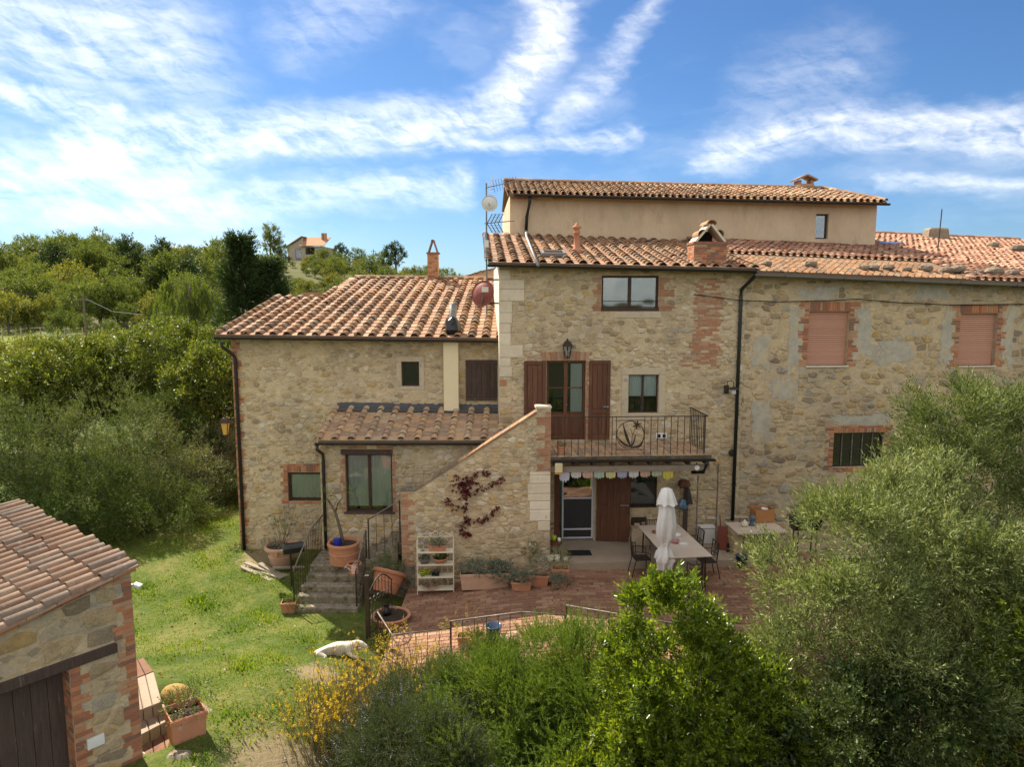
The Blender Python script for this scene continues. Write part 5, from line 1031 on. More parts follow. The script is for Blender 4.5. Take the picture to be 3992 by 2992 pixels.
def twigs(B, Dt, Lt, k, leaf, alpha, jit=.3, t0=.08):
    """leaves spiralling up each twig -> positions, directions, sizes"""
    n = len(B); Dt = unit(Dt); Lt = np.broadcast_to(Lt, (n,)); a = unit(np.cross(Dt, unit(rng.normal(size=(n, 3))))); b = np.cross(Dt, a)
    t = np.linspace(t0, 1, k)[None, :]; ph = (np.arange(k)*2.4)[None, :]+rng.uniform(0, 6.28, (n, 1))
    rad = a[:, None]*np.cos(ph)[..., None]+b[:, None]*np.sin(ph)[..., None]
    al = alpha*(1.25-.6*t)[..., None]
    D = Dt[:, None]*np.cos(al)+rad*np.sin(al)+rng.normal(0, jit*.5, (n, k, 3))
    bend = rng.normal(0, .12, (n, 1, 3))*(t**2)[..., None]*Lt[:, None, None]
    P = B[:, None]+Dt[:, None]*(t*Lt[:, None])[..., None]+bend
    S = leaf*rng.uniform(.65, 1.2, (n, k))*(1.05-.35*t)
    return P.reshape(-1, 3), D.reshape(-1, 3), S.reshape(-1)
def shell(lumps, n, up=.5, depth=.28, keep_in=.82, noise=.35, zmin=-9, clump=0.0, cov=4.2):
    L = np.array(lumps, float); C, Rr = L[:, :3], L[:, 3:]
    ar = (Rr[:, 0]*Rr[:, 1]+Rr[:, 0]*Rr[:, 2]+Rr[:, 1]*Rr[:, 2]); N0 = n
    if clump: n = int(max(14, cov*ar.sum()/(clump*clump*3)))
    ii = rng.choice(len(L), n, p=ar/ar.sum())
    d = unit(rng.normal(size=(n, 3))); wob = 1+.13*np.sin(d[:, 0]*6+ii)*np.sin(d[:, 1]*5+2*ii)+.1*np.sin(d[:, 2]*9+ii*1.7)
    q = (1-depth*rng.random(n)**1.6)*wob; P = C[ii]+Rr[ii]*d*q[:, None]
    ok = P[:, 2] > zmin
    for j in range(len(L)):
        e = np.sqrt((((P-C[j])/Rr[j])**2).sum(1)); ok &= (e > keep_in) | (ii == j)
    D = unit(d/Rr[ii])+np.array([0, 0, up])+rng.normal(0, noise*(.6 if clump else 1), (n, 3)); P, D = P[ok], unit(D[ok])
    if clump:                                          # twigs gather in clumps with gaps between them
        r_ = clump*rng.uniform(.45, 1.35, len(P)); k = rng.choice(len(P), N0, p=(r_**2)/(r_**2).sum()); o_ = unit(rng.normal(size=(N0, 3))+D[k]*.9)
        Q = P[k]+o_*(r_[k]*rng.random(N0)**.6)[:, None]; D = unit(o_*.7+D[k]*.8+rng.normal(0, noise*.7, (N0, 3))); return Q, D
    return P, D
def branches(lumps, base, n=10, r=.05, mat='bark', name='trunk', parent=None, segs=5, fork=.45, tipf=.85):
    b = MB(); base = Vector(base); L = lumps; cz = sum(l[2] for l in L)/len(L); top = Vector((sum(l[0] for l in L)/len(L), sum(l[1] for l in L)/len(L), cz))
    for i in range(n):
        l = L[i % len(L)]; d = Vector(rng.normal(size=3)); d.normalize()
        tip = Vector(l[:3])+Vector((d.x*l[3], d.y*l[4], abs(d.z)*l[5]))*tipf; mid = base+(top-base)*fork*random.uniform(.6, 1.1)+Vector((random.uniform(-.1, .1), random.uniform(-.1, .1), 0))*l[3]
        pts = [base, base+(mid-base)*.5, mid, mid+(tip-mid)*.5+Vector((0, 0, .1*l[5])), tip]; b.tube(pts, [r, r*.8, r*.6, r*.35, r*.1], 5)
    return b.build(name, MT[mat], parent, smooth=True)
def bush(name, loc, lumps, n, k, leaf, Lt, alpha, ratio, mat, label, cat, group=None, up=.5, depth=.28, inner=.25, stems=10, r=.03, fl=None, noise=.35, fname='foliage', tname='stem', keep_in=.82, fork=.4, clump=.3, cov=4.2):
    B = E(name, loc, 0, label, cat, group)
    P, D = shell(lumps, n, up, depth, keep_in=keep_in, noise=noise, clump=clump, cov=cov)
    if inner: 
        P2, D2 = shell(lumps, int(n*inner), up, .75, keep_in=0.0); P = np.concatenate([P, P2]); D = np.concatenate([D, D2])
    p, d, s = twigs(P, D, Lt*rng.uniform(.6, 1.25, len(P)), k, leaf, alpha)
    obj(fname, leaf_mesh(name+'_leaves', p, d, s, ratio, LF[mat]), B)
    if stems: branches(lumps, (0, 0, -.3), stems, r, parent=B, name=tname, fork=fork)
    if mat in ('olive', 'laurel') and stems > 8: branches(lumps, (0, 0, .3), 34, r*.28, parent=B, name='branch', mat='twig', tipf=1.08)
    if fl:
        fm, cnt, size, kk = fl; P, D = shell(lumps, cnt, up+.3, .1); p, d, s = twigs(P+D*Lt*.8, D, Lt*.5, kk, size, .9)
        obj('flowers', leaf_mesh(name+'_flowers', p, d, s, .8, LF[fm]), B)
    return B
def gz_(x, y): return float(hgt(x, y))
# ---- shrubs in front of the terrace
bush('laurel_bush', (2.3, 9.7, -2.32), [(.1, .2, 3.3, .78, .75, 1.75), (-.75, -.2, 1.5, .95, .85, 1.5), (.75, .1, 2.5, .85, .8, 1.7), (.05, -.5, .8, 1.5, 1.0, 1.5), (.3, -.1, 2.0, 1.1, .9, 1.6), (-.5, .35, 3.0, .4, .4, 1.5), (.55, .3, 3.5, .45, .4, 1.1), (1.3, .2, 1.2, .9, .8, 1.4), (1.35, .2, 2.5, .75, .7, 1.25), (1.0, .3, 3.1, .5, .5, .9)], 9600, 11, .105, .2, .75, .4, 'laurel', 'tall bright green laurel bush with glossy leaves in front of dining table', 'bush', up=.9, stems=14, r=.04, clump=.2)
bush('juniper_bush', (.55, 10.8, -1.92), [(.3, .9, 2.15, 1.25, .8, .75), (-.7, .5, 1.8, 1.1, .8, .75), (.9, .3, 1.9, 1.0, .8, .8), (.2, -.4, 1.3, 1.4, .9, .9), (-1.0, -.5, 1.1, 1.0, .8, .8), (.9, 1.4, 2.3, .8, .5, .5)], 7500, 26, .075, .4, .5, .2, 'juniper', 'spreading feathery juniper bush below the terrace railing', 'bush', up=.25, stems=8, noise=.5)
bush('juniper_bush', (.35, 8.6, -2.2), [(0, 0, 1.3, 1.2, .8, .9), (-.8, .2, .9, .9, .7, .7), (.6, -.2, 1.0, .9, .8, .9)], 4800, 24, .07, .4, .5, .2, 'juniper', 'lower feathery juniper bush between rosemary and laurel', 'bush', up=.15, stems=6, noise=.5)
bush('clematis_bush', (1.2, 12.0, -1.95), [(0, 0, 2.0, .8, .45, .55), (.7, .2, 2.0, .6, .45, .5), (-.5, -.1, 1.75, .6, .4, .5)], 1800, 9, .07, .22, .8, .5, 'stemgreen', 'yellow-green climber tangled in the terrace railing by the laurel', 'bush', stems=6)
bush('rosemary_bush', (-1.7, 10.4, -1.2), [(0, 0, 1.0, .85, .7, .72), (-.5, -.35, .6, .7, .6, .6), (.55, -.2, .75, .75, .65, .7), (.1, .5, 1.1, .7, .5, .6), (.0, -.8, .3, 1.0, .6, .6)], 5600, 30, .046, .30, .6, .2, 'rosemary', 'grey-green rosemary bush with lilac flowers beside the lawn edge', 'bush', up=.5, stems=8, fl=('lilac', 650, .02, 5), noise=.45)
bush('rosemary_bush', (-.7, 12.3, -1.48), [(0, 0, 1.2, .9, .6, .65), (.55, .1, 1.35, .7, .5, .6), (-.7, .0, .95, .7, .5, .55)], 4200, 24, .05, .26, .7, .24, 'dark', 'dark rosemary bush with scattered lilac flowers against the terrace railing', 'bush', up=.6, stems=8, fl=('lilac', 260, .022, 5))
# tall yellow-flowered herb by the gate
def herb(loc, nst, spread, h, label, name='yellow_flower_plant'):
    B = E(name, loc, 0, label, 'plant'); Bp = np.column_stack([rng.normal(0, spread*.35, nst), rng.normal(0, spread*.3, nst), np.zeros(nst)]); D = np.column_stack([rng.normal(0, .28, nst), rng.normal(0, .25, nst), np.ones(nst)]); Ls = h*rng.uniform(.55, 1.1, nst)
    p, d, s = twigs(Bp, D, Ls, 46, .06, .8); obj('foliage', leaf_mesh('herb_leaves', p, d, s, .22, LF['stemgreen']), B)
    st = MB(); Du = unit(D)
    for i in range(nst): st.tube([Bp[i], Bp[i]+Du[i]*Ls[i]*.5, Bp[i]+Du[i]*Ls[i]], [.008, .006, .003], 4)
    st.build('stem', MT['twig'], B)
    tips = Bp+Du*Ls[:, None]; tips = np.repeat(tips, 3, 0)-np.repeat(Du, 3, 0)*rng.uniform(0, .22, (nst*3, 1))*h+rng.normal(0, .035, (nst*3, 3)); tips = tips[rng.random(len(tips)) < .6]
    p, d, s = twigs(tips, rng.normal(0, .4, tips.shape)+np.array([0, 0, 1]), .05, 8, .034, 1.1); obj('flowers', leaf_mesh('herb_flowers', p, d, s, .8, LF['yellow']), B)
herb((-2.75, 12.0, gz_(-2.75, 12)-.1), 190, 1.25, 1.6, 'tall yellow-flowered plant growing in front of the resting dog')
herb((-2.2, 12.75, -1.15), 110, 1.1, 1.5, 'yellow-flowered plant growing against the low terrace railing')
herb((-3.2, 11.2, gz_(-3.2, 11.2)-.1), 110, 1.0, .95, 'low straggly yellow-flowered plant at the edge of the lawn')
B = E('nandina_shrub', (-1.75, 13.2, -.95), 0, 'sparse golden-leaved shrub rising over the terrace railing', 'shrub'); b = MB(); Pp = []; Dp = []
for i in range(26):
    a = random.uniform(-.8, .9); tip = Vector((a*1.1, random.uniform(-.3, .35), random.uniform(.75, 1.6))); b.tube([(a*.3, 0, 0), tip*.6+Vector((0, 0, .1)), tip], [.01, .007, .004], 4)
    for k in range(7): Pp.append(tip+Vector(rng.normal(0, .05, 3))); Dp.append(rng.normal(0, .7, 3)+np.array([0, 0, .4]))
b.build('stem', MT['twig'], B); p, d, s = twigs(np.array([tuple(x) for x in Pp]), np.array(Dp), .16, 8, .055, .9); obj('foliage', leaf_mesh('nandina_leaves', p, d, s, .4, LF['gold']), B)
# ---- olives and shrubs on the right
bush('olive_tree', (6.15, 10.9, -2.25), [(-.95, -.1, 4.3, 1.1, 1.0, 1.35), (.3, .3, 5.2, 1.25, 1.0, 1.1), (.1, -.6, 3.4, 1.6, 1.1, 1.5), (1.5, 0, 3.9, 1.3, 1.1, 1.6), (-1.35, -.4, 3.0, .8, .8, 1.1), (-.6, .2, 5.4, .7, .7, .6), (1.3, .2, 5.0, .7, .7, .8)], 8800, 13, .11, .36, .65, .21, 'olive', 'silver-green olive tree in front of the outdoor brick counter', 'tree', up=.75, stems=9, r=.06, clump=.36, cov=3.0, fname='crown', tname='trunk')
bush('olive_tree', (9.3, 13.4, -1.7), [(-.5, 0, 5.0, 1.5, 1.1, 1.6), (1.2, .2, 5.2, 1.6, 1.2, 1.5), (0, -.5, 3.6, 2.0, 1.2, 1.6), (2.2, 0, 4.2, 1.6, 1.2, 1.8), (-1.2, .1, 4.0, 1.0, .9, 1.2)], 7600, 13, .115, .4, .6, .21, 'olive', 'tall silver-green olive tree hiding the barred ground-floor window', 'tree', up=.95, stems=9, r=.07, clump=.38, cov=3.0, fname='crown', tname='trunk')
bush('evergreen_shrub', (8.2, 9.7, -2.3), [(-.3, 0, 3.4, 1.0, .9, 1.5), (.8, .2, 4.5, 1.1, .9, 1.6), (-.9, -.3, 2.4, 1.1, .8, 1.4), (1.8, -.2, 3.4, 1.1, .9, 1.8), (.3, -.4, 2.2, 1.4, .8, 1.4)], 5200, 12, .085, .24, .8, .42, 'laurel', 'dense leafy evergreen shrub growing to the right of the olive trunk', 'shrub', up=.6, stems=10)
bush('bramble_thicket', (4.7, 9.2, -2.6), [(0, 0, 2.3, 1.5, .9, 1.7), (-.8, .1, 2.0, 1.0, .8, 1.6), (1.4, .2, 2.6, 1.3, .9, 1.7), (2.6, -.1, 2.3, 1.2, .9, 1.6), (.6, -.5, 1.5, 2.0, .8, 1.3)], 9000, 10, .08, .28, .8, .5, 'bramble', 'dark shaded bramble thicket under the olive tree', 'shrub', up=.4, stems=8)
bush('rusty_shrub', (6.7, 8.7, -2.4), [(0, 0, 2.1, 1.0, .7, .9), (.9, 0, 2.4, .9, .7, .95)], 1600, 10, .05, .22, .8, .4, 'rust', 'reddish brown autumn shrub at the foot of the evergreen', 'shrub', up=.5, stems=6)
# ---- hedge and trees to the left of the lawn
def px(u, Y): return atY(u, 1162, Y).x
for u, Y, w, vt, mat, leaf, n, lab in ((90, 23.2, 2.3, 1590, 'oliveD', .085, 2600, 'grey-green olive-like bush behind the stone shed roof'), (390, 24.6, 2.1, 1500, 'oliveD', .085, 2600, 'rounded grey olive bush between the shed and the walnut trees'), (520, 22.6, 1.7, 1890, 'dark', .085, 1700, 'low dark shaded bush along the upper edge of the lawn'), (250, 22.0, 2.0, 1800, 'dark', .09, 2200, 'deep green shaded bush above the far end of the shed roof'), (700, 25.6, 1.5, 1780, 'shiny', .085, 1900, 'low bush with pale glinting leaves at the lawn edge'), (800, 27.5, 1.1, 1690, 'shiny', .08, 1300, 'upright pale leafy shrub near the brick corner of the house'), (600, 28.5, 2.2, 1560, 'dark', .1, 2200, 'dark bushy shrub shading the old brick garden wall'), (905, 26.0, .9, 1850, 'dark', .08, 700, 'small dark shrub in the shade behind the hanging lantern'), (-170, 23, 2.6, 1560, 'dark', .1, 1800, 'broad dark bush beyond the tiled end of the shed')):
    x = px(u, Y); zb_ = gz_(x, Y); zt_b = atY(u, vt, Y).z; h = zt_b-zb_
    bush('garden_bush', (x, Y, zb_), [(0, 0, h*.58, w*.75, w*.6, h*.42), (-w*.5, -.2, h*.4, w*.6, w*.55, h*.38), (w*.5, .1, h*.42, w*.6, w*.55, h*.4), (.1*w, -.4*w, h*.28, w*.85, w*.5, h*.3)], n, 10, leaf, .32, .8, .38, mat, lab, 'bush', 'bushes along the lawn hedge', up=.6, stems=7)
for u, Y, w, vt, mat, n, lab in ((820, 30.5, 2.2, 1370, 'walnut', 3000, 'leafy walnut tree standing close to the left wing'), (640, 33, 2.9, 1255, 'walnut', 3800, 'broad sunlit walnut tree in front of the willow'), (430, 34, 2.0, 1300, 'walnut', 2000, 'slender yellowing walnut tree beside the green field'), (230, 32, 2.6, 1335, 'walnut', 2800, 'sunlit broad-leaved tree below the green field'), (40, 33, 1.7, 1315, 'oak_y', 1700, 'narrow brownish tree at the end of the hedge'), (130, 31, 2.0, 1410, 'walnut', 1700, 'low spreading broad-leaved tree behind the olive bush'), (900, 33, 2.0, 1340, 'dark', 1800, 'dark dense tree just behind the left wing gutter')):
    x = px(u, Y); zb_ = gz_(x, Y); zt_b = atY(u, vt, Y).z; h = zt_b-zb_
    lm = [(random.uniform(-.6, .6)*w, random.uniform(-.4, .4)*w, h*random.uniform(.42, .78), w*random.uniform(.4, .62), w*random.uniform(.4, .55), h*random.uniform(.14, .24)) for _ in range(9)]+[(0, 0, h*.84, w*.45, w*.45, h*.16)]
    bush('walnut_tree' if mat == 'walnut' else 'garden_tree', (x, Y, zb_), lm, n, 9, .16, .42, .9, .42, mat, lab, 'tree', 'trees behind the lawn hedge', up=.3, stems=12, r=.09, fname='crown', tname='trunk')
# old brick garden wall in the shade
gwx = px(800, 30); gw_ = E('garden_wall', (gwx, 30, gz_(gwx, 30)), 0, 'old brick garden wall half hidden in the shade of trees', 'wall')
wq = MB().box(-2.4, 2.2, 0, .3, -.4, 2.1).build('wall', MT['mortar'], gw_)
for j in range(19):
    x = -2.4
    while x < 2.15: e = min(2.2, x+.42); brick(wq, x, e, .05+j*.105, .05+(j+1)*.105, 'brick_old', .012); x = e
# ---- willow, conifers
def conifer(u, Y, vt, w, label, n=2600):
    x = px(u, Y); zb_ = gz_(x, Y); h = atY(u, vt, Y).z-zb_; B = E('cypress_tree', (x, Y, zb_), 0, label, 'tree')
    t = rng.random(n)**.8; z = .06*h+t*h*.92; rr = w*(1-t)**.8*(.72+.45*np.sin(t*19+rng.uniform(0, .5, n)))*rng.uniform(.3, 1.1, n); a = rng.uniform(0, 6.28, n); a = np.round(a*2.5)/2.5+rng.normal(0, .16, n)
    P = np.column_stack([rr*np.cos(a), rr*np.sin(a), z]); D = np.column_stack([np.cos(a), np.sin(a), .55+rng.normal(0, .25, n)])
    p, d, s = twigs(P, D, .9, 16, .26, .6); obj('crown', leaf_mesh('cypress_leaves', p, d, s, .32, LF['cypress']), B); MB().tube([(0, 0, -.3), (0, 0, h*.9)], [.22, .03], 7).build('trunk', MT['bark'], B)
conifer(945, 46, 922, 2.3, 'tall ragged dark cypress tree rising behind the left wing roof', 1900); conifer(1055, 47, 1010, 1.7, 'shorter dark cypress tree beside the tall ragged one', 1200)
x = px(735, 52); zb_ = gz_(x, 52); h = atY(735, 1052, 52).z-zb_; B = E('weeping_willow', (x, 52, zb_), 0, 'weeping willow with long hanging green strands behind the walnut trees', 'tree')
n = 620; a = rng.uniform(0, 6.28, n); rr = 3.3*np.sqrt(rng.random(n))*(.8+.3*np.sin(a*3+1)); top = h*(1-.42*(rr/3.3)**2-.16*(np.sin(a*5)>.2)-.1*rng.random(n)); low = rng.uniform(.9, 3.4, n)
P = np.column_stack([rr*np.cos(a), rr*np.sin(a), top]); D = np.column_stack([.16*np.cos(a), .16*np.sin(a), -np.ones(n)]); p, d, s = twigs(P, D, np.minimum(low, top-.3), 44, .24, .35); obj('crown', leaf_mesh('willow_leaves', p, d, s, .2, LF['willow']), B)
branches([(0, 0, h*.8, 2.6, 2.6, h*.15)], (0, 0, -.3), 14, .2, parent=B)
# ---- trees on the hill: a few crowns, copied
def proto(mat, w, h, n, leaf, seedl):
    r = random.Random(seedl); lm = [(r.uniform(-.55, .55)*w, r.uniform(-.5, .5)*w, h*r.uniform(.4, .8), w*r.uniform(.3, .5), w*r.uniform(.3, .5), h*r.uniform(.12, .2)) for _ in range(8)]+[(0, 0, h*.88, w*.3, w*.3, h*.12)]
    P, D = shell(lm, n, .5, .35, clump=.16*w); p, d, s = twigs(P, D, leaf*2.2, 7, leaf, .9); cm = leaf_mesh('hill_crown', p, d, s, .6, LF[mat])
    b = MB(); b.tube([(0, 0, -.6), (.05*w, 0, h*.35), (0, 0, h*.8)], [.035*h, .025*h, .006*h], 6)
    for i in range(5): a = r.uniform(0, 6.28); b.tube([(0, 0, h*r.uniform(.3, .5)), (w*.45*math.cos(a), w*.45*math.sin(a), h*r.uniform(.55, .75))], [.015*h, .004*h], 5)
    return cm, b.mesh('hill_trunk', MT['bark'])
PR = [proto('oak', 4.0, 8.0, 620, .42, 1), proto('oak', 3.6, 7.0, 560, .42, 2), proto('oak_y', 3.4, 6.0, 520, .42, 3), proto('oak', 3.0, 8.5, 520, .4, 4), proto('oak_y', 3.2, 5.2, 480, .4, 5), proto('cypress', 2.2, 8.0, 420, .4, 6)]
SPEC = [('oak_tree', 'broad green oak standing on the wooded hill'), ('oak_tree', 'round-topped green oak on the wooded hillside'), ('oak_tree', 'yellowing autumn oak on the wooded hillside'), ('oak_tree', 'tall narrow oak on the wooded hill'), ('oak_tree', 'small golden-brown tree on the wooded hillside'), ('evergreen_oak', 'dark evergreen oak on the wooded hill')]
def hill_tree(u, Y, kind, sc, x=None, lab=None):
    x = px(u, Y) if x is None else x; cm, tm = PR[kind]
    B = E(SPEC[kind][0], (x, Y, gz_(x, Y)-.1), random.uniform(0, 6.28), lab or SPEC[kind][1], 'tree', 'trees on the hill' if lab else 'trees on the hill: '+SPEC[kind][1]); B.scale = (sc*random.uniform(.85, 1.2), sc*random.uniform(.85, 1.2), sc); obj('crown', cm, B); obj('trunk', tm, B)
for u in list(range(-60, 900, 34)): hill_tree(u+random.uniform(-14, 14), random.uniform(150, 176), random.choice((0, 0, 1, 3, 5)), (1.0 if u < 450 else .7)*random.uniform(.5, 1.2))
for Y, lo, hi, step, sc in ((138, -80, 930, 44, .8), (124, -80, 920, 50, .82), (110, -60, 920, 56, .8), (98, -40, 900, 62, .72), (88, 30, 900, 74, .55), (82, 90, 700, 110, .4)):
    for u in range(lo, hi, step): hill_tree(u+random.uniform(-20, 20), Y+random.uniform(-7, 7), random.choice((0, 0, 1, 1, 3, 2, 4, 5)), sc*random.uniform(.5, 1.3))
for Y, lo, hi, step, sc in ((150, 1010, 1900, 30, .42), (138, 980, 1900, 34, .42), (126, 960, 1880, 40, .45), (112, 960, 1860, 46, .45), (100, 1000, 1800, 54, .4)):
    for u in [q for q in range(lo, hi, step) if not (1095 < q < 1275 and Y > 118)]: hill_tree(u+random.uniform(-14, 14), Y+random.uniform(-4, 4), random.choice((0, 1, 1, 2, 4)), sc*random.uniform(.5, 1.4))
for u, sc, kd in ((1545, .95, 5), (1500, .7, 1), (1390, .62, 1), (1335, .62, 5), (1060, .95, 3), (1100, .6, 1), (1620, .55, 2), (1690, .6, 1), (1265, .45, 0)): hill_tree(u, 162, kd, sc, lab={1545: 'large dark evergreen oak on the ridge beside the utility pole', 1335: 'dark narrow tree standing alone beside the distant hill house', 1060: 'tall slim oak between the cypress and the distant hill house', 1690: 'rounded tree showing just past the brick chimney'}.get(u))
for k in range(46): hill_tree(random.uniform(1070, 1320), random.uniform(112, 160), random.choice((1, 2, 4)), random.uniform(.16, .3))
# ---- lawn
n = 190000; gx = rng.uniform(-13.5, -1.6, n); gy = rng.uniform(8.6, 27, n)
ptc = np.sin(gx*2.1+gy*.7)*np.sin(gy*1.9-gx*.8)+.6*np.sin(gx*5.3+1)*np.sin(gy*4.7)+rng.normal(0, .35, n)
bare = np.zeros(n)
for cx_, cy_, r_ in ((-3.5, 10.2, .85), (-3.9, 13.3, .45), (-7.3, 20.4, .7)): bare = np.maximum(bare, np.exp(-((gx-cx_)**2+(gy-cy_)**2)/r_**2))
lx_, ly_ = (gx-fS.x)*fS.c+(gy-fS.y)*fS.sn, -(gx-fS.x)*fS.sn+(gy-fS.y)*fS.c
thin = np.clip(.5+.9*np.sin(gx*.9+2)*np.sin(gy*.8+gx*.5), 0, 1); ok = (rng.random(n) > bare*1.25) & (rng.random(n) > .55*thin) & (ptc > -.85) & ~((gy > 20.9) & (gx > -8.1)) & ~((gx > -5.55) & (gy > 16.75)) & ~((gx > -2.8) & (gy > 13.3)) & ~((lx_ < .1) & (ly_ > -.05) & (ly_ < 4.9)) & ~((((gx+6.25-np.clip(((gx+6.25)*.5-(gy-11.6)*.95)/1.15, 0, 1.1)*.5)**2+(gy-11.6+np.clip(((gx+6.25)*.5-(gy-11.6)*.95)/1.15, 0, 1.1)*.95)**2)) < .45**2) & ~(np.hypot(gx+6.6, gy-12.1) < .55)
gx, gy, ptc = gx[ok], gy[ok], ptc[ok]; P = np.column_stack([gx, gy, hgt(gx, gy)-.005]); n = len(P)
tuft = (ptc > 1.15) & (rng.random(n) < .6); Lg = (.045+.03*np.clip(ptc, 0, 1.2)+.04*tuft)*rng.uniform(.6, 1.3, n)
D = np.column_stack([rng.normal(0, .4, n), rng.normal(0, .4, n), np.ones(n)])
o = obj('lawn_grass', leaf_mesh('lawn_grass', P, D, Lg, .26, LF['grass'], wpos=.25)); tag(o, 'short green lawn grass with uneven tufts', 'grass', kind='stuff')
# fallen leaves on lawn and paving
n = 900; lx2 = rng.uniform(-9.5, 3.5, n); ly2 = rng.uniform(9.5, 19, n); onp = (lx2 > tx0) & (ly2 > ty0) & (ly2 < 18); okf = onp | (lx2 < -2.9); okf &= ~((lx2 > -5.6) & (lx2 < tx0) & (ly2 > 16.6)); lx2, ly2, onp = lx2[okf], ly2[okf], onp[okf]
lz2 = np.where(onp, np.array([pz(v) for v in lx2])+.012, hgt(lx2, ly2)+.045); m_ = len(lx2)
tag(obj('fallen_leaves', leaf_mesh('fallen_leaves', np.column_stack([lx2, ly2, lz2]), np.column_stack([rng.normal(0, 1, m_), rng.normal(0, 1, m_), rng.normal(0, .12, m_)]), rng.uniform(.04, .085, m_), .6, LF['rust'])), 'scattered dry brown leaves fallen on lawn and terrace', 'leaves', kind='stuff')
# ================================================================== things on and around the terrace
def gpos(u, v, z=None):
    if z is not None: return atZ(u, v, z)
    p = atZ(u, v, -.3)
    for _ in range(6): p = atZ(u, v, pz(p.x)+.006)
    return p
def foliage(parent, lumps, n, k, leaf, Lt, ratio, mat, up=.6, alpha=.8, name='plant'):
    P, D = shell(lumps, n, up, .5, keep_in=0.0); p, d, s = twigs(P, D, Lt, k, leaf, alpha); return tag(obj(name, leaf_mesh(name, p, d, s, ratio, LF[mat]), parent), kind='stuff')
def round_pot(loc, rt, rb, h, label, mat='terra', rot=None, cat='pot', name='terracotta_pot', grp=None, soil=True, bands=True):
    o = E(name, loc, 0, label, cat, grp)
    if rot: o.rotation_euler = rot
    pr = [(0, 0), (rb, 0), (rb+(rt-rb)*.5, h*.5), (rb+(rt-rb)*.82, h*.82), (rt*1.06, h*.84), (rt*1.09, h*.93), (rt*1.05, h), (rt*.93, h), (rt*.9, h*.85), (0, h*.84)]
    if bands: pr[2:3] = [(rb+(rt-rb)*.45, h*.45), (rb+(rt-rb)*.46+.012, h*.47), (rb+(rt-rb)*.5+.012, h*.5), (rb+(rt-rb)*.52, h*.53)]
    MB().lathe(pr, 26).build('pot', MT[mat], o, smooth=False)
    if soil: MB().lathe([(0, h*.87), (rt*.92, h*.86)], 20).build('soil', MT['soil'], o)
    return o
def box_pot(loc, w, d, h, label, mat='terra', rz=0, grp=None, name='planter_box', taper=.88):
    o = E(name, loc, rz, label, 'planter', grp); t = .02
    a, b = w/2, d/2; c, e = a*taper, b*taper
    v = [(-c, -e, 0), (c, -e, 0), (c, e, 0), (-c, e, 0), (-a, -b, h), (a, -b, h), (a, b, h), (-a, b, h), (-a+t, -b+t, h), (a-t, -b+t, h), (a-t, b-t, h), (-a+t, b-t, h), (-a+t, -b+t, h*.8), (a-t, -b+t, h*.8), (a-t, b-t, h*.8), (-a+t, b-t, h*.8)]
    f = [(3, 2, 1, 0), (0, 1, 5, 4), (1, 2, 6, 5), (2, 3, 7, 6), (3, 0, 4, 7), (4, 5, 9, 8), (5, 6, 10, 9), (6, 7, 11, 10), (7, 4, 8, 11), (8, 9, 13, 12), (9, 10, 14, 13), (10, 11, 15, 14), (11, 8, 12, 15)]
    MB().add(v, f).build('pot', MT[mat], o, bevel=.006); MB().box(-a-.012, a+.012, -b-.012, -b-.001, h*.84, h*.98).build('rim', MT[mat], o); MB().add([v[12], v[13], v[14], v[15]], [(0, 1, 2, 3)]).build('soil', MT['soil'], o); return o
# big pale pot with a straggly rose by the house corner
p = atZ(1098, 2205, gz_(-6.0, 19.6)); o = round_pot(p, .44, .27, .62, 'big pale terracotta pot with straggly shrub by the house corner', 'terra_l')
b = MB(); T_ = []
for i in range(9):
    a = random.uniform(0, 6.28); t = Vector((.3*math.cos(a)+random.uniform(-.25, .25), .2*math.sin(a), random.uniform(1.0, 1.75))); b.tube([(0, 0, .5), t*.5+Vector((.05, 0, .2)), t], [.014, .009, .004], 5); T_ += [t, t*.75+Vector((0, 0, .13))]
b.build('stem', MT['twig'], o); tp = np.array([tuple(t) for t in T_]); pp, dd, ss = twigs(np.repeat(tp, 3, 0)+rng.normal(0, .06, (len(tp)*3, 3)), rng.normal(0, .6, (len(tp)*3, 3))+np.array([0, 0, .3]), .18, 8, .06, .8); tag(obj('plant', leaf_mesh('rose', pp, dd, ss, .45, LF['olive']), o), kind='stuff')
foliage(o, [(-.22, -.15, .62, .25, .2, .14)], 70, 10, .05, .14, .4, 'succulent', name='succulent')
MB().box(-.06, .06, -.5, -.47, .42, .56).build('broken_shard', MT['terra'], o)
p = atZ(930, 2145, gz_(-7.6, 20.6)); w = E('weed', p, 0, 'small grey-green weed at the foot of the brick corner', 'plant'); foliage(w, [(0, 0, .06, .22, .14, .07)], 70, 8, .06, .12, .35, 'olive')
# mailbox
p = atZ(1138, 2302, -.88); o = E('mailbox', p, 0, 'black metal mailbox on a thin post beside the steps', 'mailbox')
MB().box(-.02, .02, -.02, .02, -.1, 1.1).build('post', MT['iron'], o)
pr = [(-.13, 0), (.13, 0), (.13, .14), (.11, .2), (.06, .24), (-.06, .24), (-.11, .2), (-.13, .14)]
MB().poly(pr, .55, T(-.18, -.1, 1.06, R(-62))).build('box', MT['black'], o, bevel=.008); MB().box(-.05, .05, -.006, 0, .08, .1, T(-.19, -.11, 1.06, R(-62))).build('slot', MT['zinc'], o)
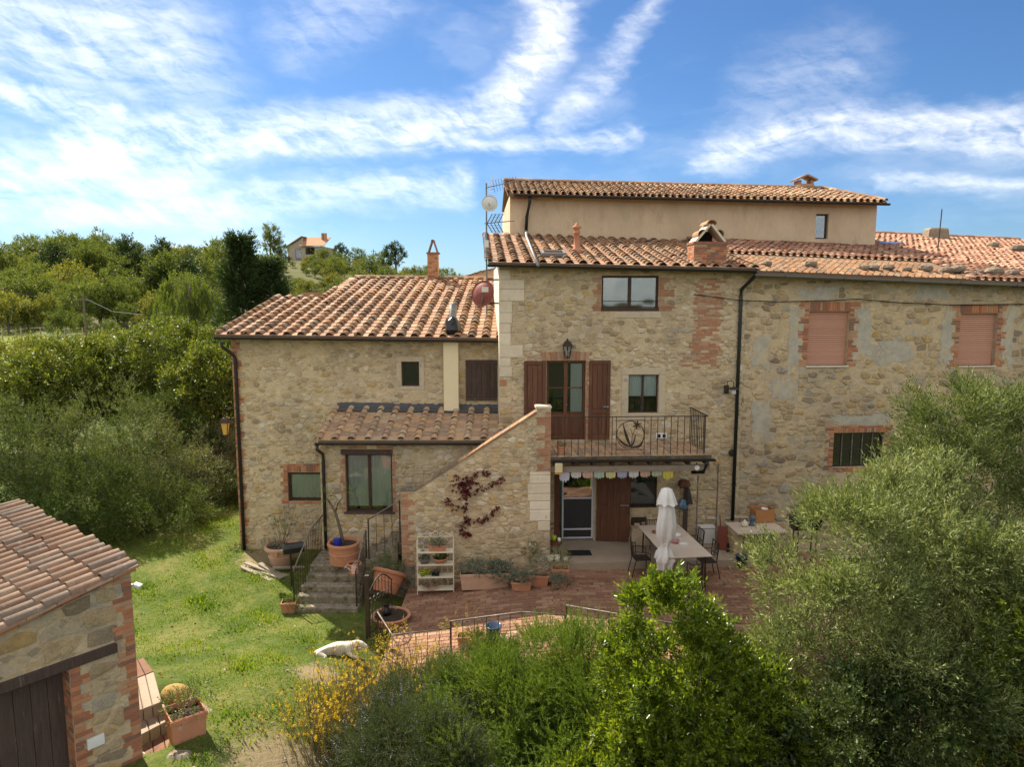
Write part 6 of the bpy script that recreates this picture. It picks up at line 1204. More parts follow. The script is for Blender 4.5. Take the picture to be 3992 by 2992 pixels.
# pile of weathered planks
p = atZ(1020, 2235, -.74); 
for i, (dx, dy, dz, L, a, lab) in enumerate(((0, 0, .03, 1.7, -.55, 'long weathered plank lowest in the pile by the mailbox'), (.15, .12, .03, 1.5, -.5, 'grey plank lying nearest the pale pot'), (-.1, -.13, .03, 1.3, -.6, 'plank with pale broken end on the lawn edge'), (.1, .02, .075, 1.5, -.45, 'split plank lying across the others'), (.3, -.05, .09, 1.1, -.62, 'short plank on top of the pile'), (.75, .1, .12, .9, .6, 'crooked log leaning at the end of the plank pile'))):
    MB().box(-L/2, L/2, -.07, .07, -.02, .02).build('plank', MT['plank'], None, mat4=T(p.x+dx, p.y+dy, p.z+dz, a, ry=.04*i)); tag(bpy.data.objects[-1] if False else COL.objects[-1], lab, 'plank', 'planks piled by the mailbox')
# olive in the big red pot on the landing
p = atZ(1342, 2192, .0); o = round_pot(p, .40, .37, .56, 'wide red terracotta pot with small crooked olive tree on landing', 'terra'); 
b = MB(); b.tube([(0, 0, .4), (-.08, 0, .9), (-.2, .02, 1.35), (-.33, 0, 1.62)], [.05, .042, .036, .03], 8).tube([(-.2, .02, 1.35), (-.12, 0, 1.6), (0, .03, 1.75)], [.028, .02, .012], 6).tube([(-.33, 0, 1.62), (-.42, 0, 1.75)], [.03, .02], 6).build('trunk', MT['bark'], o, smooth=True)
foliage(o, [(.02, 0, 1.8, .38, .25, .18), (-.4, .0, 1.78, .18, .15, .1), (-.35, 0, .95, .22, .18, .16)], 90, 12, .055, .2, .22, 'olive', alpha=.7); MB().lathe([(0, .5), (.1, .5), (.09, .66), (0, .67)], 12, T(-.16, -.05, 0)).build('blue_pot', simple('blue_glaze', (.02, .03, .35), .3), o)
# small square pot left of the steps
p = atZ(1128, 2392, -.86); o = box_pot(p, .36, .3, .32, 'small square terracotta planter at the foot of the steps', rz=.15); foliage(o, [(.05, 0, .33, .14, .12, .08)], 60, 8, .04, .1, .6, 'herb'); foliage(o, [(.26, -.1, .1, .2, .14, .12)], 70, 9, .06, .18, .3, 'olive', name='weeds')
# pots hung on the rail: terracotta pot, pink watering can
p = fL.wld((lx1-.06, ly-.55, .1)); o = round_pot(p+Vector((-.1, 0, -.12)), .17, .12, .3, 'terracotta pot hung on the iron handrail of the steps')
o = E('watering_can', p+Vector((-.05, -.18, -.02)), 0, 'pale pink watering can hung on the handrail of the steps', 'watering can'); pk = simple('pale_pink_enamel', (.68, .42, .36), .4)
MB().lathe([(0, 0), (.09, 0), (.085, .2), (.07, .21), (.07, .19), (0, .18)], 16).build('can', pk, o, smooth=False); MB().tube([(-.07, 0, .05), (-.16, -.03, .13), (-.2, -.04, .16)], [.02, .014, .012], 7).build('spout', pk, o); MB().lathe([(0, 0), (.055, .01), (.055, .02), (0, .025)], 14, T(-.21, -.05, .17, ry=R(-50))).build('rose_head', simple('pale_blue_enamel', (.5, .58, .6), .4), o); MB().tube([(.06, 0, .2), (.02, 0, .3), (-.06, 0, .2)], .01, 6).build('handle', pk, o)
# half-round tub lying against the stair, bowl, pots with plants
p = gpos(1492, 2345); o = round_pot(p+Vector((0, .25, .12)), .42, .3, .55, 'large broken terracotta tub leaning beside the gate', 'terra', rot=(R(-28), R(14), 0)); foliage(o, [(-.1, .1, .62, .36, .3, .28)], 170, 9, .06, .2, .4, 'herb')
p = gpos(1525, 2428); o = round_pot(p, .43, .34, .2, 'wide low terracotta bowl on the terrace corner', 'terra', bands=False)
kt = E('kettle', p+Vector((-.12, .05, .17)), 0, 'small black metal jug standing in the terracotta bowl', 'jug'); MB().lathe([(0, 0), (.11, 0), (.12, .1), (.07, .17), (.05, .26), (.06, .27), (0, .27)], 14).build('body', MT['black'], kt, smooth=True); MB().tube([(.1, 0, .2), (.2, 0, .2), (.24, 0, .12)], .015, 6).build('handle', MT['zinc'], kt)
pl_ = E('leafy_plant', gpos(1505, 2240)+Vector((0, .9, 0)), 0, 'dark ivy-like plant growing at the foot of the stair', 'plant'); foliage(pl_, [(-.1, 0, .45, .4, .3, .4), (.45, 0, .35, .35, .25, .35)], 380, 9, .07, .18, .7, 'dark')
# cream wrought-iron plant stand
p = gpos(1697, 2322); SW, SD, SHt = .92, .26, 1.45; o = E('plant_stand', p+Vector((0, .16, 0)), fM.yaw, 'cream wrought iron plant stand with four shelves against stair wall', 'plant stand')
for sx in (-1, 1):
    for sy in (-1, 1): MB().tube([(sx*SW/2, sy*SD/2, 0), (sx*SW/2, sy*SD/2, SHt+(.0 if sy > 0 else 0))], .011, 6).build('leg', MT['cream'], o)
shz = (.14, .47, .80, 1.13)
for z in shz:
    s = MB().box(-SW/2, SW/2, -SD/2, SD/2, z-.008, z+.002).build('shelf', MT['cream'], o); MB().box(-SW/2, SW/2, -SD/2-.008, -SD/2, z-.03, z+.012).build('shelf_edge', MT['cream'], s)
for i in range(1, 6): x = -SW/2+SW*i/6; MB().tube([(x, SD/2, .14), (x, SD/2, SHt-.16 if i % 2 else SHt-.05)], .006, 5).build('back_bar', MT['cream'], o)
MB().tube([(-SW/2, SD/2, SHt), (SW/2, SD/2, SHt)], .01, 6).build('top_bar', MT['cream'], o)
for i in range(3): x = -SW/2+SW*(.25+.25*i); MB().tube([(x+.075*math.cos(a), SD/2, SHt-.12+.1*math.sin(a)) for a in np.linspace(0, math.pi, 9)], .007, 5).build('back_arch', MT['cream'], o)
def spiral(cx, cz, r0, a0, turns, sg): return [(cx+sg*(r0*(1-t*.75))*math.cos(a0+turns*6.28*t), SD/2, cz+(r0*(1-t*.75))*math.sin(a0+turns*6.28*t)) for t in np.linspace(0, 1, 16)]
for sg in (-1, 1):
    MB().tube(spiral(sg*.40, SHt+.07, .055, math.pi/2, -1.2, sg), .008, 5).build('scroll', MT['cream'], o); MB().tube(spiral(sg*.14, SHt+.06, .05, math.pi/2, -1.2, -sg), .008, 5).build('scroll', MT['cream'], o)
    MB().tube([(sg*.40, SD/2, SHt+.02), (sg*.30, SD/2, SHt+.07), (sg*.2, SD/2, SHt+.15), (sg*.14, SD/2, SHt+.11)], .008, 5).build('scroll', MT['cream'], o)
MB().tube([(.06*math.cos(a), SD/2, SHt+.09+.06*math.sin(a)) for a in np.linspace(0, 6.283, 17)], .008, 5).build('scroll', MT['cream'], o)
base = o.location; Ry = Matrix.Rotation(fM.yaw, 3, 'Z')
def onshelf(x, z, y=-.02): return base+Ry @ Vector((x, y, z+.004))
q = box_pot(onshelf(.05, shz[3]), .46, .17, .15, 'rectangular terracotta trough with pale succulents on the top shelf'); foliage(q, [(0, 0, .19, .22, .08, .06)], 70, 8, .045, .07, .7, 'succulent')
lt = E('glass_lantern', onshelf(-.33, shz[3]), 0, 'small glass jar lantern on the top shelf of the stand', 'lantern'); MB().box(-.055, .055, -.055, .055, 0, .19).build('glass_box', MT['glass_r'], lt); MB().taper(.12, .12, .04, .04, .19, .25).build('lid', MT['zinc'], lt); MB().box(-.03, .03, -.03, .03, .01, .12).build('candle', MT['cream'], lt)
q = round_pot(onshelf(.12, shz[2]), .17, .11, .13, 'terracotta bowl of green succulents on the second shelf', bands=False); foliage(q, [(0, 0, .16, .16, .12, .09)], 60, 9, .05, .07, .7, 'herb')
q = E('zinc_tub', onshelf(-.28, shz[2]), 0, 'oval zinc tub on the second shelf of the stand', 'tub'); MB().lathe([(0, 0), (.1, 0), (.15, .13), (.155, .14), (.14, .13), (.09, .03), (0, .03)], 18).build('tub', MT['zinc'], q, smooth=True); foliage(q, [(0, 0, .13, .1, .08, .05)], 60, 7, .04, .06, .6, 'succulent')
lime = simple('lime_green_glaze', (.32, .40, .02), .3)
for dx in (-.33, -.2):
    q = E('green_pot', onshelf(dx, shz[1], -.05 if dx < -.3 else .03), 0, 'small lime green glazed pot on third shelf, '+('in front' if dx < -.3 else 'behind its twin'), 'pot', 'lime green pots on the stand'); MB().lathe([(0, 0), (.055, 0), (.075, .1), (.085, .105), (.085, .125), (.072, .125), (.05, .02), (0, .02)], 16).build('pot', lime, q, smooth=True); MB().lathe([(0, .09), (.07, .09)], 12).build('soil', MT['soil'], q)
q = E('seed_tray', onshelf(.0, shz[1]), 0, 'black plastic seed tray on the third shelf', 'tray'); MB().taper(.18, .13, .21, .15, 0, .1).build('tray', MT['black'], q); foliage(q, [(0, 0, .11, .08, .05, .03)], 50, 6, .03, .04, .5, 'succulent')
q = E('plate_of_plants', onshelf(-.14, shz[0]), 0, 'shallow round dish of small succulents on the lowest shelf', 'dish'); MB().lathe([(0, 0), (.13, 0), (.22, .045), (.215, .055), (.12, .015), (0, .015)], 20).build('dish', MT['terra_l'], q, smooth=True); foliage(q, [(0, 0, .05, .17, .12, .05)], 45, 8, .04, .06, .6, 'succulent')
# planters along the stair wall
p = gpos(1888, 2303); o = box_pot(p+Vector((0, .22, 0)), 1.25, .4, .42, 'long terracotta trough overflowing with grey-green succulents by the stair wall', 'terra_l', rz=fM.yaw+.03, taper=.94)
foliage(o, [(0, 0, .5, .62, .25, .16), (.45, -.1, .4, .35, .25, .25)], 420, 9, .055, .12, .6, 'succulent')
for u, v, w, h, lab, kind in ((2034, 2308, .5, .22, 'low terracotta trough with trailing rosettes in front of the other planters', 'succulent'), (2100, 2292, .52, .3, 'square terracotta planter with bushy herb beside the trough', 'dark'), (2186, 2284, .42, .42, 'tall square terracotta planter with wispy plant near the doormat', 'herb'), (2182, 2302, .36, .1, 'tiny terracotta saucer trough with rosettes on the paving', 'succulent')):
    p = gpos(u, v); o = box_pot(p+Vector((0, .15, 0)), w, .3 if h > .15 else .14, h, lab, rz=random.uniform(-.1, .1))
    foliage(o, [(0, 0, h+.06, w*.55, .18, .12)] if kind == 'succulent' else [(0, 0, h+.22, w*.5, .22, .22)], 110, 9, .05, .13, .6 if kind == 'succulent' else .35, 'succulent' if kind == 'succulent' else ('succulent' if kind == 'dark' else 'olive'))
o = E('potted_herb', gpos(2065, 2250)+Vector((0, .45, 0)), 0, 'bright green bushy herb behind the small planters', 'plant'); MB().lathe([(0, 0), (.14, 0), (.2, .3), (.18, .3), (0, .28)], 16).build('pot', MT['terra'], o); foliage(o, [(0, 0, .62, .26, .22, .24)], 160, 9, .06, .16, .5, 'herb'); foliage(o, [(.35, 0, .75, .1, .1, .2)], 22, 12, .03, .3, .4, 'rosemary', name='flower_spike')
# bentwood chair with pots
p = gpos(2163, 2185, 0.0); o = E('bentwood_chair', p+Vector((0, .12, -.0)), R(12), 'old bentwood chair used as a plant holder beside screen door', 'chair'); cw = pm('dark_red_bentwood', [(.13, .045, .03)], rough=.5)
MB().lathe([(0, .43), (.2, .43), (.2, .46), (0, .46)], 20).build('seat', cw, o)
for a in (.8, 2.3, 3.95, 5.4): MB().tube([(.15*math.cos(a), .15*math.sin(a), .43), (.21*math.cos(a), .21*math.sin(a), 0)], .014, 6).build('leg', cw, o)
MB().tube([(.19*math.cos(a), .17, .46+.46*math.sin(a)) for a in np.linspace(0, math.pi, 17)], .014, 6).build('back_hoop', cw, o); MB().tube([(.11*math.cos(a), .17, .46+.33*math.sin(a)) for a in np.linspace(0, math.pi, 13)], .01, 6).build('inner_hoop', cw, o)
def cup(loc, r, h, mat, label, nm='pot', cat='pot', grp=None):
    q = E(nm, loc, 0, label, cat, grp); MB().lathe([(0, 0), (r*.75, 0), (r, h), (r*.9, h), (r*.68, .01), (0, .01)], 14).build('body', mat, q, smooth=True); return q
sl_ = o.location
cup(sl_+Vector((-.02, .05, .46)), .075, .16, lime, 'lime green pot standing on the bentwood chair', 'green_pot'); cup(sl_+Vector((.12, .02, .46)), .05, .1, MT['white'], 'small white cup on the bentwood chair', 'cup', 'cup')
for dx, lab in ((-.12, 'white tin pot left of two under the bentwood chair'), (.05, 'patterned white pot in front of the bentwood chair'), (.28, 'small white pot beside the doormat')): cup(sl_+Vector((dx, -.3, 0)), .085 if dx < .2 else .065, .19 if dx < .2 else .13, MT['cream'] if dx else MT['white'], lab, 'white_pot', 'pot', 'white pots by the door')
p = gpos(2256, 2158, 0); mt = E('doormat', p, fM.yaw, 'black doormat in front of the screen door', 'doormat'); MB().box(-.34, .34, -.2, .2, .002, .014).build('mat', simple('black_rubber', (.012, .012, .013), .7), mt)
# ---- dining table, chairs, parasol
tz = .74
c4p = [atZ(2508, 2048, tz), atZ(2650, 2046, tz), atZ(2770, 2166, tz), atZ(2575, 2178, tz)]
o0 = sum(c4p, Vector())/4; TB = E('dining_table', (o0.x, o0.y, pz(o0.x)+.006), 0, 'long stone-topped outdoor dining table set with bowls', 'table'); zz = tz-TB.location.z
ex = ((c4p[1]-c4p[0])+(c4p[2]-c4p[3])).normalized(); ey = ((c4p[3]-c4p[0])+(c4p[2]-c4p[1])); tl_, tw = ey.length/2, ((c4p[1]-c4p[0]).length+(c4p[2]-c4p[3]).length)/2; ta = math.atan2(ex.y, ex.x)
TB.rotation_euler = (0, 0, ta)
MB().box(-tw/2, tw/2, -tl_/2, tl_/2, zz-.035, zz).build('table_top', MT['marble'], TB, bevel=.006)
for sx in (-1, 1):
    for sy in (-1, 1): MB().tube([(sx*(tw/2-.1), sy*(tl_/2-.15), 0), (sx*(tw/2-.12), sy*(tl_/2-.15), zz-.036)], .02, 6).build('leg', MT['iron'], TB)
MB().box(-tw/2+.08, tw/2-.08, -tl_/2+.1, tl_/2-.1, zz-.06, zz-.036).build('table_frame', MT['iron'], TB)
tR_ = Matrix.Rotation(ta, 3, 'Z')
def ontable(u, v): return atZ(u, v, tz+.001)
def iron_chair(loc, rz, label):
    o = E('garden_chair', loc, rz, label, 'chair', 'iron garden chairs around the dining table')     # faces +y
    MB().box(-.2, .2, -.2, .2, .43, .45).build('seat', MT['iron'], o)
    for sx in (-1, 1): MB().tube([(sx*.19, .19, 0), (sx*.18, .18, .43)], .012, 6).build('leg', MT['iron'], o); MB().tube([(sx*.2, -.3, 0), (sx*.19, -.2, .43), (sx*.2, -.24, .95)], .013, 6).build('leg', MT['iron'], o)
    bk = MB().tube([(-.2, -.24, .93), (-.1, -.28, .9), (0, -.29, .885), (.1, -.28, .9), (.2, -.24, .93)], .013, 6).tube([(-.19, -.22, .62), (0, -.26, .62), (.19, -.22, .62)], .009, 5).build('backrest', MT['iron'], o)
    for k in range(-2, 3): MB().tube([(k*.07, -.23, .45), (k*.07, -.275, .89)], .007, 5).build('back_bar', MT['iron'], bk)
    for sx in (-1, 1): MB().tube([(sx*.2, -.22, .68), (sx*.26, 0, .67), (sx*.22, .17, .62), (sx*.19, .18, .43)], .01, 6).build('armrest', MT['iron'], o)
    return o
fz = pz(o0.x)+.006
for dx, dy, rz, lab in ((0, tl_/2+.28, math.pi, 'iron garden chair at the far end of the table by the wall'), (0, -tl_/2-.15, 0, 'iron garden chair at the near end of the table by the laurel'), (-tw/2-.22, .1, -math.pi/2, 'iron garden chair on the door side of the table'), (tw/2+.25, .75, math.pi/2, 'iron garden chair beside the ladder end of the table'), (tw/2+.25, -.25, math.pi/2, 'iron garden chair on the brick counter side of the table')):
    q = tR_ @ Vector((dx, dy, 0)); iron_chair((o0.x+q.x, o0.y+q.y, fz), ta+rz, lab)
p = ontable(2596, 2168); p = Vector((o0.x-.12, o0.y-.1, tz)); p = atZ(2592, 2165, tz); PA = E('parasol', (p.x, p.y, fz), 0, 'closed off-white canvas parasol standing through the dining table', 'parasol')
ptop = atY(2604, 1902, p.y).z-fz
MB().tube([(0, 0, 0), (0, 0, ptop+.03)], .022, 8).build('pole', MT['plank'], PA); MB().lathe([(0, 0), (.25, 0), (.24, .06), (.04, .09), (0, .09)], 18).build('base', MT['iron'], PA)
def fold_cloth(prof, nf, amp, n=48):
    v = []; f = []; m = len(prof)
    for i in range(n):
        t = 2*math.pi*i/n; 
        for j, (r_, z_) in enumerate(prof): q = r_*(1+amp*(j/m+.25)*math.sin(nf*t+.7*j)+amp*.4*math.sin(3*t+1.1*j)); v.append((q*math.cos(t), q*math.sin(t), z_+.02*math.sin(nf*t)*(j == m-1)))
    for i in range(n):
        for j in range(m-1): f.append((i*m+j, ((i+1) % n)*m+j, ((i+1) % n)*m+j+1, i*m+j+1))
    return MB().add(v, f)
pb = .55
fold_cloth([(.03, ptop), (.12, ptop-.04), (.19, ptop-.25), (.235, ptop-.4)], 7, .16).build('valance', MT['cloth'], PA, smooth=True)
fold_cloth([(.12, ptop-.32), (.18, ptop-.55), (.215, ptop-.9), (.205, ptop-1.2), (.12, pb+.72), (.09, pb+.62), (.17, pb+.45), (.22, pb+.28), (.17, pb+.2), (.14, pb+.02)], 6, .3).build('canopy', MT['cloth'], PA, smooth=True)
MB().lathe([(.1, pb+.66), (.115, pb+.67), (.115, pb+.7), (.1, pb+.71)], 16).build('tie', MT['cloth'], PA)
cup(ontable(2553, 2080), .085, .06, pm('brown_bowl_glaze', [(.22, .09, .035)], rough=.4), 'brown bowl on the table near the door side', 'bowl', 'bowl'); cup(ontable(2640, 2094), .1, .075, MT['white'], 'white bowl on the far half of the table', 'bowl', 'bowl'); cup(ontable(2632, 2118), .115, .09, simple('pink_glaze', (.42, .2, .2), .35), 'pink and white bowl in the middle of the table', 'bowl', 'bowl')
p = ontable(2664, 2124); tg = E('tray', p, ta, 'small square white tray on the table', 'tray'); MB().box(-.11, .11, -.08, .08, 0, .012).box(-.11, -.1, -.08, .08, .012, .035).box(.1, .11, -.08, .08, .012, .035).box(-.1, .1, -.08, -.07, .012, .035).box(-.1, .1, .07, .08, .012, .035).build('tray', MT['white'], tg)
# ---- bunting under the balcony
P0 = fM.wld(fM.uv(2178, 1840, NS+.1)); P1 = fM.wld(fM.uv(2672, 1828, NS+.1)); ncl = 11
st = [P0+(P1-P0)*(i/ncl)+Vector((0, 0, -.05*math.sin(math.pi*i/ncl))) for i in range(ncl+1)]
BU = E('bunting', P0, 0, 'string of pastel cloth pennants hanging under the balcony', 'bunting'); MB().tube([p-P0 for p in st], .004, 4).build('string', MT['white'], BU)
colr = [(.46, .46, .52), (.50, .47, .44), (.48, .30, .24), (.34, .40, .32), (.50, .46, .22), (.31, .31, .40), (.48, .46, .44), (.45, .29, .22), (.36, .37, .25), (.50, .43, .08)]
for i in range(10):
    p = st[i]-P0; q = st[i+1]-P0; c = pm('bunting_cloth', [colr[i]], na=.1, bump=.1); w = (q-p)*.86; L = .17 if i not in (0, 9) else .27; v = []; n = 12
    for k in range(n+1):
        t = k/n; a = p+(q-p)*.07+w*t; y = .02*math.sin(k*1.3+i); z = L*(.75+.25*math.sin(t*math.pi))*(1+.12*((k*7+i*3) % 3-1)); v += [a, a+Vector((0, y*.5, -z*.5)), a+Vector((0, y, -z))]
    MB().add(v, [f for k in range(n) for f in ((3*k, 3*k+1, 3*k+4, 3*k+3), (3*k+1, 3*k+2, 3*k+5, 3*k+4))]).build('pennant', c, BU, smooth=True)
# ---- lamps
def lantern(loc, s, label, warm=False, hang=True, name='wall_lantern', arm=None):
    o = E(name, loc, 0, label, 'lantern'); n = 6 if not warm else 4
    fr = MB(); a0 = math.pi/n
    for k in range(n): a = a0+2*math.pi*k/n; fr.tube([(.075*s*math.cos(a), .075*s*math.sin(a), 0), (.13*s*math.cos(a), .13*s*math.sin(a), .32*s)], .008*s+.003, 5)
    fr.lathe([(0, -.015*s), (.085*s, -.015*s), (.085*s, .01*s), (0, .01*s)], n, T(rz=a0)); fr.build('cage', MT['iron'], o)
    gl = MT['glass'] if not warm else (lambda m: m)(pm('amber_lantern_glass', [(.62, .36, .08)], rough=.25, na=.15, bump=.05))
    MB().lathe([(.07*s, .01*s), (.123*s, .315*s)], n, T(rz=a0)).build('glass', gl, o); MB().lathe([(.17*s, .32*s), (.16*s, .345*s), (.09*s, .43*s), (.03*s, .47*s), (.02*s, .53*s), (0, .54*s)], n, T(rz=a0)).lathe([(0, .32*s), (.17*s, .32*s)], n, T(rz=a0)).build('roof', MT['iron'], o)
    MB().lathe([(0, .05*s), (.03*s, .06*s), (.035*s, .16*s), (0, .2*s)], 10).build('bulb', MT['white'], o)
    if arm: MB().tube(arm, .01, 6).build('bracket', MT['iron'], o)
    return o
lp = fM.wld(fM.uv(2212, 1395, -.22)); lantern(lp, 1.0, 'dark iron six-sided lantern on the wall above the balcony door', arm=[(0, 0, .5), (0, .1, .52), (0, .2, .4)])
cl_ = fL.wld((sl0, -.05, 0)); lp = atY(880, 1690, 20.9); lantern(lp+Vector((0, 0, -.05)), 1.15, 'hanging amber glass lantern on a bracket at the brick corner', warm=True, arm=[(0, 0, .6), (0, 0, .78), (.32, .05, .8), (cl_.x-lp.x, .1, .8)])
p = fM.wld(fM.uv(2850, 1520, -.12)); o = E('wall_lamp', p, 0, 'grey wall lamp with frosted glass beside the downpipe', 'lamp'); MB().box(-.18, -.06, .0, .1, -.12, .12).build('wall_plate', MT['gutter'], o, bevel=.01); MB().tube([(-.11, .02, .12), (-.11, -.02, .24), (-.04, -.1, .28), (.02, -.14, .22), (.03, -.15, .1)], .012, 6).build('arm', MT['gutter'], o); MB().lathe([(.02, .1), (.14, .05), (.15, .03), (.0, .05)], 16, T(.03, -.15, 0)).build('shade', MT['gutter'], o); MB().lathe([(0, .05), (.06, .04), (.065, -.1), (0, -.12)], 12, T(.03, -.15, 0)).build('bulb_glass', MT['white'], o, smooth=True)
p = fM.wld(fM.uv(2177, 1825, NS-.02)); o = E('lamp_box', p, fM.yaw, 'cream square wall lamp under the balcony corner', 'lamp'); MB().box(-.1, .1, -.1, .0, -.12, .14).build('shade', pm('cream_lamp_glass', [(.62, .52, .30)], rough=.5, na=.05), o, bevel=.02); MB().box(-.105, .105, -.105, .0, -.15, -.118).build('amber_base', pm('amber_lamp_glass', [(.55, .25, .03)], rough=.4), o); MB().box(-.1, -.06, -.02, .12, -.1, .1).build('bracket', MT['wood'], o)
p = fM.wld(fM.uv(2718, 1830, NS+.1)); o = E('spot_lamp', p, 0, 'small white spot lamp under the right end of the balcony', 'lamp'); MB().lathe([(0, 0), (.06, 0), (.07, .1), (.05, .12), (0, .12)], 14, T(rx=R(50), ry=R(-25))).build('lamp_head', MT['white'], o); MB().tube([(0, .05, .05), (0, .08, .16)], .015, 6).build('bracket', MT['iron'], o)
# ---- small things on the main wall
p = fM.wld((fM.sz(2188, 1765, NS+.15)[0], NS+.2, zbal+.035)); o = round_pot(p, .115, .08, .22, 'small terracotta pot on the balcony floor', grp=None); foliage(o, [(0, 0, .24, .1, .1, .04)], 40, 6, .03, .06, .6, 'herb')
p = fM.uv(2578, 1700, -.02); o = E('socket_box', fM.wld(p), fM.yaw, 'white double socket box on the balcony wall with cable', 'socket'); MB().box(-.16, .16, -.03, .01, -.08, .08).build('plate', MT['white'], o, bevel=.01); MB().box(-.12, -.03, -.035, -.03, -.05, .05).box(.03, .12, -.035, -.03, -.05, .05).build('hole', MT['black'], o); MB().tube([(-.15, -.03, 0), (-.22, -.04, -.25), (-.5, -.03, -.3), (-.9, -.03, -.24)], .006, 4).tube([(.1, -.03, 0), (.3, -.04, -.2), (.75, -.04, -.27)], .006, 4).build('cable', MT['white'], o)
p = fM.uv(2853, 1766, -.02); o = E('vent_cap', fM.wld(p), fM.yaw, 'round dark vent cap on the wall by the downpipe', 'vent'); MB().lathe([(0, 0), (.1, 0), (.1, .05), (.085, .06), (0, .065)], 18, T(rx=R(90))).build('cap', MT['gutter'], o)
# ladder-like iron trellis at the balcony end
o = E('iron_trellis', fM.wld((fM.sz(2720, 1900, -1.2)[0], -1.2, 0)), fM.yaw, 'tall iron ladder frame standing beside the dining table', 'ladder'); lw = .55
for x in (0, lw): MB().tube([(x, 0, 0), (x, 0, 2.5 if x else 2.2)], .022, 6).build('rail', MT['rail'], o)
for z in (.7, 1.25, 1.8): MB().tube([(0, 0, z), (lw, 0, z)], .012, 5).build('rung', MT['rail'], o)
p = fM.uv(2662, 2060, -.12); o = E('broom_rack', fM.wld((p.x, -.1, .0)), fM.yaw, 'brown aprons and brooms hanging on the porch wall', 'broom'); MB().tube([(-.12, -.02, .1), (-.1, -.02, 1.75)], .014, 6).build('broom_stick', MT['plank'], o); MB().taper(.16, .05, .1, .06, .0, .3, T(-.12, -.02, 0)).build('broom_head', MT['iron'], o); MB().box(-.01, .12, -.06, -.02, .1, 1.75).build('board', MT['wood_old'], o)
fold_cloth([(.05, 1.8), (.14, 1.75), (.17, 1.62), (.1, 1.55)], 5, .2, 24).build('hat', MT['wood'], o); fold_cloth([(.04, 1.55), (.08, 1.4), (.12, 1.1)], 4, .25, 24).build('apron', MT['gutter'], o, mat4=T(.1, -.05, 0))
p = fM.uv(2662, 1965, -.15); o = E('peg_bag', fM.wld(p), fM.yaw, 'blue patterned peg bag hanging on the porch wall', 'bag'); fold_cloth([(.02, .14), (.1, .12), (.13, 0), (.12, -.12), (.03, -.17)], 5, .15, 24).build('bag', pm('blue_print_cloth', [(.10, .20, .30)], stain=[(.45, .45, .45), (.35, .12, .12)], stain_s=14, stain_t=.52), o, smooth=True)
p = fM.wld((fM.sz(2755, 2050, -.3)[0], -.3, 0)); o = E('white_box', p, fM.yaw, 'white plastic box standing against the wall behind the ladder', 'box'); MB().taper(.42, .32, .46, .36, 0, .42).build('box', MT['white'], o, bevel=.01); MB().box(-.25, .25, -.19, .19, .42, .46).build('lid', MT['white'], o, bevel=.01)
# ---- brick counter (outdoor kitchen)
CF = E('brick_counter', (0, 0, 0), 0, 'buff brick outdoor kitchen counter with stone tops against the wall', 'counter'); k0 = gpos(2860, 2190); fzc = pz(4); 
cx0 = atZ(2795, 2015, .95); CF.location = (k0.x, k0.y, fzc); CF.rotation_euler = (0, 0, R(5)); kl = CF.location
def pier(x0, x1, y0, y1, z1, z0=0.0):
    w = MB().box(x0+.008, x1-.008, y0+.008, y1-.008, z0, z1).build('pier', MT['joint'], CF)
    for j in range(int(round((z1-z0)/.062))):
        z = z0+j*.062
        for Mx, L, s in ((T(0, y0, 0), (x0, x1), 0), (T(x0, 0, 0, R(-90)) @ Matrix.Diagonal((-1, 1, 1, 1)), (y0, y1), 1)):
            a, b_ = L; x = a
            while x < b_-.02: e = min(b_, x+(.12 if (j+s) % 2 and x == a else .245)); e = b_ if b_-e < .05 else e; brick(w, x, e, z, z+.062, 'buff_brick', .01, M=Mx, g=.003); x = e
pier(0, .24, 0, .7, .82); pier(0, .24, 1.3, 2.3, 1.15); pier(1.05, 1.3, -.15, .7, .82)
MB().box(-.3, 1.0, 1.3, 2.35, .78, .84).build('counter_top', MT['marble'], CF, bevel=.008); MB().box(.0, 1.4, -.2, .72, .82, .88).build('counter_top', MT['marble'], CF, bevel=.008); MB().box(.24, 1.5, .72, 2.3, .62, .68).build('counter_top', MT['plank'], CF)
MB().box(.24, 1.5, 2.2, 2.4, .68, 1.15).build('back_wall', MT['buff_brick'], CF); MB().box(-.02, 1.5, 2.1, 2.45, 1.152, 1.2).build('cap_slab', MT['quoin'], CF)
def onC(x, y, z): return Vector(kl)+Matrix.Rotation(R(5), 3, 'Z') @ Vector((x, y, z))
o = box_pot(onC(.45, 2.28, 1.2), .8, .2, .2, 'terracotta window box with green herbs on the counter ledge'); foliage(o, [(.1, 0, .22, .25, .1, .08)], 70, 7, .05, .1, .5, 'herb')
cup(onC(.7, 1.5, .68), .09, .16, simple('dark_red_enamel', (.28, .04, .05), .35), 'dark red enamel jar on the counter shelf', 'jar', 'jar'); cup(onC(1.0, 1.4, .68), .12, .13, simple('mint_enamel', (.38, .55, .48), .35), 'pale green enamel colander on the counter shelf', 'colander', 'colander'); cup(onC(.35, 1.0, .68), .2, .04, simple('teal_plastic', (.08, .22, .24), .4), 'flat teal basin on the counter shelf', 'basin', 'basin')
o = E('sugar_bowl', onC(.4, .3, .88), 0, 'round white lidded pot on the stone counter top', 'pot'); MB().lathe([(0, 0), (.06, 0), (.1, .06), (.08, .13), (.03, .17), (.02, .2), (0, .2)], 16).build('body', MT['cream'], o, smooth=True)
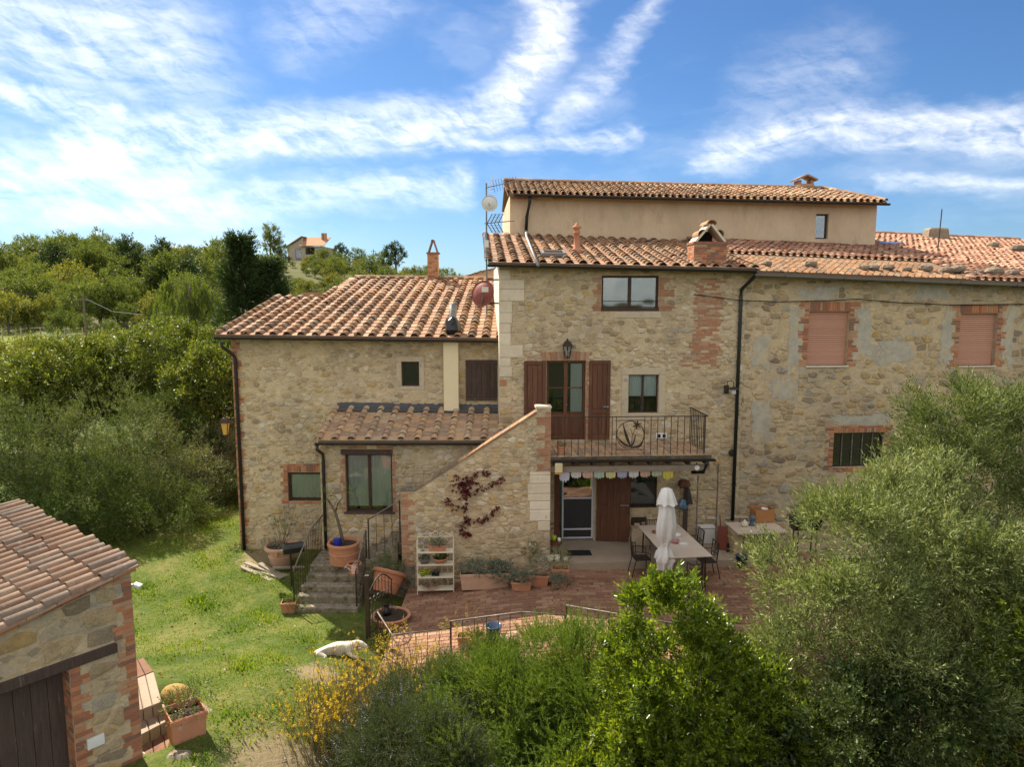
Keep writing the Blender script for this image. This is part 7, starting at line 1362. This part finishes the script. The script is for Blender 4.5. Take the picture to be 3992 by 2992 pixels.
o = E('oil_lamp', onC(.66, .38, .88), 0, 'blue-grey metal lantern standing on the stone counter top', 'lantern'); MB().lathe([(0, 0), (.1, 0), (.1, .03), (.07, .05), (.07, .18), (.11, .2), (.08, .26), (.03, .3), (0, .3)], 16).build('body', pm('blue_grey_metal', [(.10, .13, .17)], rough=.4), o, smooth=True); MB().tube([(.1, 0, .2), (.06, 0, .38), (-.06, 0, .38), (-.1, 0, .2)], .006, 5).build('handle', MT['iron'], o)
o = E('wooden_crate', onC(1.1, .75, .9), R(5), 'orange-brown wooden crate holding white dishes on the counter', 'crate'); wd = pm('orange_wood', [(.42, .19, .07), (.46, .22, .09)], na=.3, stretch=(1, 1, 6))
for a, b_, c, d in ((-.28, .28, -.2, -.18), (-.28, .28, .18, .2), (-.28, -.26, -.18, .18), (.26, .28, -.18, .18)): MB().box(a, b_, c, d, 0, .36).build('side', wd, o, bevel=.004)
MB().box(-.26, .26, -.18, .18, .0, .02).build('bottom', wd, o); cup(onC(1.15, .72, 1.2), .1, .06, MT['white'], 'white dish lying in the wooden crate', 'dish', 'dish')
# wheelbarrow, hose reel and poles in front of the counter
p = gpos(2838, 2165); o = E('wheelbarrow', p+Vector((0, 0, 0)), R(-20), 'rusty red wheelbarrow leaning against the brick counter', 'wheelbarrow'); rd = pm('rusty_red_paint', [(.20, .055, .035)], rough=.7, stain=[(.12, .06, .04)], stain_s=8)
MB().taper(.4, .5, .62, .8, 0, .3, T(0, .15, .35, rx=R(72))).build('tray', rd, o, bevel=.02); MB().lathe([(.14, -.03), (.19, -.03), (.2, 0), (.19, .03), (.14, .03), (.14, -.03)], 20, T(0, -.15, .2, rx=R(90), rz=R(90))).build('wheel', MT['black'], o)
for s in (-1, 1): MB().tube([(s*.05, -.2, .2), (s*.2, .1, .35), (s*.28, .4, 1.0)], .018, 6).build('handle', rd, o)
p = gpos(2890, 2210); o = E('blue_bucket', p, 0, 'dark blue bucket on the paving beside the brick counter', 'bucket'); MB().lathe([(0, 0), (.12, 0), (.16, .3), (.17, .3), (.165, .31), (.15, .31), (.11, .02), (0, .02)], 18).build('bucket', simple('dark_blue_plastic', (.02, .04, .10), .4), o, smooth=True)
p = gpos(2800, 2150); q = gpos(2855, 2240); tag(MB().tube([(0, 0, .04), (q.x-p.x, q.y-p.y, .03)], .013, 6).build('bamboo_pole', MT['plank'], None, p), 'thin wooden pole lying on the paving by the wheelbarrow', 'pole')
p = atY(3140, 2040, 15.2); o = E('barbecue', (p.x, 15.2, pz(5)), 0, 'black drum barbecue half hidden behind the olive tree', 'barbecue'); hb = p.z-pz(5); MB().lathe([(0, -.28), (.22, -.28), (.22, .28), (0, .28)], 20, T(0, 0, hb+.05, ry=R(90))).build('drum', MT['black'], o, smooth=False)
for sx in (-1, 1):
    for sy in (-1, 1): MB().tube([(sx*.22, sy*.18, 0), (sx*.2, sy*.12, hb)], .015, 6).build('leg', MT['iron'], o)
# ---- by the terrace railing
p = gpos(1925, 2505); o = E('blue_bucket', p, 0, 'shiny blue bucket standing by the terrace railing', 'bucket'); MB().lathe([(0, 0), (.13, 0), (.17, .36), (.18, .36), (.18, .38), (.155, .38), (.12, .02), (0, .02)], 20).build('bucket', simple('deep_blue_enamel', (.03, .06, .13), .2), o, smooth=True)
p = gpos(1838, 2520); o = box_pot(p, .62, .26, .26, 'terracotta trough with dry plants inside the terrace railing', rz=.08); foliage(o, [(0, 0, .28, .25, .1, .08)], 40, 7, .05, .1, .4, 'rust'); foliage(o, [(-.2, 0, .5, .35, .12, .3)], 26, 8, .04, .2, .35, 'gold', name='dry_stems')
p = gpos(2400, 2480); o = round_pot(p, .2, .15, .3, 'terracotta pot inside the railing behind the climber')
# ---- red creeper on the stair wall
CR = E('red_creeper', fM.wld((fM.sz(1830, 2000, NS)[0], NS, 0)), fM.yaw, 'crimson Virginia creeper spreading over the stair wall', 'creeper'); ox = fM.sz(1830, 2000, NS)[0]
paths = [[(1825, 2080), (1822, 2030), (1815, 1980), (1818, 1940), (1810, 1890), (1800, 1875)], [(1818, 1940), (1860, 1905), (1900, 1900), (1935, 1880), (1965, 1855)], [(1810, 1890), (1850, 1850), (1880, 1840), (1915, 1845)], [(1822, 2025), (1880, 2025), (1910, 2010), (1930, 1990), (1950, 1975)], [(1815, 1985), (1760, 1965), (1745, 1945)], [(1822, 2030), (1790, 2060), (1810, 2078), (1835, 2080)]]
b = MB(); Pp = []; 
for pa in paths:
    q = [Vector((fM.sz(u, v, NS)[0]-ox, -.03, fM.sz(u, v, NS)[1])) for u, v in pa]; b.tube(q, .006, 4)
    for a, c in zip(q[:-1], q[1:]):
        for k in range(6): Pp.append(a+(c-a)*random.random()+Vector((random.gauss(0, .035), -.02, random.gauss(0, .035))))
for _ in range(45): u, v = random.gauss(1810, 22), random.gauss(1890, 22); s, z = fM.sz(u, v, NS); Pp.append(Vector((s-ox, -.03, z)))
b.build('stem', MT['twig'], CR); Pn = np.array([tuple(x) for x in Pp]); n = len(Pn); obj('foliage', leaf_mesh('creeper_leaves', np.repeat(Pn, 3, 0)+rng.normal(0, .012, (n*3, 3)), np.column_stack([rng.normal(0, .8, n*3), -.5*np.ones(n*3), rng.normal(-.4, .6, n*3)]), rng.uniform(.06, .12, n*3), .6, LF['vine']), CR)
# ---- antenna mast with dishes
mp = fM.wld(fM.uv(1896, 1215, -.2)); AM = E('antenna_mast', (mp.x, mp.y+.35, mp.z-.1), 0, 'tall grey antenna mast with aerials and two dishes against the house corner', 'antenna mast'); ay = mp.y+.35
def mz(v): return atY(1896, v, ay).z-AM.location.z
def mx(u): return atY(u, 1000, ay).x-AM.location.x
MB().tube([(0, 0, 0), (mx(1897), 0, mz(714))], .022, 8).build('mast', MT['zinc'], AM)
d = MB().lathe([(0, .05), (.08, .04), (.16, .02), (.215, -.01), (.22, 0)], 24, T(mx(1910), -.12, mz(796), rx=R(95))).build('satellite_dish', MT['white'], AM, smooth=True); MB().tube([(mx(1910), -.15, mz(805)), (mx(1908), -.4, mz(800))], .01, 5).build('feed_arm', MT['zinc'], d)
d = MB().lathe([(0, .09), (.15, .07), (.28, .03), (.36, -.02), (.37, 0)], 28, T(mx(1882), -.15, mz(1145), rx=R(78), rz=R(-32))).build('satellite_dish', pm('rust_red_dish', [(.24, .065, .05)], rough=.5, na=.2), AM, smooth=True)
d['label'] = 'rust red satellite dish'; MB().tube([(mx(1876), -.2, mz(1190)), (mx(1893), -.55, mz(1120))], .018, 6).build('feed_arm', MT['zinc'], d); MB().box(mx(1893)-.09, mx(1893)+.09, -.6, -.45, mz(1140), mz(1120)).build('receiver', MT['cream'], d)
yg = MB().tube([(-.02, -.02, mz(733)), (mx(2022), -.3, mz(710))], .012, 6).build('yagi_aerial', MT['zinc'], AM)
for i in range(9): t = .25+i*.085; c = Vector((-.02, -.02, mz(733))).lerp(Vector((mx(2022), -.3, mz(710))), t); MB().tube([c+Vector((-.03, .05, .17-.006*i)), c+Vector((.03, -.05, -.17+.006*i))], .005, 4).build('element', MT['iron'], yg)
for sg in (-1, 1):
    for k in range(5): c = Vector((.12+.02*k, -.04, mz(733)+sg*(.05+.05*k))); MB().tube([c+Vector((-.1, .1, 0)), c+Vector((.1, -.1, 0))], .005, 4).build('reflector_rod', MT['iron'], yg)
pa = MB().tube([(-.05, -.02, mz(872)), (mx(2005), -.25, mz(865))], .014, 6).build('panel_aerial', MT['zinc'], AM)
for sg in (-1, 1):
    for k in range(4): c = Vector((.02+.1*k, -.05, mz(872))); MB().tube([c, c+Vector((.14, -.02, sg*.25))], .011, 5).build('reflector_arm', MT['iron'], pa)
    for k in range(6): z = mz(872)+sg*(.05+.04*k); MB().tube([(.05+.022*k, -.05, z), (.38+.022*k, -.09, z)], .004, 4).build('reflector_rod', MT['iron'], pa)
MB().box(-.06, .06, -.05, .0, mz(965), mz(937)).build('amplifier_box', MT['white'], AM); MB().box(-.06, .12, -.02, .02, mz(984), mz(980)).build('cross_arm', MT['zinc'], AM); [MB().box(0, .4, .0, .03, mz(v_+6), mz(v_)).build('wall_bracket', MT['iron'], AM) for v_ in (1088, 1180)]
# ---- by the shed: stone, planter, ring
p = atZ(688, 2740, .12); o = E('lichen_stone', p, R(-18), 'big egg-shaped ochre lichen stone on the step corner', 'stone'); v = []; f = []
for j in range(9):
    for k in range(16): t = 2*math.pi*k/16; q = math.sin(math.pi*(j+.5)/9); v.append((.27*q*math.cos(t)*random.uniform(.97, 1.03), .2*q*math.sin(t), .155-.15*math.cos(math.pi*(j+.5)/9)))
for j in range(8):
    for k in range(16): f.append((j*16+k, j*16+(k+1) % 16, (j+1)*16+(k+1) % 16, (j+1)*16+k))
f += [tuple(range(15, -1, -1)), tuple(range(128, 144))]; MB().add(v, f).build('boulder', pm('ochre_lichen_stone', [(.36, .23, .07)], na=.4, ns=9, bump=.8, bs=50, stain=[(.24, .17, .08)], stain_s=9), o, smooth=True)
p = atZ(690, 2925, .1); o = box_pot(p+Vector((.02, .28, 0)), .52, .52, .5, 'square terracotta planter with wiry shrub by the shed steps', rz=R(38)); b = MB()
for i in range(8): a = random.uniform(0, 6.28); b.tube([(0, 0, .4), (.25*math.cos(a), .25*math.sin(a), .75)], [.008, .003], 4)
b.build('stem', MT['twig'], o); foliage(o, [(0, 0, .58, .3, .26, .16), (.25, .05, .68, .2, .15, .12)], 130, 9, .05, .16, .4, 'olive')
p = atZ(700, 2985, .06); o = E('garden_rubble', p, 0, 'mossy stone lying below the square planter', 'stone'); MB().taper(.5, .36, .36, .26, 0, .2).build('boulder', MT['stone_step'], o, bevel=.07); w = E('garden_weed', p+Vector((.35, .1, -.02)), 0, 'wild thyme growing beside the square planter', 'plant'); foliage(w, [(0, 0, .06, .35, .25, .1)], 140, 10, .03, .12, .35, 'rosemary')
# ---- sleeping dog
p = atZ(1310, 2566, gz_(-3.6, 14.4)); DG = E('dog', p+Vector((0, .12, 0)), R(8), 'white dog lying on the lawn behind the yellow flowers', 'dog')
def skin(name, V, Ed, Rd, mat, parent, sub=2):
    me = bpy.data.meshes.new(name); me.from_pydata(V, Ed, []); o = obj(name, me, parent); o.modifiers.new('skin', 'SKIN'); sk = me.skin_vertices[0].data
    for i, r_ in enumerate(Rd): sk[i].radius = (r_, r_) if not hasattr(r_, '__len__') else r_; sk[i].use_root = i == 0
    s = o.modifiers.new('sub', 'SUBSURF'); s.levels = s.render_levels = sub; me.materials.append(mat); return o
fur2 = pm('tan_ear_fur', [(.36, .26, .17)], rough=.9)
fur = pm('cream_white_fur', [(.60, .53, .43)], rough=.9, na=.12, ns=6, bump=.5, bs=70)
V = [(-.32, 0, .13), (-.12, .01, .15), (.08, .01, .155), (.24, .0, .16), (.34, .0, .19), (.43, .0, .23), (.52, -.03, .215), (.59, -.05, .18), (-.42, .0, .10), (-.53, -.07, .04), (-.62, -.17, .025), (-.36, -.15, .11), (-.2, -.24, .07), (-.33, -.33, .04), (-.42, -.36, .03), (-.33, -.04, .06), (-.24, -.2, .04), (-.38, -.42, .03), (.26, -.13, .08), (.36, -.22, .04), (.5, -.25, .03), (.27, .12, .07), (.38, .14, .035), (.52, .13, .03), (.645, -.06, .16), (.02, -.03, .11)]
Ed = [(0, 1), (1, 2), (2, 3), (3, 4), (4, 5), (5, 6), (6, 7), (7, 24), (0, 8), (8, 9), (9, 10), (0, 11), (11, 12), (12, 13), (13, 14), (0, 15), (15, 16), (16, 17), (3, 18), (18, 19), (19, 20), (3, 21), (21, 22), (22, 23), (2, 25)]
Rd = [.125, .12, .13, .135, .095, .095, .075, .05, .05, .024, .013, .085, .055, .032, .03, .07, .045, .028, .065, .04, .035, .065, .04, .035, .04, .11]
dg = skin('body', V, Ed, Rd, fur, DG)
for yy in (-.055, .03): MB().lathe([(0, -.012), (.012, 0), (0, .012)], 8, T(.565, yy-.02, .265)).build('eye', MT['black'], DG)
MB().lathe([(0, -.02), (.022, 0), (0, .02)], 8, T(.69, -.065, .165)).build('nose', MT['black'], DG)
for yy, s in ((-.09, -1), (.12, 1)): MB().add([(.39, yy*.75, .315), (.47, yy*.8, .31), (.46, yy+s*.035, .19), (.38, yy+s*.03, .195), (.43, yy*.55, .29), (.42, yy+s*.06, .25)], [(0, 1, 2, 3), (0, 4, 1), (4, 2, 1), (0, 3, 5), (3, 2, 5), (2, 1, 5), (1, 0, 5)]).build('ear', fur2, DG)
# ================================================================== far house, poles, fence
hx = px(1190, 172); FH = E('hill_house', (hx, 172, gz_(hx, 172)), R(-6), 'distant plastered house with tiled roof on the hilltop', 'house'); hz0 = 0
wz = atY(1190, 942, 172).z-FH.location.z; W2 = 9.6
bd = MB().box(-4.6, -.6, 1.5, 9, -2, wz-.6).build('wall', MT['grey_plaster'], FH); MB().box(-.6, 4.8, 0, 9, -2, wz-1.2).build('wall', MT['grey_plaster'], FH)
MB().add([(-.9, -.5, wz-1.15), (5.2, -.5, wz-1.15), (5.2, 4.5, wz+1.2), (-.9, 4.5, wz+1.2), (-.9, -.5, wz-1.0), (5.2, -.5, wz-1.0), (5.2, 4.5, wz+1.35), (-.9, 4.5, wz+1.35)], [(3, 2, 1, 0), (4, 5, 6, 7), (0, 1, 5, 4), (1, 2, 6, 5), (3, 0, 4, 7)]).build('roof', MT['tile'], FH)
MB().add([(-5.2, 1, wz-1.4), (-.9, 1, wz+1.2), (-.9, 9, wz+1.2), (-5.2, 9, wz-1.4), (-5.2, 1, wz-1.2), (-.9, 1, wz+1.4), (-.9, 9, wz+1.4), (-5.2, 9, wz-1.2)], [(3, 2, 1, 0), (4, 5, 6, 7), (0, 1, 5, 4), (3, 0, 4, 7)]).build('roof', MT['tile'], FH); MB().add([(-4.6, 1.49, wz-1.3), (-.6, 1.49, wz-1.3), (-.6, 1.49, wz+1.1)], [(0, 1, 2)]).build('gable', MT['grey_plaster'], FH)
for x, z, w, h_ in ((1.6, wz-3.0, 2.2, 1.6), (2.2, .2, 1.8, .9)):
    wn = MB().box(x-w/2, x+w/2, -.06, .05, z, z+h_).build('window', MT['frame'], FH); MB().box(x-w/2+.12, x-.06, -.09, -.06, z+.12, z+h_-.12).build('pane', MT['glass_r'], wn); MB().box(x+.06, x+w/2-.12, -.09, -.06, z+.12, z+h_-.12).build('pane', MT['glass_r'], wn)
wn = MB().box(-2.6, -1.1, 1.44, 1.5, wz-4.0, wz-1.7).build('window', MT['frame'], FH); MB().box(-2.5, -1.2, 1.40, 1.44, wz-3.9, wz-1.8).build('pane', MT['glass_r'], wn)
for x in (3.6, 4.3): MB().box(x-.25, x+.25, 3.0, 3.5, wz+.2, wz+2.2).build('chimney', MT['brick_old'], FH)
def pole(u, v0, v1, Y, label, cross=True):
    p = atY(u, v1, Y); h = atY(u, v0, Y).z-p.z; o = E('utility_pole', p, 0, label, 'pole'); r_ = max(.1, .0006*Y); MB().tube([(0, 0, -1), (0, 0, h)], [r_*1.2, r_*.8], 7).build('post', MT['bark'], o)
    if cross: MB().tube([(-.6, 0, h-.5), (.6, 0, h-.5)], r_*.6, 5).build('cross_arm', MT['bark'], o)
    return p+Vector((0, 0, h-.3))
a1 = pole(336, 1152, 1312, 74, 'wooden utility pole standing beyond the green field'); pole(407, 898, 1000, 165, 'lone pole rising above the hill trees', False); pole(1457, 972, 1030, 165, 'utility pole on the ridge near the distant house')
for k, (u0, v0, Y0, u1, v1, Y1, lab) in enumerate(((-80, 1110, 66, 336, 1166, 74, 'power line crossing the hillside to the field pole'), (336, 1166, 74, 560, 1228, 60, 'power line running from the field pole towards the willow'))):
    A_ = atY(u0, v0, Y0); B_ = atY(u1, v1, Y1)
    for dz in (0,): tag(MB().tube([Vector((0, 0, 0)), (B_-A_)*.5+Vector((0, 0, -.5)), B_-A_], .014, 4).build('power_line', MT['zinc'], None, A_), lab, 'power line')
for i, u in enumerate((10, 84, 160, 254, 324, 400, 470)):
    p = atY(u, 1322, 75); x = p.x; o = tag(MB().tube([(0, 0, -.3), (0, 0, 1.3)], .07, 6).build('fence_post', MT['plank'], None, (x, 75, gz_(x, 75))), 'grey wooden fence post along the far edge of the green field', 'fence post', 'fence posts along the field')
